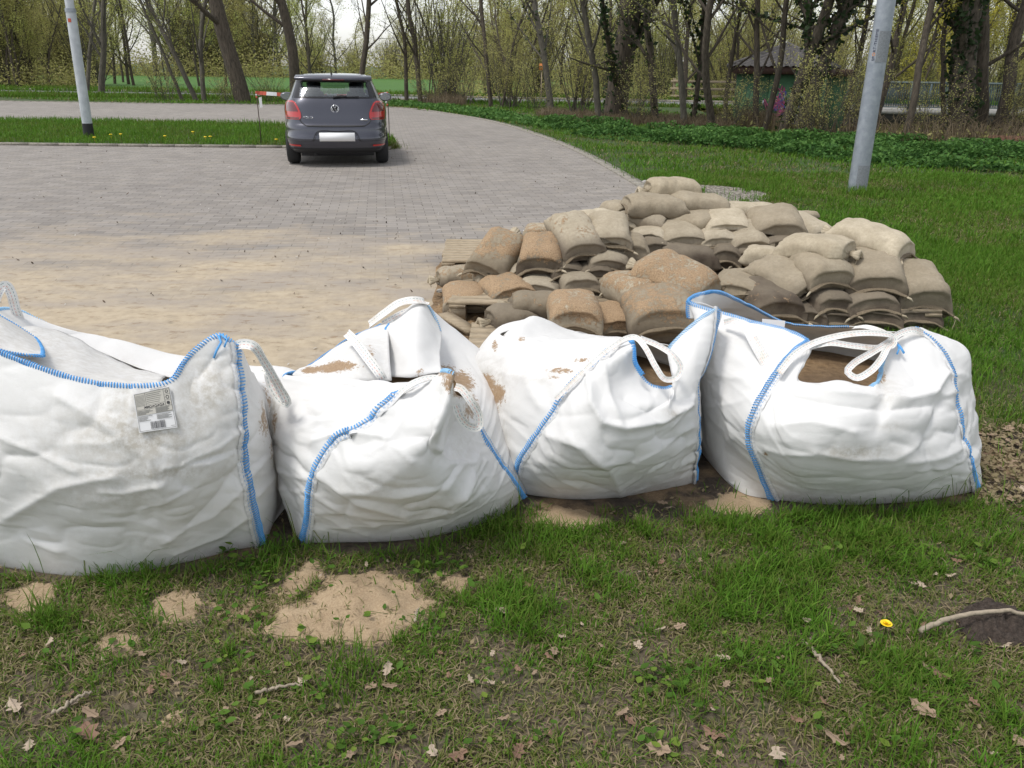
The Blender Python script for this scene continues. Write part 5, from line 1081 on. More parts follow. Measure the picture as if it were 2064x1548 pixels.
# sticker lettering running up the post
cu = bpy.data.curves.new('sticker', 'FONT'); cu.body = 'SPORT-THIEME'; cu.size = .082; cu.extrude = .0006; cu.space_character = 1.05
to = bpy.data.objects.new('sticker', cu); COL.objects.link(to)
zl = 1.635; fa = R(12)+R(225)+R(22.5); nrm_ = Vector((math.cos(R(12+225+22.5-45)), math.sin(R(12+225+22.5-45)), 0))
dg = bpy.context.evaluated_depsgraph_get(); me = bpy.data.meshes.new_from_object(to.evaluated_get(dg)); bpy.data.objects.remove(to)
me.materials.clear(); me.materials.append(plain('navy_print', (.015, .018, .06), .5)); me.materials.append(plain('orange_print', (.75, .25, .03), .5))
sto = ob('sticker_lettering', me, pr)
xs_ = [v_.co.x for v_ in me.vertices]; wtot = max(xs_)
for p_ in me.polygons:
    if .16*wtot < p_.center.x < .27*wtot: p_.material_index = 1
Xa = ax.normalized(); Za = (nrm_-Xa*nrm_.dot(Xa)).normalized(); Ya = Za.cross(Xa)
Mx = Matrix((Xa, Ya, Za)).transposed().to_4x4(); apo = .115*math.cos(R(22.5)); cpos = Vector((ax.x/ax.z*zl, ax.y/ax.z*zl, zl))+Za*(apo+.0035)-Ya*.03
sto.matrix_basis = Matrix.Translation(cpos) @ Mx @ Matrix.Scale(.37/wtot, 4)

bp = G(180, 277, .03); tp_ = W(139, 0, bp.y-.1); ax_ = (tp_-bp).normalized()
pl = empty('lamp_post', bp, 'slim pale round lamp post with a black foot on the left grass strip', 'lamp post')
m = Mt('pale_grey_paint', rough=.5); n = m.noise(6, 4); m.col(m.ramp(n, [(.35, (.43, .46, .49)), (.65, (.55, .58, .61))])); M_PG = m.m
b = MB(); b.grid(prism(.098, .094, .28, 2.42, 20), True); b.build('shaft', M_PG, pl, True, world=False)
b = MB(); b.grid(prism(.081, .078, 2.42, 7, 20), True); b.grid(prism(.098, .081, 2.42, 2.43, 20), True); b.build('upper_shaft', M_PG, pl, True, world=False)
b = MB(); b.grid(prism(.105, .102, -.1, .28, 20), True); b.grid(prism(.102, .09, .28, .285, 20), True); b.build('black_foot', M_BLK, pl, True, world=False)
b = MB(); b.grid(prism(.102, .101, 2.36, 2.43, 20), True); b.build('collar', M_GALV, pl, True, world=False)
b = MB(); b.grid(prism(.0995, .0995, 2.18, 2.25, 20)[:, 14:17]); b.build('red_sticker', M_TR, pl, True, world=False)
# ================================================================ TREES, HUT, BRIDGE
def bark(name, c0, c1):
    m = Mt(name, rough=.95); n = m.noise(9, 5, .7, stretch=(2.5, 2.5, .5)); m.col(m.ramp(n, [(.35, c0), (.7, c1)])); m.bump(n, 1, .03); return m.m
M_BARK = bark('bark_brown', (.038, .030, .022), (.13, .105, .078)); M_BARK2 = bark('bark_grey', (.06, .053, .042), (.15, .135, .105))
def leafm(name, cols):
    m = Mt(name, rough=.7); a = m.attr('tint'); m.col(m.ramp(a, [(0 if i_ == 0 else .12+.88*(i_-1)/(len(cols)-2), c) for i_, c in enumerate(cols)]))
    tr = m.n.new('ShaderNodeBsdfTranslucent'); m.link(m.b.inputs['Base Color'].links[0].from_socket, tr.inputs[0]); mx = m.n.new('ShaderNodeMixShader'); mx.inputs[0].default_value = .5
    m.link(m.b.outputs[0], mx.inputs[1]); m.link(tr.outputs[0], mx.inputs[2]); m.link(mx.outputs[0], m.n['Material Output'].inputs[0]); return m.m
M_LEAF = leafm('spring_leaves', [(.14, .12, .09), (.29, .28, .09), (.40, .43, .12), (.55, .57, .17)])
M_LEAFY = leafm('yellow_spring_leaves', [(.10, .085, .06), (.30, .30, .05), (.48, .44, .06), (.58, .52, .09)])
M_IVY = leafm('ivy_leaves', [(.010, .018, .008), (.022, .040, .014), (.04, .075, .022)])
M_OLIVE = leafm('shrub_leaves', [(.155, .13, .095), (.33, .29, .12), (.44, .42, .15), (.56, .56, .18)])

class Tree:
    def __init__(s, seed): s.r = random.Random(seed); s.rs = np.random.RandomState(seed); s.t = MB(); s.c = MB(); s.tips = []
    def branch(s, p, d, L, r, lev, par):
        rn = s.r; n = max(3, int(L/par['seg'])+2); P = [Vector(p)]; d = Vector(d).normalized()
        for k in range(n):
            d = (d+Vector((rn.gauss(0, par['wob']), rn.gauss(0, par['wob']), rn.gauss(0, par['wob']*.7)+par['up']*(lev > 0)))).normalized(); P.append(P[-1]+d*L/n)
        rr = np.linspace(r, r*(par['taper'] if lev == 0 else .25), n+1)
        (s.t if lev < par['tl'] else s.c).tube(P, rr, 7 if lev == 0 else (5 if r > .025 else 3), False, a=0)
        if lev >= par['lev']:
            s.tips += [(P[k], lev) for k in range(1, n+1)]; return
        nb = par['nb'][lev]
        for k in range(nb):
            t = par['b0'] if lev == 0 else .2; t = t+(1-t)*(k+rn.random())/nb; f = t*n; i_ = min(n-1, int(f)); q = P[i_].lerp(P[i_+1], f-i_)
            ax_ = (P[i_+1]-P[i_]).normalized(); az = rn.random()*6.283; side = Vector((math.cos(az), math.sin(az), 0)); side = (side-ax_*side.dot(ax_)).normalized()
            ang = R(rn.uniform(*par['ang'])); nd = ax_*math.cos(ang)+side*math.sin(ang)
            s.branch(q, nd, L*rn.uniform(*par['len'])*(1-.45*t), max(.0075, rr[i_]*rn.uniform(.32, .55)), lev+1, par)
    def leaves(s, n, size, spread, col=None, ranges=(0, 1)):
        if not s.tips: return
        T = np.array([tuple(t[0]) for t in s.tips]); idx = s.rs.randint(0, len(T), n); c = T[idx]+s.rs.normal(0, spread, (n, 3))
        quads(s.c, c, size, s.rs, s.rs.uniform(*ranges, n)*.8+.2*(vnoise(c, 1.3, 3) > .5))
def quads(b, c, size, rs, tint, upb=0.3, asp=.6):
    n = len(c); a = rs.normal(0, 1, (n, 3)); a[:, 2] *= .6; a /= np.linalg.norm(a, axis=1)[:, None]
    u = rs.normal(0, 1, (n, 3)); u[:, 2] += upb; bb_ = np.cross(a, u); bb_ /= np.linalg.norm(bb_, axis=1)[:, None]+1e-9
    sz = size*rs.uniform(.6, 1.3, n)[:, None]
    V = np.stack([c-a*sz*.6, c+bb_*sz*asp*.5, c+a*sz*.7, c-bb_*sz*asp*.5], 1).reshape(-1, 3); F = np.arange(4*n).reshape(n, 4)
    b.add(V, F, a=np.repeat(tint, 4))
PAR = dict(seg=.5, wob=.07, up=.03, taper=.45, tl=2, lev=3, nb=(12, 6, 5), b0=.12, ang=(25, 65), len=(.28, .5))
def make_tree(name, base, d, L, r, label, seed, mat=None, leafmat=None, nl=1800, ls=.055, ivy=0, par=None, group=None, spread=.10, cat='tree', leafr=(0, 1), ivy_h=9):
    T = Tree(seed); p = dict(PAR); p.update(par or {}); stems = d if isinstance(d, list) else [(Vector((0, 0, 0)), d, L, r)]
    for o_, dd, LL, rr in stems: T.branch(Vector(o_)-Vector(dd)*.15, dd, LL, rr, 0, p)
    T.leaves(int(nl*1.4), ls, spread, ranges=leafr)
    root = empty(name, base, label, cat, group)
    tr_ = T.t.build('trunk', mat or M_BARK, root, True, world=False)
    if T.c.n: T.c.build('crown', leafmat or M_LEAF, root, attr='tint', world=False)
    if ivy:
        rs = np.random.RandomState(seed+5); iv = MB(); V = np.vstack(T.t.V); 
        st0 = stems[0]; m_ = V[(V[:, 2] < ivy_h)]; idx = rs.randint(0, len(m_), ivy); c = m_[idx]; j_ = (idx+7) % len(m_); f = rs.random(ivy)[:, None]
        c2 = np.where(np.linalg.norm(m_[j_]-c, axis=1)[:, None] < 1.2, c*(1-f)+m_[j_]*f, c)
        c2 = c2+rs.normal(0, .055, (ivy, 3)); quads(iv, c2, .11, rs, rs.random(ivy), asp=.9); iv.build('ivy', M_IVY, root, attr='tint', world=False)
    return root
def TR(px, py, tx, wpx, label, seed, z=0, Lh=9, **kw):
    g_ = G(px, py, z); t = W(tx, 0, g_.y); d = t-g_; Z = (g_-Vector((0, 0, 1.5))).length
    r = wpx/2/FPX*Z; return make_tree('tree', g_, d.normalized(), Lh, r, label, seed, **kw)
THIN = dict(nb=(13, 6, 4), wob=.05, b0=.15, ang=(20, 50), len=(.25, .42))
TR(490, 206, 432, 31, 'thick dark trunk leaning left, growing left of the parked car', 1, Lh=11, nl=1500, par=dict(b0=.28, wob=.035, nb=(9, 5, 4)))
TR(596, 203, 572, 21, 'straight dark trunk rising directly behind the left edge of the car', 2, Lh=11, nl=1500, par=dict(b0=.25, wob=.035))
TR(727, 206, 722, 12, 'brown trunk rising behind the car roof, forking near the top of the photo', 3, Lh=9, nl=700, par=dict(b0=.2, wob=.04), spread=.15)
TR(412, 205, 385, 9, 'slim tree in the leaning cluster left of the thick dark trunk', 4, par=THIN, nl=900, mat=M_BARK2)
TR(396, 204, 335, 9, 'slender tree leaning furthest left in the cluster beside the thick dark trunk', 5, par=THIN, nl=900, mat=M_BARK2)
TR(368, 203, 290, 6, 'thin curved tree at the left of the leaning cluster', 6, par=THIN, nl=900, mat=M_BARK2)
TR(204, 192, 214, 11, 'tree with a forked grey trunk right of the slim left lamp post', 7, par=dict(THIN, b0=.08, nb=(12, 5, 4)), nl=2500, mat=M_BARK2)
TR(176, 190, 160, 7, 'thin grey tree directly behind the slim left lamp post', 8, par=THIN, nl=1500, mat=M_BARK2)
TR(821, 206, 808, 8, 'slim upright tree at the meadow edge right of the car', 9, par=dict(THIN, b0=.1), nl=600, spread=.14)
TR(848, 208, 843, 10, 'tree with a low fork at the meadow edge, second one right of the car', 10, par=dict(THIN, b0=.08, ang=(20, 40)), nl=600, spread=.14)
TR(990, 216, 985, 9, 'slim tree standing in front of the grey road, left of the road gap', 11, par=THIN, nl=900)
TR(1012, 218, 1075, 5, 'thin sapling leaning right beside the road', 12, par=THIN, nl=700)
TR(1110, 224, 1100, 13, 'tree overgrown with twigs in front of the road, middle of the photo', 13, par=THIN, nl=1200, ivy=400, mat=M_BARK2)
TR(1236, 243, 1272, 46, 'very thick dark ivy-clad tree in the middle right', 14, Lh=11, nl=2500, par=dict(b0=.1, wob=.03, nb=(14, 5, 4)), ivy=5000)
TR(1207, 246, 1188, 13, 'grey slender trunk directly left of the very thick ivy-clad tree', 15, par=THIN, nl=1300, mat=M_BARK2)
TR(1322, 250, 1308, 15, 'dark straight tree right of the very thick ivy-clad one', 16, par=THIN, nl=1500, ivy=900)
TR(1380, 258, 1388, 13, 'straight pale trunk left of the green hut', 17, par=THIN, nl=1500, mat=M_BARK2)
TR(1396, 252, 1420, 10, 'ivy-covered thin trunk touching the straight pale one left of the green hut', 18, par=THIN, nl=900, ivy=1500)
TR(1438, 262, 1402, 15, 'curved trunk between the pale trunks and the green hut', 19, par=dict(THIN, wob=.09), nl=1500)
TR(1458, 256, 1475, 9, 'thin upright trunk just left of the green hut', 20, par=THIN, nl=900)
TR(1522, 264, 1528, 12, 'trunk standing in front of the left part of the green hut', 21, par=THIN, nl=1300)
TR(1540, 266, 1600, 12, 'trunk leaning right in front of the green hut', 22, par=THIN, nl=1300)
TR(1575, 270, 1622, 22, 'left ivy-grown trunk of the thick clump in front of the hut', 23, nl=1200, ivy=2000, par=dict(b0=.22))
TR(1612, 272, 1668, 26, 'thickest middle trunk of the ivy clump in front of the hut', 24, nl=1200, ivy=3000, par=dict(b0=.2, wob=.04))
TR(1645, 272, 1640, 16, 'right trunk of the ivy clump in front of the hut', 25, nl=1000, ivy=2200, par=dict(b0=.2))
TR(1700, 262, 1745, 10, 'slender trunk between the ivy clump and the thick lamp post', 26, par=THIN, nl=2200, leafmat=M_LEAFY)
TR(1820, 288, 1925, 13, 'trunk leaning strongly right, right of the thick lamp post', 27, par=dict(THIN, wob=.08), nl=1800, leafmat=M_LEAFY)
TR(1935, 284, 1952, 44, 'thick trunk wrapped in dark ivy at the right', 28, Lh=10, nl=2200, ivy=7000, par=dict(b0=.15, wob=.03, nb=(12, 5, 4)))
TR(1972, 280, 2030, 22, 'brown trunk leaning right next to the ivy-wrapped one', 29, nl=1500, par=dict(b0=.2))
TR(2005, 283, 2110, 22, 'rightmost trunk, leaning out of the photo at the right edge', 30, nl=1500, leafmat=M_LEAFY, par=dict(b0=.15))
TR(1905, 278, 1870, 9, 'thin branching trunk left of the ivy-wrapped thick one', 31, par=dict(THIN, wob=.1), nl=1500, leafmat=M_LEAFY)
TR(1765, 250, 1800, 12, 'trunk half hidden behind the thick lamp post', 32, par=THIN, nl=1500, leafmat=M_LEAFY)

# coppiced shrubs
def copp(seed, n, Hh, r=.02, nl=3500, ls=.055, lm=None, fan=.45, leafr=(0, 1), wob=.06, nb=(5, 3), root=None, spread=.12):
    rn = random.Random(seed); st_ = []
    for k in range(n):
        a = rn.random()*6.283; f = fan*rn.random()**.7; st_.append((Vector((rn.gauss(0, .25), rn.gauss(0, .25), 0)), Vector((math.cos(a)*f, math.sin(a)*f, 1)), Hh*rn.uniform(.6, 1), r*rn.uniform(.6, 1.5)))
    T = Tree(seed); p = dict(PAR, nb=nb, lev=2, b0=.1, wob=wob, ang=(15, 45), len=(.2, .4), up=.05)
    for o_, dd, LL, rr in st_: T.branch(o_, dd, LL, rr, 0, p)
    T.leaves(int(nl*1.4), ls, spread, ranges=leafr); tm = T.t.me('trunk', M_BARK2, True); cm = T.c.me('crown', lm or M_LEAF, attr='tint'); return tm, cm
P1 = copp(101, 34, 5.5, .03, 5500); P2 = copp(102, 26, 4.2, .022, 4800, lm=M_OLIVE); P3 = copp(103, 22, 3.0, .012, 1500, lm=M_OLIVE, fan=.8); P4 = copp(104, 30, 6.5, .03, 8000, lm=M_OLIVE, leafr=(0, .7))
def place(pr_, x, y, s, rz, name, label, cat, group=None, z=0):
    r_ = empty(name, (x, y, z), label, cat, group, rz); r_.scale = (s, s, s*random.uniform(.9, 1.15))
    a = ob('trunk', pr_[0], r_); c = ob('crown', pr_[1], r_); return r_
random.seed(9)
for (px, py, pr_, s, lab) in ((900, 208, P1, 1.0, 'wide many-stemmed shrub fanning out behind the end of the car park'), (935, 211, P3, .8, 'low bare shrub right of the big fanning one'), (872, 212, P3, .55, 'smallest tangled shrub at the grass edge right of the forked tree'),
    (1030, 218, P2, .7, 'loose upright shrub by the road, left of the road gap'), (1080, 222, P3, .7, 'low shrub under the twiggy tree in the middle'), (1170, 236, P2, .75, 'shrub left of the grey trunk and the ivy-clad tree'),
    (1285, 250, P3, .7, 'twiggy shrub at the foot of the very thick ivy-clad tree'), (1480, 262, P3, .6, 'leafless shrub before the left wall of the hut'), (1625, 278, P3, .5, 'bramble tangle at the foot of the ivy clump'),
    (1660, 280, P3, .75, 'brambly shrub right of the ivy clump'), (1720, 270, P2, .45, 'yellow-green shrub left of the thick lamp post'), (1860, 285, P3, .55, 'shrub between the leaning trunk and the ivy-wrapped one'),
    (2040, 285, P2, .5, 'shrub at the right edge behind the log'), (330, 203, P3, .7, 'low shrub left of the leaning tree cluster'), (540, 205, P3, .6, 'low shrub between the thick dark trunk and the car'), (455, 206, P3, .5, 'small shrub between the leaning cluster and the dark trunk')):
    g_ = G(px, py); place(pr_, g_.x, g_.y, s, random.random()*6.28, 'shrub', lab, 'shrub')
# slender trees filling the wood behind the road and on the left bank
def proto(seed, L, r, nl, lm, par):
    T = Tree(seed); T.branch((0, 0, -.3), (.04, 0, 1), L, r, 0, dict(PAR, **par)); T.leaves(int(nl*1.3), .065, .16); return T.t.me('trunk', M_BARK, True), T.c.me('crown', lm, attr='tint')
Q = [proto(201, 9, .09, 4800, M_LEAF, THIN), proto(202, 8, .07, 4800, M_OLIVE, dict(THIN, wob=.08)), proto(203, 10, .12, 5200, M_LEAF, dict(THIN, b0=.1)), proto(204, 8, .08, 5200, M_LEAFY, dict(THIN, b0=.1, wob=.09))]
LB = ['slender leafing tree in the wood behind the road', 'slender olive-leaved tree in the wood behind the road', 'taller leafing tree in the wood behind the road', 'yellow-leaved tree in the wood at the right behind the bridge and hut']
GRP = ['slender trees in the wood behind the road', 'olive trees in the wood behind the road', 'tall trees in the wood behind the road', 'yellow-leaved trees at the right']
rnd = random.Random(77)
for k in range(62):
    y = rnd.uniform(41.5, 62); px_ = rnd.uniform(990, 2150); x = (px_-1032)/1620*(y*.93+.5); q = rnd.choice([0, 1, 2, 0, 1] if x < 16 else [3, 3, 1, 2, 3])
    place(Q[q], x, y, rnd.uniform(.8, 1.25), rnd.random()*6.28, 'tree', LB[q], 'tree', GRP[q], z=float(lawn_h(x, np.float64(y))))
for k in range(16):
    y = rnd.uniform(47, 54); px_ = rnd.uniform(-150, 175); x = (px_-1032)/1620*(y*.93+.5); q = rnd.choice([0, 1, 1])
    place(Q[q], x, y, rnd.uniform(.7, 1.1), rnd.random()*6.28, 'tree', 'slender tree on the dense bank at the far left', 'tree', 'slender trees on the left bank')
for k in range(15):
    y = rnd.uniform(48.5, 60); px_ = rnd.uniform(-200, 190); x = (px_-1032)/1620*(y*.93+.5)
    place(rnd.choice([P4, P4, P2]), x, y, rnd.uniform(.9, 1.25), rnd.random()*6.28, 'shrub', 'dense olive-brown thicket shrub on the bank at the far left', 'shrub', 'thicket shrubs on the left bank')
for k in range(34):
    y = rnd.uniform(44, 56); px_ = rnd.uniform(980, 2120); x = (px_-1032)/1620*(y*.93+.5)
    place(rnd.choice([P4, P2, P1]), x, y, rnd.uniform(.6, 1.0), rnd.random()*6.28, 'shrub', 'olive-brown thicket shrub in the undergrowth behind the road', 'shrub', 'thicket shrubs behind the road', z=float(lawn_h(x, np.float64(y))))
for k in range(10):
    y = rnd.uniform(56, 80); px_ = rnd.uniform(190, 640); x = (px_-1032)/1620*(y*.93+.5)
    place(rnd.choice([Q[0], Q[2]]), x, y, rnd.uniform(.8, 1.1), rnd.random()*6.28, 'tree', 'slender tree standing on the green meadow left of the car', 'tree', 'slender trees on the meadow')
# the far wood beyond the meadow: one mass
rs = np.random.RandomState(4); fw = MB(); ft = MB()
src = []
for pr_ in (P4, P1, Q[0], Q[2], P2):
    o_ = []
    for me in pr_:
        V = np.zeros(len(me.vertices)*3, np.float32); me.vertices.foreach_get('co', V); F = np.zeros(len(me.loops), np.int32); me.loops.foreach_get('vertex_index', F)
        A = np.zeros(len(V)//3, np.float32); at = me.attributes.get('tint'); 
        if at: at.data.foreach_get('value', A)
        o_.append((V.reshape(-1, 3), F.reshape(-1, 4), A))
    src.append(o_)
for k in range(78):
    y = rs.uniform(100, 132); px_ = rs.uniform(-150, 1300) if k > 8 else rs.uniform(1300, 2200); x = (px_-1032)/1620*(y*.93+.5); s = rs.uniform(1.1, 1.75)
    if 640 < px_ < 860: s *= .8
    if px_ < 500: s *= 1.35
    a = rs.random()*6.28; c_, s_ = math.cos(a), math.sin(a); M = np.array([[c_, -s_, 0], [s_, c_, 0], [0, 0, 1]])*s*np.array([[1.5, 1.5, 1]]).T
    T_ = src[rs.choice([0, 0, 1, 2, 3, 4])]
    for (V, F, A), dst in zip(T_, (ft, fw)): dst.add(V @ M.T+np.array((x, y, 0)), F, a=A)
tag(fw.build('far_wood', M_OLIVE, attr='tint'), 'far wood of leafing trees closing the meadow', kind='stuff')
tag(ft.build('far_wood_trunks', M_BARK2), 'trunks and stems of the far wood beyond the meadow', kind='stuff')
# low growth under the far wood and wood floor behind the road
def scatter(name, n, fn, size, mat, seed, label, tint=(0, 1), asp=.6, upb=.3):
    rs = np.random.RandomState(seed); c = fn(rs, n); b = MB(); quads(b, c, size, rs, rs.uniform(*tint, len(c)), upb, asp); return tag(b.build(name, mat, attr='tint'), label, kind='stuff')
scatter('far_undergrowth', 60000, lambda rs, n: np.stack([rs.uniform(-105, 60, n), rs.uniform(98, 108, n), np.abs(rs.normal(0, 1.6, n))], 1), .24, M_OLIVE, 5, 'brown-green undergrowth below the far wood', (0, .75))
def fl(rs, n):
    y = rs.uniform(42, 60, n); px_ = rs.uniform(900, 2200, n); x = (px_-1032)/1620*(y*.93+.5); return np.stack([x, y, np.abs(rs.normal(0, .55, n))+lawn_h(x, y)], 1)
scatter('wood_floor_growth', 36000, fl, .10, M_OLIVE, 6, 'low brown and green growth on the wood floor behind the road', (0, .9))
def fl2(rs, n):
    y = rs.uniform(46.5, 58, n); px_ = rs.uniform(-250, 190, n); x = (px_-1032)/1620*(y*.93+.5); return np.stack([x, y, np.abs(rs.normal(0, .8, n))], 1)
scatter('bank_growth', 26000, fl2, .10, M_OLIVE, 7, 'tangled low growth on the bank at the far left', (0, .8))
# dry stalks and brambles below the near trees
def inpoly(x, y, P):
    r_ = np.zeros(len(x), bool); P = np.asarray([(p[0], p[1]) for p in P])
    for (x1, y1), (x2, y2) in zip(P, np.roll(P, -1, 0)):
        c_ = ((y1 > y) != (y2 > y)) & (x < (x2-x1)*(y-y1)/(y2-y1+1e-12)+x1); r_ ^= c_
    return r_
def pts_in(P, n, rs):
    P2_ = np.asarray([(p[0], p[1]) for p in P]); lo, hi = P2_.min(0), P2_.max(0); q = rs.uniform(lo, hi, (int(n*3.5), 2)); q = q[inpoly(q[:, 0], q[:, 1], P2_)]; return q[:n]
M_DRY = leafm('dry_stalks', [(.07, .05, .032), (.14, .105, .065), (.24, .19, .12)])
def stalks(P, n, h, seed, label, w_=.007, mat=None, name='dry_stalks'):
    rs = np.random.RandomState(seed); q = pts_in(P, n, rs); n = len(q); z = lawn_h(q[:, 0], q[:, 1]); hh = rs.uniform(.3, 1, n)*h
    a = rs.random(n)*6.28; ln = rs.uniform(.1, 1.0, n)*hh; p0 = np.stack([q[:, 0], q[:, 1], z], 1); p1 = p0+np.stack([np.cos(a)*ln*.4, np.sin(a)*ln*.4, hh*.65], 1); p2 = p1+np.stack([np.cos(a+.5)*ln*.6, np.sin(a+.5)*ln*.6, hh*rs.uniform(-.2, .4, n)], 1)
    sd_ = np.stack([np.ones(n), np.zeros(n), np.zeros(n)], 1)*w_
    V = np.stack([p0-sd_, p0+sd_, p1-sd_, p1+sd_, p2-sd_*.4, p2+sd_*.4], 1).reshape(-1, 3); k = np.arange(n)[:, None]*6
    b = MB(); b.add(V, np.vstack([k+[0, 1, 3, 2], k+[2, 3, 5, 4]]), a=np.repeat(rs.random(n), 6)); return tag(b.build(name, mat or M_DRY, attr='tint'), label, kind='stuff')
under = [G(1480, 262), G(1560, 270), G(1700, 285), G(1850, 295), G(2200, 312), G(2250, 262), G(1900, 250), G(1700, 238), G(1520, 240)]
under0 = [G(840, 212), G(1000, 220), G(1130, 236), G(1250, 250), G(1450, 272), G(1700, 292), G(1850, 300), G(2200, 315), G(2250, 262), G(1900, 250), G(1700, 236), G(1500, 228), G(1200, 222), G(1000, 211), G(900, 207)]
stalks(under, 9000, .8, 8, 'dry brown stalks and brambles below the right-hand trees')
stalks([G(1080, 238), G(1250, 252), G(1480, 268), G(1480, 250), G(1250, 240), G(1100, 230)], 5000, .38, 18, 'short dry stalks under the trees before the road')
stalks([G(850, 212), G(900, 216), G(940, 214), G(930, 206), G(870, 205)], 1500, .6, 19, 'dry stalks around the fanning shrub')
scatter('bramble_leaves', 8000, lambda rs, n: (lambda q: np.stack([q[:, 0], q[:, 1], lawn_h(q[:, 0], q[:, 1])+rs.random(len(q))**2*.32], 1))(pts_in(under, n, rs)), .09, M_OLIVE, 9, 'brown and olive bramble leaves below the trees', (0, .8))

# ---- hut
M_GREEN = plain('green_paint', (.06, .15, .075), .8, .25, 6); M_FASC = plain('brown_fascia', (.075, .038, .03), .8, .2, 10)
m = Mt('roof_tiles', rough=.85); n = m.noise(8, 4); m.col(m.ramp(n, [(.3, (.045, .042, .042)), (.7, (.10, .093, .09))])); M_TILE = m.m
hp = W(1570, 232, 31.0); hut = empty('hut', (hp.x, 31.0, -.55), 'small green substation hut with a tiled pyramid roof and graffiti, between the trees', 'hut', rz=R(-24))
hw_, hd, hh = 1.45, 1.25, 2.0
b = MB(); b.box((0, 0, hh/2), (hw_*2, hd*2, hh)); b.build('wall', M_GREEN, hut, world=False)
b = MB(); b.box((0, 0, .12), (hw_*2+.08, hd*2+.08, .25)); b.build('plinth', M_KERB, hut, world=False)
b = MB()
for sx_, sy_, dx, dy in ((0, -1, hw_*2+.46, .06), (0, 1, hw_*2+.46, .06), (-1, 0, .06, hd*2+.34), (1, 0, .06, hd*2+.34)): b.box((sx_*(hw_+.2), sy_*(hd+.2), hh+.08), (dx, dy, .26))
b.box((0, 0, hh-.02), (hw_*2+.34, hd*2+.34, .04)); b.build('fascia', M_FASC, hut, world=False)
b = MB(); ap = np.array((0, 0, hh+.95)); E_ = [(-hw_-.3, -hd-.3), (hw_+.3, -hd-.3), (hw_+.3, hd+.3), (-hw_-.3, hd+.3)]
for k in range(4):
    p0 = np.array(E_[k]+(hh+.18,)); p1 = np.array(E_[(k+1) % 4]+(hh+.18,)); nt_ = 60; ns_ = 26; rows_ = []
    nz_ = np.cross(p1-p0, ap-p0); nz_ /= np.linalg.norm(nz_); nz_ *= np.sign(nz_[2])
    for i_ in range(ns_+1):
        t = i_/ns_; e0 = p0*(1-t)+ap*t; e1 = p1*(1-t)+ap*t; wl = np.linalg.norm(e1-e0); u_ = np.linspace(0, 1, nt_)
        rows_.append(e0+(e1-e0)*u_[:, None]+nz_*(.028*np.sin(u_*wl*2*math.pi/.24)[:, None]+.03*(1-(i_ % 3)/3)))
    b.grid(np.array(rows_))
b.build('roof', M_TILE, hut, True, world=False)
b = MB()
for k in range(4): b.tube([np.array(E_[k]+(hh+.20,)), ap], .07, 8)
b.build('roof_ridge', M_TILE, hut, True, world=False)
b = MB(); b.box((-.55*hw_, -hd-.012, 1.0), (.95, .02, 1.9)); dr = b.build('door', plain('green_door', (.05, .13, .065), .7, .1, 12), hut, world=False)
b = MB(); b.box((-.55*hw_+.36, -hd-.04, 1.0), (.05, .04, .16)); b.build('handle', M_GALV, dr, world=False)
b = MB(); b.box((-hw_-.012, -.5, 1.25), (.02, .36, .5)); b.build('notice', M_TW, hut, world=False)
# graffiti: loose strokes in several colours
rg = random.Random(3)
for nm, mt, x0, x1, ns in (('graffiti', plain('graffiti_magenta', (.32, .07, .16), .7), -.3, .2, 14), ('graffiti', plain('graffiti_blue', (.06, .09, .28), .7), .1, .8, 14), ('graffiti', plain('graffiti_white', (.42, .46, .5), .7), .7, 1.3, 12)):
    b = MB()
    for k in range(ns):
        x = rg.uniform(x0, x1); z = rg.uniform(.5, 1.3); P_ = [(x+rg.uniform(-.25, .25), -hd-.018, z+rg.uniform(-.3, .3)) for _ in range(4)]; b.tube(curve(P_, 14), .022, 4)
    b.build(nm, mt, hut, True, world=False)
# second flat-roofed bit to the right (brown fascia beyond the clump)
an_ = W(1690, 130, 31.5); h2 = empty('shed', (an_.x, 32.3, -.65), 'lower green flat-roofed shed with brown fascia right of the hut', 'shed', rz=R(-24))
b = MB(); b.box((0, 0, 1.0), (1.5, 2.0, 2.0)); b.build('wall', M_GREEN, h2, world=False); b = MB(); b.box((0, 0, 2.12), (1.9, 2.4, .24)); b.build('flat_roof', M_FASC, h2, world=False)

# ---- bridge with railing
M_CONC = plain('old_concrete', (.15, .145, .13), .9, .4, 5); M_RAIL = plain('dull_green_rail', (.08, .11, .11), .6)
p0 = W(1690, 215, 33.5); zD = W(1880, 222, 33).z
br = empty('bridge', (p0.x+.5, 33.2, zD), 'low concrete bridge with a grey-green railing at the right behind the trees', 'bridge')
b = MB(); b.box((9, 1.2, -.09), (19, 2.8, .16)); b.build('deck', plain('pale_concrete', (.27, .265, .25), .9, .3, 5), br, world=False)
b = MB(); b.box((9, .2, -.36), (19, .5, .36)); b.box((9, 1.8, -.36), (19, .5, .36)); b.build('girder', plain('dark_concrete', (.06, .057, .05), .9, .3, 5), br, world=False)
for x in (0, 18): 
    b = MB(); b.box((x, 1.0, -1.0), (.9, 2.6, 1.6)); b.build('abutment', M_CONC, br, world=False)
for yy in (-.12, 2.5):
    b = MB(); b.box((9, yy, .98), (18.6, .06, .05)); b.box((9, yy, .10), (18.6, .04, .04)); b.build('handrail', M_RAIL, br, world=False)
    for k in range(10):
        b = MB(); b.box((.05+k*2, yy, .48), (.06, .06, .96)); b.build('post', M_RAIL, br, world=False)
    b = MB(); 
    for k in range(200): b.box((.1+k*.092, yy+.04, .54), (.028, .02, .84))
    o_ = b.build('balusters', M_RAIL, br, world=False); o_['kind'] = 'stuff'
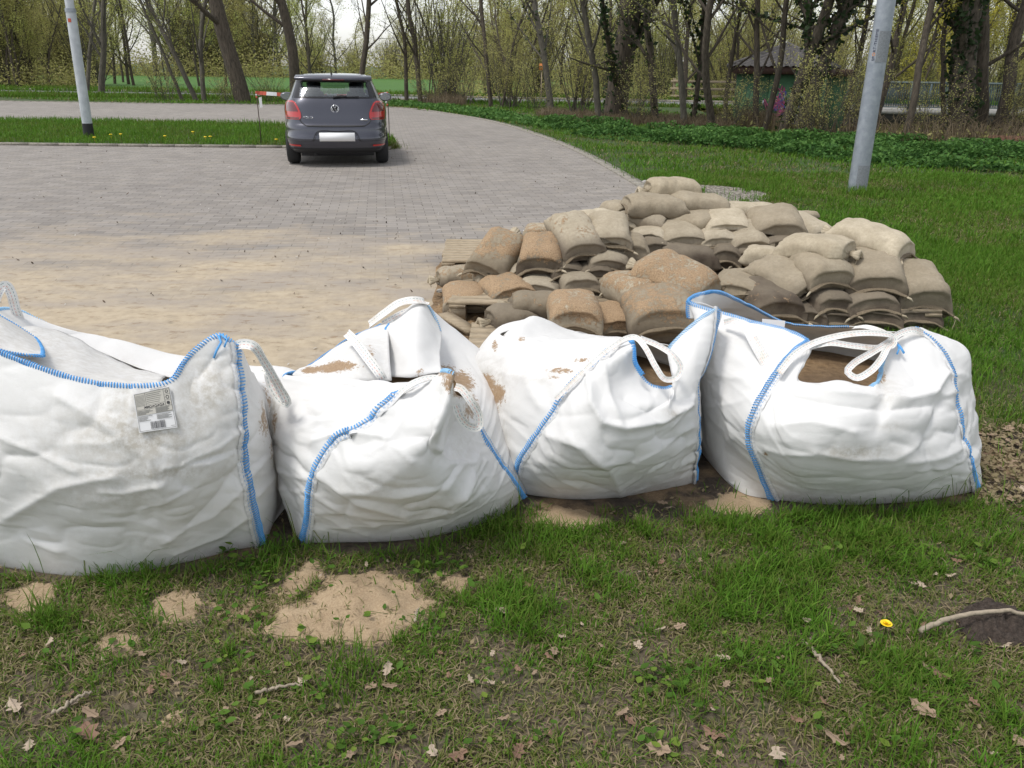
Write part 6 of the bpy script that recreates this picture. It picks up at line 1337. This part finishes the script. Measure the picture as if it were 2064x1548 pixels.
# wooden rail fence beyond the road near the hut
fe = empty('wooden_fence', W(1420, 200, 43.5), 'weathered wooden rail fence beyond the road, left of the hut', 'fence'); fe.location.z = -.1
for k in range(3):
    b = MB(); b.box((k*1.6-1.6, 0, .55), (.12, .12, 1.3)); b.build('post', M_WOOD, fe, world=False)
for z in (.35, .7, 1.05):
    b = MB(); b.box((0, -.08, z), (3.6, .04, .12)); b.build('rail', M_WOOD, fe, world=False)
# small orange sign hanging in the wood
sg = empty('sign', W(1092, 135, 40.8), 'small weathered orange sign among the twigs beyond the road', 'sign')
b = MB(); b.box((0, 0, 0), (.24, .02, .3)); b.build('board', plain('faded_orange', (.50, .17, .035), .7, .2, 8), sg, world=False); b = MB(); b.box((0, .03, -.9), (.05, .04, 2.0)); b.build('post', M_WOOD, sg, world=False)
# log
lg = G(1925, 302); r_ = empty('log', lg, 'thick fallen log with a pale sawn end lying at the right edge behind the nettles', 'log')
q = [W(1922, 290, lg.y), W(1990, 292, lg.y+.1), W(2120, 300, lg.y+.3)]; b = MB(); b.tube(curve([Vector(x_)-lg for x_ in q], 16), .12, 14); b.build('trunk', M_BARK, r_, True, world=False)
cutp = Vector(q[0])-lg; b = MB(); b.tube([cutp-Vector((.004, 0, 0)), cutp+Vector((.0, 0, 0))], .115, 14); b.build('sawn_end', M_WOOD, r_, world=False)
l2 = G(1990, 300); r2 = empty('log', l2, 'reddish log beside the pale-ended one, running out of the right edge', 'log'); b = MB(); b.tube([(0, 0, .14), (1.3, -.15, .12), (2.6, -.2, .1)], .15, 14); b.build('trunk', bark('bark_red', (.07, .035, .02), (.19, .10, .06)), r2, True, world=False)
# ================================================================ GRASS AND GROUND LITTER
def grassm(name, cols, rough=.6):
    m = Mt(name, rough=rough); m.b.inputs['Specular IOR Level'].default_value = .12; a = m.attr('tint'); m.col(m.ramp(a, [(p, c) for p, c in cols]))
    tr = m.n.new('ShaderNodeBsdfTranslucent'); m.link(m.b.inputs['Base Color'].links[0].from_socket, tr.inputs[0]); mx = m.n.new('ShaderNodeMixShader'); mx.inputs[0].default_value = .3
    m.link(m.b.outputs[0], mx.inputs[1]); m.link(tr.outputs[0], mx.inputs[2]); m.link(mx.outputs[0], m.n['Material Output'].inputs[0]); return m.m
M_GR = grassm('grass_blades', [(0, (.34, .27, .17)), (.12, (.24, .20, .11)), (.25, (.15, .16, .045)), (.5, (.105, .18, .022)), (.75, (.078, .19, .017)), (1, (.17, .31, .04))])
def blades(q, h, w_, lean, tint, rs, z0=.0, curl=.5):
    n = len(q); a = rs.random(n)*6.283; d = np.stack([np.cos(a), np.sin(a), np.zeros(n)], 1); s_a = a+math.pi/2+rs.normal(0, .4, n); s = np.stack([np.cos(s_a), np.sin(s_a), np.zeros(n)], 1)*(w_/2)[:, None]
    p0 = np.stack([q[:, 0], q[:, 1], np.zeros(n)+z0], 1); ln = lean[:, None]; up = np.array((0, 0, 1.))
    th0 = ln*.5; th1 = ln; th2 = ln*(1+curl); L = h[:, None]/3
    p1 = p0+L*(d*np.sin(th0)+up*np.cos(th0)); p2 = p1+L*(d*np.sin(th1)+up*np.cos(th1)); p3 = p2+L*(d*np.sin(th2)+up*np.cos(th2))
    for p in (p1, p2, p3): p[:, 2] = np.maximum(p[:, 2], z0+.003)
    V = np.stack([p0-s*.7, p0+s*.7, p1-s, p1+s, p2-s*.8, p2+s*.8, p3], 1).reshape(-1, 3); k = np.arange(n)[:, None]*7
    return V, np.vstack([k+[0, 1, 3, 2], k+[2, 3, 5, 4]]), k+[4, 5, 6], np.repeat(tint, 7)
def fb2(q, s, seed): return fbm(np.stack([q[:, 0], q[:, 1], q[:, 0]*0], 1), s, seed)
# areas where no grass grows
BARE = [[(p[0], p[1]) for p in P] for P, _, _ in SANDS]
def clear(q, f=1.0):
    ok = np.ones(len(q), bool)
    for P in BARE:
        P = np.array(P); c = P.mean(0); ok &= ~inpoly(q[:, 0], q[:, 1], c+(P-c)*f)
    return ok
bagfoot = []
for B_ in (B1, B2, B3, B4):
    f = B_.G[8:22, ::4].reshape(-1, 3); c = f.mean(0); an_ = np.arctan2(f[:, 1]-c[1], f[:, 0]-c[0]); bins = np.linspace(-math.pi, math.pi, 37); P = []
    for k in range(36):
        m_ = (an_ >= bins[k]) & (an_ < bins[k+1])
        if m_.any(): r_ = np.hypot(f[m_, 0]-c[0], f[m_, 1]-c[1]).max(); P.append((c[0]+r_*math.cos((bins[k]+bins[k+1])/2)*.985, c[1]+r_*math.sin((bins[k]+bins[k+1])/2)*.985))
    bagfoot.append(P)
def outbags(q):
    ok = np.ones(len(q), bool)
    for P in bagfoot: ok &= ~inpoly(q[:, 0], q[:, 1], P)
    return ok
DIRT = [(p[0], p[1]) for p in dirtP]; DPATH = [(p[0], p[1]) for p in dp]; HEAP = [(p.x, p.y) for p in (G(1925, 1252), G(1960, 1225), G(2030, 1232), G(2100, 1262), G(2110, 1300), G(2030, 1312), G(1960, 1300))]
def relief(q):
    i_ = np.clip(((q[:, 1]-YS[0])/.0125).astype(int), 0, len(YS)-1); j_ = np.clip(np.searchsorted(XS, q[:, 0]), 0, len(XS)-1); return ZB[i_, j_]-.004
_bl = blades
def blades(q, h, w_, lean, tint, rs, z0=.0, curl=.5):
    V, a_, b_, c_ = _bl(q, h, w_, lean, tint, rs, z0, curl)
    if z0 == .012: V[:, 2] += np.repeat(relief(q), 7)-.012
    return V, a_, b_, c_
rs = np.random.RandomState(1); front = [(-2.6, 1.15), (2.6, 1.15), (3.0, 3.2), (1.9, 3.2), (1.8, 2.75), (-1.1, 2.75), (-3, 2.75)]
q = pts_in(front, 300000, rs)
dens = fb2(q, 5, 1)*.6+fb2(q, 17, 2)*.4; bare = sstep(.40, .54, dens)
keep = rs.random(len(q)) < .34+.66*bare
inD = inpoly(q[:, 0], q[:, 1], DIRT) | inpoly(q[:, 0], q[:, 1], DPATH) | inpoly(q[:, 0], q[:, 1], HEAP)
keep &= (~inD) | (rs.random(len(q)) < .05); sq = sand_at(q[:, 0], q[:, 1])[0]; keep &= rs.random(len(q)) > sq*.93; keep &= outbags(q); q = q[keep]; bare = bare[keep]; n = len(q)
lush = sstep(.50, .66, fb2(q, 2.6, 7)*.55+fb2(q, 8, 8)*.45)+.38*sstep(2.15, 2.5, q[:, 1]+.1*q[:, 0])*(q[:, 0] > -2)
lush = np.clip(lush, 0, 1)
dead = rs.random(n) < .45-.27*lush
h = np.where(dead, rs.uniform(.02, .06, n), rs.uniform(.016, .045, n)*(1+1.1*lush)); w_ = rs.uniform(.0018, .0042, n)
lean = np.where(dead, rs.uniform(1.1, 1.55, n), rs.uniform(.3, 1.25, n)); tint = np.where(dead, rs.uniform(0, .24, n), np.clip(.46+.18*lush+rs.normal(0, .14, n)+.3*(fb2(q, 3, 12)-.5)+.5*(fb2(q, 13, 14)-.5), .22, 1))
b = MB(); V, F4, F3, A = blades(q, h, w_, lean, tint, rs, .012); b.add(V, F4, F3, a=A)
# tufts: taller, denser fans
TUF = [G(1215, 1180), G(1000, 1060), G(930, 1085), G(870, 1110), G(700, 1110), G(650, 1125), G(1800, 1500), G(1790, 1530), G(1400, 1060), G(1300, 1080), G(1480, 1080), G(1600, 1060), G(1750, 1030), G(1830, 1035), G(1900, 1020), G(1980, 1030), G(1240, 1210), G(1100, 1240), G(1060, 1280), G(1450, 1180), G(420, 1160), G(500, 1180), G(330, 1150), G(220, 1155), G(30, 1165), G(720, 1370), G(690, 1400), G(850, 1280), G(90, 1260), G(1860, 1290), G(1860, 1340), G(1040, 1120), G(1130, 1140), G(550, 1140), G(1560, 1400), G(1380, 1420), G(1650, 1150), G(1550, 1100), G(1920, 1090), G(2030, 1110), G(1870, 1160)]
TUF += [Vector((rs.uniform(-1.6, 1.9), rs.uniform(1.3, 2.5), 0)) for _ in range(110)]+[Vector((rs.uniform(-1.3, 2), rs.uniform(2.25, 2.6), 0)) for _ in range(40)]
for i_, t in enumerate(TUF):
    nn = rs.randint(50, 130) if i_ < 41 else rs.randint(20, 60); rr = rs.uniform(.02, .055) if i_ < 41 else rs.uniform(.01, .035); hh = rs.uniform(.06, .115) if i_ < 41 else rs.uniform(.035, .075)
    qq = np.array((t.x, t.y))+rs.normal(0, rr, (nn, 2)); ok = outbags(qq) & (sand_at(qq[:, 0], qq[:, 1])[0] < .6); qq = qq[ok]; nn = len(qq)
    if not nn: continue
    V, F4, F3, A = blades(qq, hh*rs.uniform(.5, 1.15, nn), rs.uniform(.002, .004, nn), rs.uniform(.15, .95, nn), np.clip(rs.normal(.62, .14, nn), .25, 1), rs, .012, .7); b.add(V, F4, F3, a=A)
# long stray blades in front of the bags
for (px, py, nn) in ((1760, 1010, 12), (1840, 1005, 16), (1920, 1000, 10), (640, 1095, 7), (1020, 1050, 10), (180, 1155, 4), (300, 1150, 4), (1965, 1010, 9)):
    g_ = G(px, py+12); qq = np.array((g_.x, g_.y-.02))+rs.normal(0, .03, (nn, 2))*np.array((2, .5)); V, F4, F3, A = blades(qq, rs.uniform(.13, .24, nn), rs.uniform(.0025, .004, nn), rs.uniform(.1, .8, nn), rs.uniform(.3, .6, nn), rs, .012, .8); b.add(V, F4, F3, a=A)
tag(b.build('foreground_grass', M_GR, attr='tint'), 'patchy short grass with dead blades in the foreground', kind='stuff')
# broad-leaved weeds
M_WEED = grassm('weed_leaves', [(0, (.05, .10, .015)), (.5, (.08, .17, .025)), (1, (.17, .24, .04))])
b = MB(); WE = [(430, 1105), (460, 1120), (500, 1150), (520, 1110), (350, 1105), (880, 1150), (910, 1165), (560, 1180), (840, 1160), (1330, 1690), (750, 1480), (780, 1500), (720, 1500), (1340, 1370), (1370, 1390), (1660, 1120), (1900, 1130), (1990, 1150), (200, 1120), (250, 1130), (640, 1410), (1320, 1380), (860, 1280), (1720, 1330), (1760, 1310), (1560, 1380)]
WE += [(int(rs.randint(20, 2040)), int(rs.randint(1120, 1520))) for _ in range(46)]
for i_, (px, py) in enumerate(WE):
    g_ = G(px, min(py, 1520))
    for k in range(rs.randint(7, 15) if i_ < 26 else rs.randint(3, 7)):
        c0 = np.array((g_.x, g_.y, .03))+rs.normal(0, 1, 3)*np.array((.035, .03, .012)); a_ = rs.random()*6.28; L_ = rs.uniform(.012, .028); d_ = np.array((math.cos(a_), math.sin(a_), rs.uniform(-.1, .5))); s_ = np.array((-math.sin(a_), math.cos(a_), rs.uniform(-.2, .2)))*L_*.38
        V = [c0, c0+d_*L_*.35+s_, c0+d_*L_*.75+s_*.8, c0+d_*L_*1.1, c0+d_*L_*.75-s_*.8, c0+d_*L_*.35-s_, c0+d_*L_*.5-[0, 0, .003]]
        b.add(V, None, [(0, 6, 1), (1, 6, 2), (2, 6, 3), (3, 6, 4), (4, 6, 5), (5, 6, 0)], a=rs.random())
        b.tube([(g_.x, g_.y, .012), c0], .0009, 3, False, a=.4)
tag(b.build('weeds', M_WEED, attr='tint'), 'small broad-leaved weeds scattered in the foreground grass', kind='stuff')

# lawn on the right, behind bags and round the sandbags
paveP = [(p[0], p[1]) for p in lot]
lawnP = [(1.0, 3.2), (3.2, 2.6), (9.5, 8), (14, 19), (2, 37), (-6, 39.5), (-22, 36)]+[(p.x, p.y) for p in edge[::-1][1:]]+[(1.9, 4.4)]
GRAV = [(p[0], p[1]) for p in gp]
b = MB()
for (y0, y1, n, hm, wm) in ((2.6, 4.5, 70000, 1, 1), (4.5, 7.5, 110000, 1.1, 1.5), (7.5, 13, 120000, 1.25, 2.3), (13, 23, 90000, 1.6, 4.2), (23, 40, 40000, 2.2, 8)):
    L0 = [(p[0], min(max(p[1], y0), y1)) for p in lawnP]
    xr = [-25, 16] if y1 > 20 else ([-2, 12] if y1 > 10 else [.8, 7])
    q = rs.uniform((xr[0], y0), (xr[1], y1), (n*2, 2)); q = q[inpoly(q[:, 0], q[:, 1], lawnP)]
    vis_ = np.abs(q[:, 0]) < q[:, 1]*.72+.8; q = q[vis_]; q = q[~inpoly(q[:, 0], q[:, 1], paveP)]; q = q[~inpoly(q[:, 0], q[:, 1], GRAV)]; q = q[outbags(q)]; q = q[~inpoly(q[:, 0], q[:, 1], DPATH) | (rs.random(len(q)) < .05)]
    q = q[~((q[:, 1] < 3.15) & (q[:, 0] < 1.9))][:n]; n = len(q)
    thin = sstep(.34, .5, fb2(q, 1.6, 21)); k_ = rs.random(n) < .35+.65*thin
    edge_d = np.min(np.hypot(q[:, 0][:, None]-E[::4, 0][None], q[:, 1][:, None]-E[::4, 1][None]), 1); k_ &= rs.random(n) < .15+.85*sstep(.1, .55, edge_d+.4*(fb2(q, 2, 33)-.5))
    q = q[k_]; n = len(q); g2 = fb2(q, .9, 23)
    dead = rs.random(n) < .13+.3*sstep(.5, .35, g2); h = rs.uniform(.025, .065, n)*hm*(.7+.8*g2); tint = np.where(dead, rs.uniform(0, .26, n), np.clip(.58+.55*(g2-.5)+rs.normal(0, .12, n), .3, 1))
    V, F4, F3, A = blades(q, h, rs.uniform(.0022, .004, n)*wm, np.where(dead, 1.3, rs.uniform(.2, 1.1, n)), tint, rs, .0)
    V[:, 2] += lawn_h(V[:, 0], V[:, 1]); b.add(V, F4, F3, a=A)
for k in range(260):
    x_, y_ = rs.uniform(1.5, 8), rs.uniform(3.3, 13); 
    if inpoly(np.array([x_]), np.array([y_]), paveP)[0] or not inpoly(np.array([x_]), np.array([y_]), lawnP)[0]: continue
    nn = rs.randint(25, 60); qq = np.array((x_, y_))+rs.normal(0, .05+.004*y_, (nn, 2)); qq = qq[outbags(qq)]; nn = len(qq); V, F4, F3, A = blades(qq, rs.uniform(.06, .12, nn), rs.uniform(.003, .005, nn)*(1+.15*y_), rs.uniform(.1, .8, nn), np.clip(rs.normal(.65, .12, nn), .4, 1), rs); b.add(V, F4, F3, a=A)
g_ = G(1726, 392); qq = np.array((g_.x+.05, g_.y-.05))+rs.normal(0, .16, (500, 2)); V, F4, F3, A = blades(qq, rs.uniform(.07, .17, 500), rs.uniform(.006, .009, 500), rs.uniform(.1, .8, 500), np.clip(rs.normal(.6, .12, 500), .4, 1), rs); b.add(V, F4, F3, a=A)
tag(b.build('lawn_grass', M_GR, attr='tint'), 'green lawn grass on the right and along the curved edge of the lot', kind='stuff')
# strip in the lot
b = MB(); n = 60000; q = pts_in(strip, n, rs); q = q[np.abs(q[:, 0]) < q[:, 1]*.72+1]; n = len(q); g2 = fb2(q, 1.1, 25)
V, F4, F3, A = blades(q, rs.uniform(.06, .16, n)*(.6+.8*g2), rs.uniform(.006, .012, n), rs.uniform(.1, 1.0, n), np.clip(.62+.7*(g2-.5)+rs.normal(0, .13, n), .15, 1), rs, .03); b.add(V, F4, F3, a=A)
tag(b.build('strip_grass', M_GR, attr='tint'), 'lush grass on the strip between the parking bays', kind='stuff')
# small dry weed tuft beside the car's right wheel
g_ = G(787, 300); qq = np.array((g_.x, g_.y))+rs.normal(0, .12, (260, 2)); n = 260; b = MB(); V, F4, F3, A = blades(qq, rs.uniform(.08, .22, n), rs.uniform(.006, .01, n), rs.uniform(.1, 1, n), rs.uniform(.1, .6, n), rs); b.add(V, F4, F3, a=A); tag(b.build('weed_tuft', M_GR, attr='tint'), 'yellowing weed tuft beside the right rear wheel of the car', kind='stuff')
# verge towards the road
b = MB(); vg = [(-45, 38.2), (-22, 37), (-7, 39.2), (1, 37.0), (14, 35), (14, 36), (2, 37.7), (-10, 39.7), (-45, 42)]; q = pts_in(vg, 26000, rs); n = len(q); V, F4, F3, A = blades(q, rs.uniform(.1, .3, n), rs.uniform(.02, .035, n), rs.uniform(.1, 1, n), np.clip(rs.normal(.55, .15, n), .1, 1), rs); b.add(V, F4, F3, a=A)
vg = [(-60, 46.5), (-10, 44.5), (2, 43.3), (24, 41), (24, 43), (2, 46), (-10, 47), (-60, 49.5)]; q = pts_in(vg, 20000, rs); n = len(q); V, F4, F3, A = blades(q, rs.uniform(.15, .4, n), rs.uniform(.03, .04, n), rs.uniform(.1, 1, n), np.clip(rs.normal(.6, .15, n), .1, 1), rs); b.add(V, F4, F3, a=A)
tag(b.build('verge_grass', M_GR, attr='tint'), 'rough grass on both verges of the road', kind='stuff')
# nettle bed
M_NET = grassm('nettle_leaves', [(0, (.02, .055, .014)), (.5, (.055, .135, .03)), (1, (.12, .23, .055))])
NP = [G(1088, 246), G(1180, 252), G(1300, 258), G(1450, 270), G(1700, 285), G(1900, 295), G(2150, 312), G(2250, 350), G(2064, 352), G(1900, 345), G(1760, 335), G(1640, 322), G(1500, 304), G(1330, 290), G(1200, 282), G(1120, 268)]
q = pts_in(NP, 44000, rs); n = len(q); g2 = fb2(q, 1.4, 31); hh = .04+.22*sstep(.36, .66, g2); z = rs.random(n)**.6*hh
k_ = rs.random(n) < .35+.65*sstep(.36, .5, g2+.1*(fb2(q, 5, 37)-.5)); q, z, hh = q[k_], z[k_], hh[k_]; n = len(q)
b = MB(); quads(b, np.stack([q[:, 0], q[:, 1], z], 1), .068, rs, np.clip(.15+z/hh*.55+rs.normal(0, .18, n), 0, 1), 1.6, .7); tag(b.build('nettle_bed', M_NET, attr='tint'), 'dark green nettle bed between the lawn and the trees', kind='stuff')
q = pts_in([G(700, 212), G(820, 216), G(900, 226), G(1000, 243), G(1100, 262), G(1120, 250), G(1000, 226), G(900, 215), G(800, 207)], 9000, rs); n = len(q); b = MB(); quads(b, np.stack([q[:, 0], q[:, 1], rs.random(n)*.25*fb2(q, 1, 4)], 1), .10, rs, np.clip(rs.normal(.7, .2, n), 0, 1), 1.6, .7); tag(b.build('ground_elder', M_NET, attr='tint'), 'bright low herbs along the far edge of the lot', kind='stuff')

# ---- fallen oak leaves
M_DL = []
for nm, c_ in (('dry_leaf_tan', (.30, .215, .145)), ('dry_leaf_pale', (.42, .335, .25)), ('dry_leaf_brown', (.22, .13, .085))): M_DL.append(plain(nm, c_, .8, .3, 60))
def leaf_mesh(seed, mat):
    r_ = random.Random(seed); nl = 7; P = []
    for s in (1, -1):
        side = []
        for k in range(nl*2+1):
            t = k/(nl*2); wv_ = math.sin(math.pi*min(1, t*1.02+.04))**.7*.34; lob = .72+.28*math.sin(t*19+s)
            side.append((t+r_.uniform(-.02, .02), s*wv_*lob*r_.uniform(.8, 1.15)))
        P.append(side)
    V = []; F = []; b = MB(); cu_, tw = r_.uniform(.15, .7), r_.uniform(-.5, .5)
    def zz(x, y): return cu_*(.35*(x-.5)**2*2+abs(y)*.6*math.sin(x*4+seed))+tw*y*x+.04
    mid = [(k/(nl*2), 0) for k in range(nl*2+1)]
    for side in P:
        b.grid(np.array([[(x, y, zz(x, y)) for x, y in mid], [((x+x2)/2, y2*.5, zz(x, y2*.5)) for (x, y), (x2, y2) in zip(mid, side)], [(x, y, zz(x, y)) for x, y in side]]))
    b.tube([(-.22, 0, zz(0, 0)), (0, 0, zz(0, 0)), (1, 0, zz(1, 0)+.004)], .012, 3)
    return b.me('dead_leaf', mat, True)
LM = [leaf_mesh(k+1, M_DL[k % 3]) for k in range(9)]
LEAFPX = [(40, 1450, .07), (175, 1475, .085), (200, 1460, .06), (1210, 1240, .035), (1100, 1330, .04), (1115, 1335, .05), (1245, 1465, .05), (1258, 1462, .045), (1460, 1500, .07), (1560, 1525, .07), (1700, 1520, .07), (1880, 1465, .08), (1910, 1385, .06), (1800, 1130, .05), (1405, 1150, .04), (1260, 1100, .04), (1345, 1025, .05), (1355, 1030, .04), (1700, 1235, .05), (1720, 1240, .045), (1765, 1240, .04), (1730, 1215, .04), (1470, 1340, .05), (1480, 1360, .045), (980, 1385, .04), (780, 1380, .06), (760, 1400, .05), (800, 1395, .05), (1000, 1240, .05), (1020, 1235, .04), (500, 1240, .045), (620, 1395, .05), (870, 1520, .05), (940, 1530, .06), (580, 1525, .05), (1050, 1515, .06), (1350, 1530, .07), (330, 1365, .05), (100, 1320, .04), (440, 1455, .04), (1980, 1540, .06), (2040, 1500, .07), (2030, 870, .09), (2000, 890, .09), (2050, 905, .08), (1985, 925, .07), (2045, 940, .07), (2010, 960, .07), (2055, 990, .07), (2025, 1010, .06), (1560, 1120, .035), (1500, 1090, .03), (1620, 1180, .035), (1830, 1190, .035), (1750, 1290, .04), (1340, 1280, .04), (1380, 1275, .045), (1290, 1315, .03), (1140, 1300, .035), (1200, 1360, .04), (1590, 1460, .04), (1540, 1390, .035), (1650, 1420, .04), (900, 1450, .035), (260, 1500, .05), (60, 1530, .05), (690, 1540, .045), (1015, 1115, .03), (1150, 1095, .03), (1690, 690, .06), (1475, 385, .10), (1420, 382, .09)]
for k in range(90):
    LEAFPX.append((rs.randint(20, 2040), rs.randint(1130, 1540), rs.uniform(.018, .042)))
rnd = random.Random(12)
for k, (px, py, s) in enumerate(LEAFPX):
    g_ = G(px, py); 
    if not outbags(np.array([[g_.x, g_.y]]))[0]: continue
    o = ob('dead_leaf', LM[rnd.randrange(9)]); o.location = (g_.x, g_.y, float(relief(np.array([[g_.x, g_.y]]))[0])*(g_.y < 3.4)+.014+rnd.uniform(0, .012)); o.scale = (s*.88,)*3; o.rotation_euler = (rnd.uniform(-.35, .35), rnd.uniform(-.35, .35), rnd.uniform(0, 6.28))
    tag(o, 'curled dry oak leaf lying on the ground', 'leaf', 'dry oak leaves scattered on the ground')
# crumbs of litter: leaf bits, straw
b = MB(); n = 6500; q = pts_in(front, n, rs); q = q[outbags(q)]; q = q[sand_at(q[:, 0], q[:, 1])[0] < .3]; quads(b, np.stack([q[:, 0], q[:, 1], rs.uniform(.004, .02, len(q))+relief(q)], 1), .013, rs, rs.uniform(0, .2, len(q)), 3, .8)
q = pts_in([G(1975, 860), G(2200, 860), G(2200, 1040), G(1960, 1030)], 1500, rs); quads(b, np.stack([q[:, 0], q[:, 1], rs.uniform(.012, .03, len(q))], 1), .022, rs, rs.uniform(0, .12, len(q)), 3, .7)
tag(b.build('leaf_litter', M_GR, attr='tint'), 'crumbs of dead leaves and straw between the grass', kind='stuff')
b = MB(); n = 1500; q = np.stack([rs.uniform(-9, 5, n), 3.2+rs.random(n)**1.4*14], 1); q = q[inpoly(q[:, 0], q[:, 1], paveP) & outbags(q)]
quads(b, np.stack([q[:, 0], q[:, 1], np.full(len(q), .016)], 1), .026, rs, np.where(rs.random(len(q)) < .25, .9, rs.uniform(0, .5, len(q))), 4, .5)
M_DEB = grassm('paving_litter', [(0, (.05, .04, .03)), (.5, (.16, .12, .085)), (.8, (.5, .47, .42)), (1, (.6, .58, .55))]); tag(b.build('paving_litter', M_DEB, attr='tint'), 'bits of bark, leaf and grit scattered over the paving', kind='stuff')
# twigs
M_TWIG = plain('dry_twig', (.33, .275, .205), .85, .6, 70)
def twig(P, r, label):
    g0 = G(*P[0]); C = [G(*p)+Vector((0, 0, .02+.008*(k % 2))) for k, p in enumerate(P)]; r_ = empty('twig', g0, label, 'twig')
    C_ = curve(C, 24); C_ += .0025*np.random.RandomState(int(P[0][0])).normal(0, 1, C_.shape); b = MB(); b.tube(C_, np.linspace(r, r*.6, 24), 7); local(r_, b.build('stem', M_TWIG, smooth=True)); return r_
tg_ = twig([(1848, 1296), (1890, 1284), (1960, 1275), (2020, 1276), (2080, 1284)], .0085, 'thick pale twig lying across the dark soil heap at right')
for v_ in tg_.children[0].data.vertices: v_.co.z += .02+.03*float(sstep(G(1860, 1290).x, G(1960, 1275).x, v_.co.x))
twig([(1618, 1305), (1650, 1345), (1690, 1388)], .006, 'short straight twig lying diagonally in the grass, lower right')
twig([(1565, 1176), (1585, 1199)], .003, 'short pale straw-like twig in the grass right of centre')
twig([(520, 1408), (560, 1402), (610, 1392)], .005, 'twig half hidden in the grass below the big sand patch')
twig([(110, 1452), (150, 1430), (190, 1405)], .005, 'dark thin twig in the grass at the lower left')
twig([(838, 1265), (842, 1245), (845, 1240)], .004, 'tiny pale stick standing at the right edge of the sand patch')
# dandelion
M_YEL = plain('dandelion_yellow', (.85, .60, .01), .6)
g_ = G(1779, 1290); d_ = empty('dandelion', g_, 'yellow dandelion flower in the grass at the lower right', 'dandelion')
b = MB(); b.tube([(0, 0, 0), (.003, 0, .03), (0, 0, .055)], .0016, 5); b.build('stem', M_WEED, d_, world=False)
b = MB()
for ring_, (nn, L_, el) in enumerate(((22, .020, .15), (18, .016, .6), (12, .010, 1.1))):
    for k in range(nn):
        L_ *= 1 if k else .8; a_ = k/nn*6.283+ring_*.3; dr = np.array((math.cos(a_)*math.cos(el), math.sin(a_)*math.cos(el), math.sin(el))); s_ = np.array((-math.sin(a_), math.cos(a_), 0))*.0022; p = np.array((0, 0, .056)); b.add([p-s_*.4, p+s_*.4, p+dr*L_+s_, p+dr*L_-s_], [(0, 1, 2, 3)])
b.build('petals', M_YEL, d_, world=False)
# far dandelions on the strip
for (px, py) in ((225, 282), (245, 281), (334, 285), (415, 287), (425, 286), (192, 288), (558, 292), (390, 276)):
    g_ = G(px, py, .03); o = ob('dandelion', None)
    b = MB(); b.tube([(0, 0, 0), (0, 0, .10)], .004, 4); b.tube([(0, 0, .10), (0, 0, .115)], [.034, .028], 10); me = b.me('dandelion', M_YEL); bpy.data.objects.remove(o); o = ob('dandelion', me, loc=g_); tag(o, 'small yellow dandelion head on the grass strip', 'dandelion', 'dandelions on the strip')
# pebbles and scraps
M_STONE = plain('pebble_grey', (.33, .31, .28), .85, .4, 60); M_SCRAP = plain('white_plastic_scrap', (.72, .72, .72), .4)
def pebble(px, py, s, label, mat=M_STONE):
    g_ = G(px, py, .01); bm = bmesh.new(); bmesh.ops.create_icosphere(bm, subdivisions=2, radius=s); 
    for v_ in bm.verts: v_.co = Vector((v_.co.x, v_.co.y*.8, v_.co.z*.6))*(1+.35*(noise.noise(v_.co*(2/s)+Vector((px, py, 0)))))
    me = bpy.data.meshes.new('stone'); bm.to_mesh(me); bm.free(); me.materials.append(mat); o = ob('stone', me, loc=(g_.x, g_.y, .01+s*.4)); tag(o, label, 'stone'); return o
pebble(888, 590, .03, 'grey stone on the sand at the left end of the pallet'); pebble(1064, 472, .05, 'white stone behind the left stack of sandbags', M_SCRAP)
pebble(1300, 370, .05, 'grey stone at the paving edge behind the topmost sandbag')
for (P, lab) in (([(1461, 963), (1464, 975), (1475, 985), (1486, 988)], 'thin curved white plastic strip on the dirt between the right bulk bags'), ([(1492, 992), (1500, 985), (1512, 982), (1524, 986)], 'white plastic strip arching next to the curved one')):
    C = curve([G(*p)+Vector((0, 0, .02)) for p in P], 16); b = MB(); b.grid(np.stack([C, C+np.array((0, 0, .012))], 1)); o = b.build('plastic_strip', M_SCRAP); tag(o, lab, 'plastic strip')
b = MB(); g0 = G(1530, 995); b.box((g0.x, g0.y, .02), (.05, .03, .004), Matrix.Rotation(.5, 4, 'X')); tag(b.build('paper_scrap', M_SCRAP), 'small white label scrap on the dirt at the foot of the right bulk bag', 'scrap')
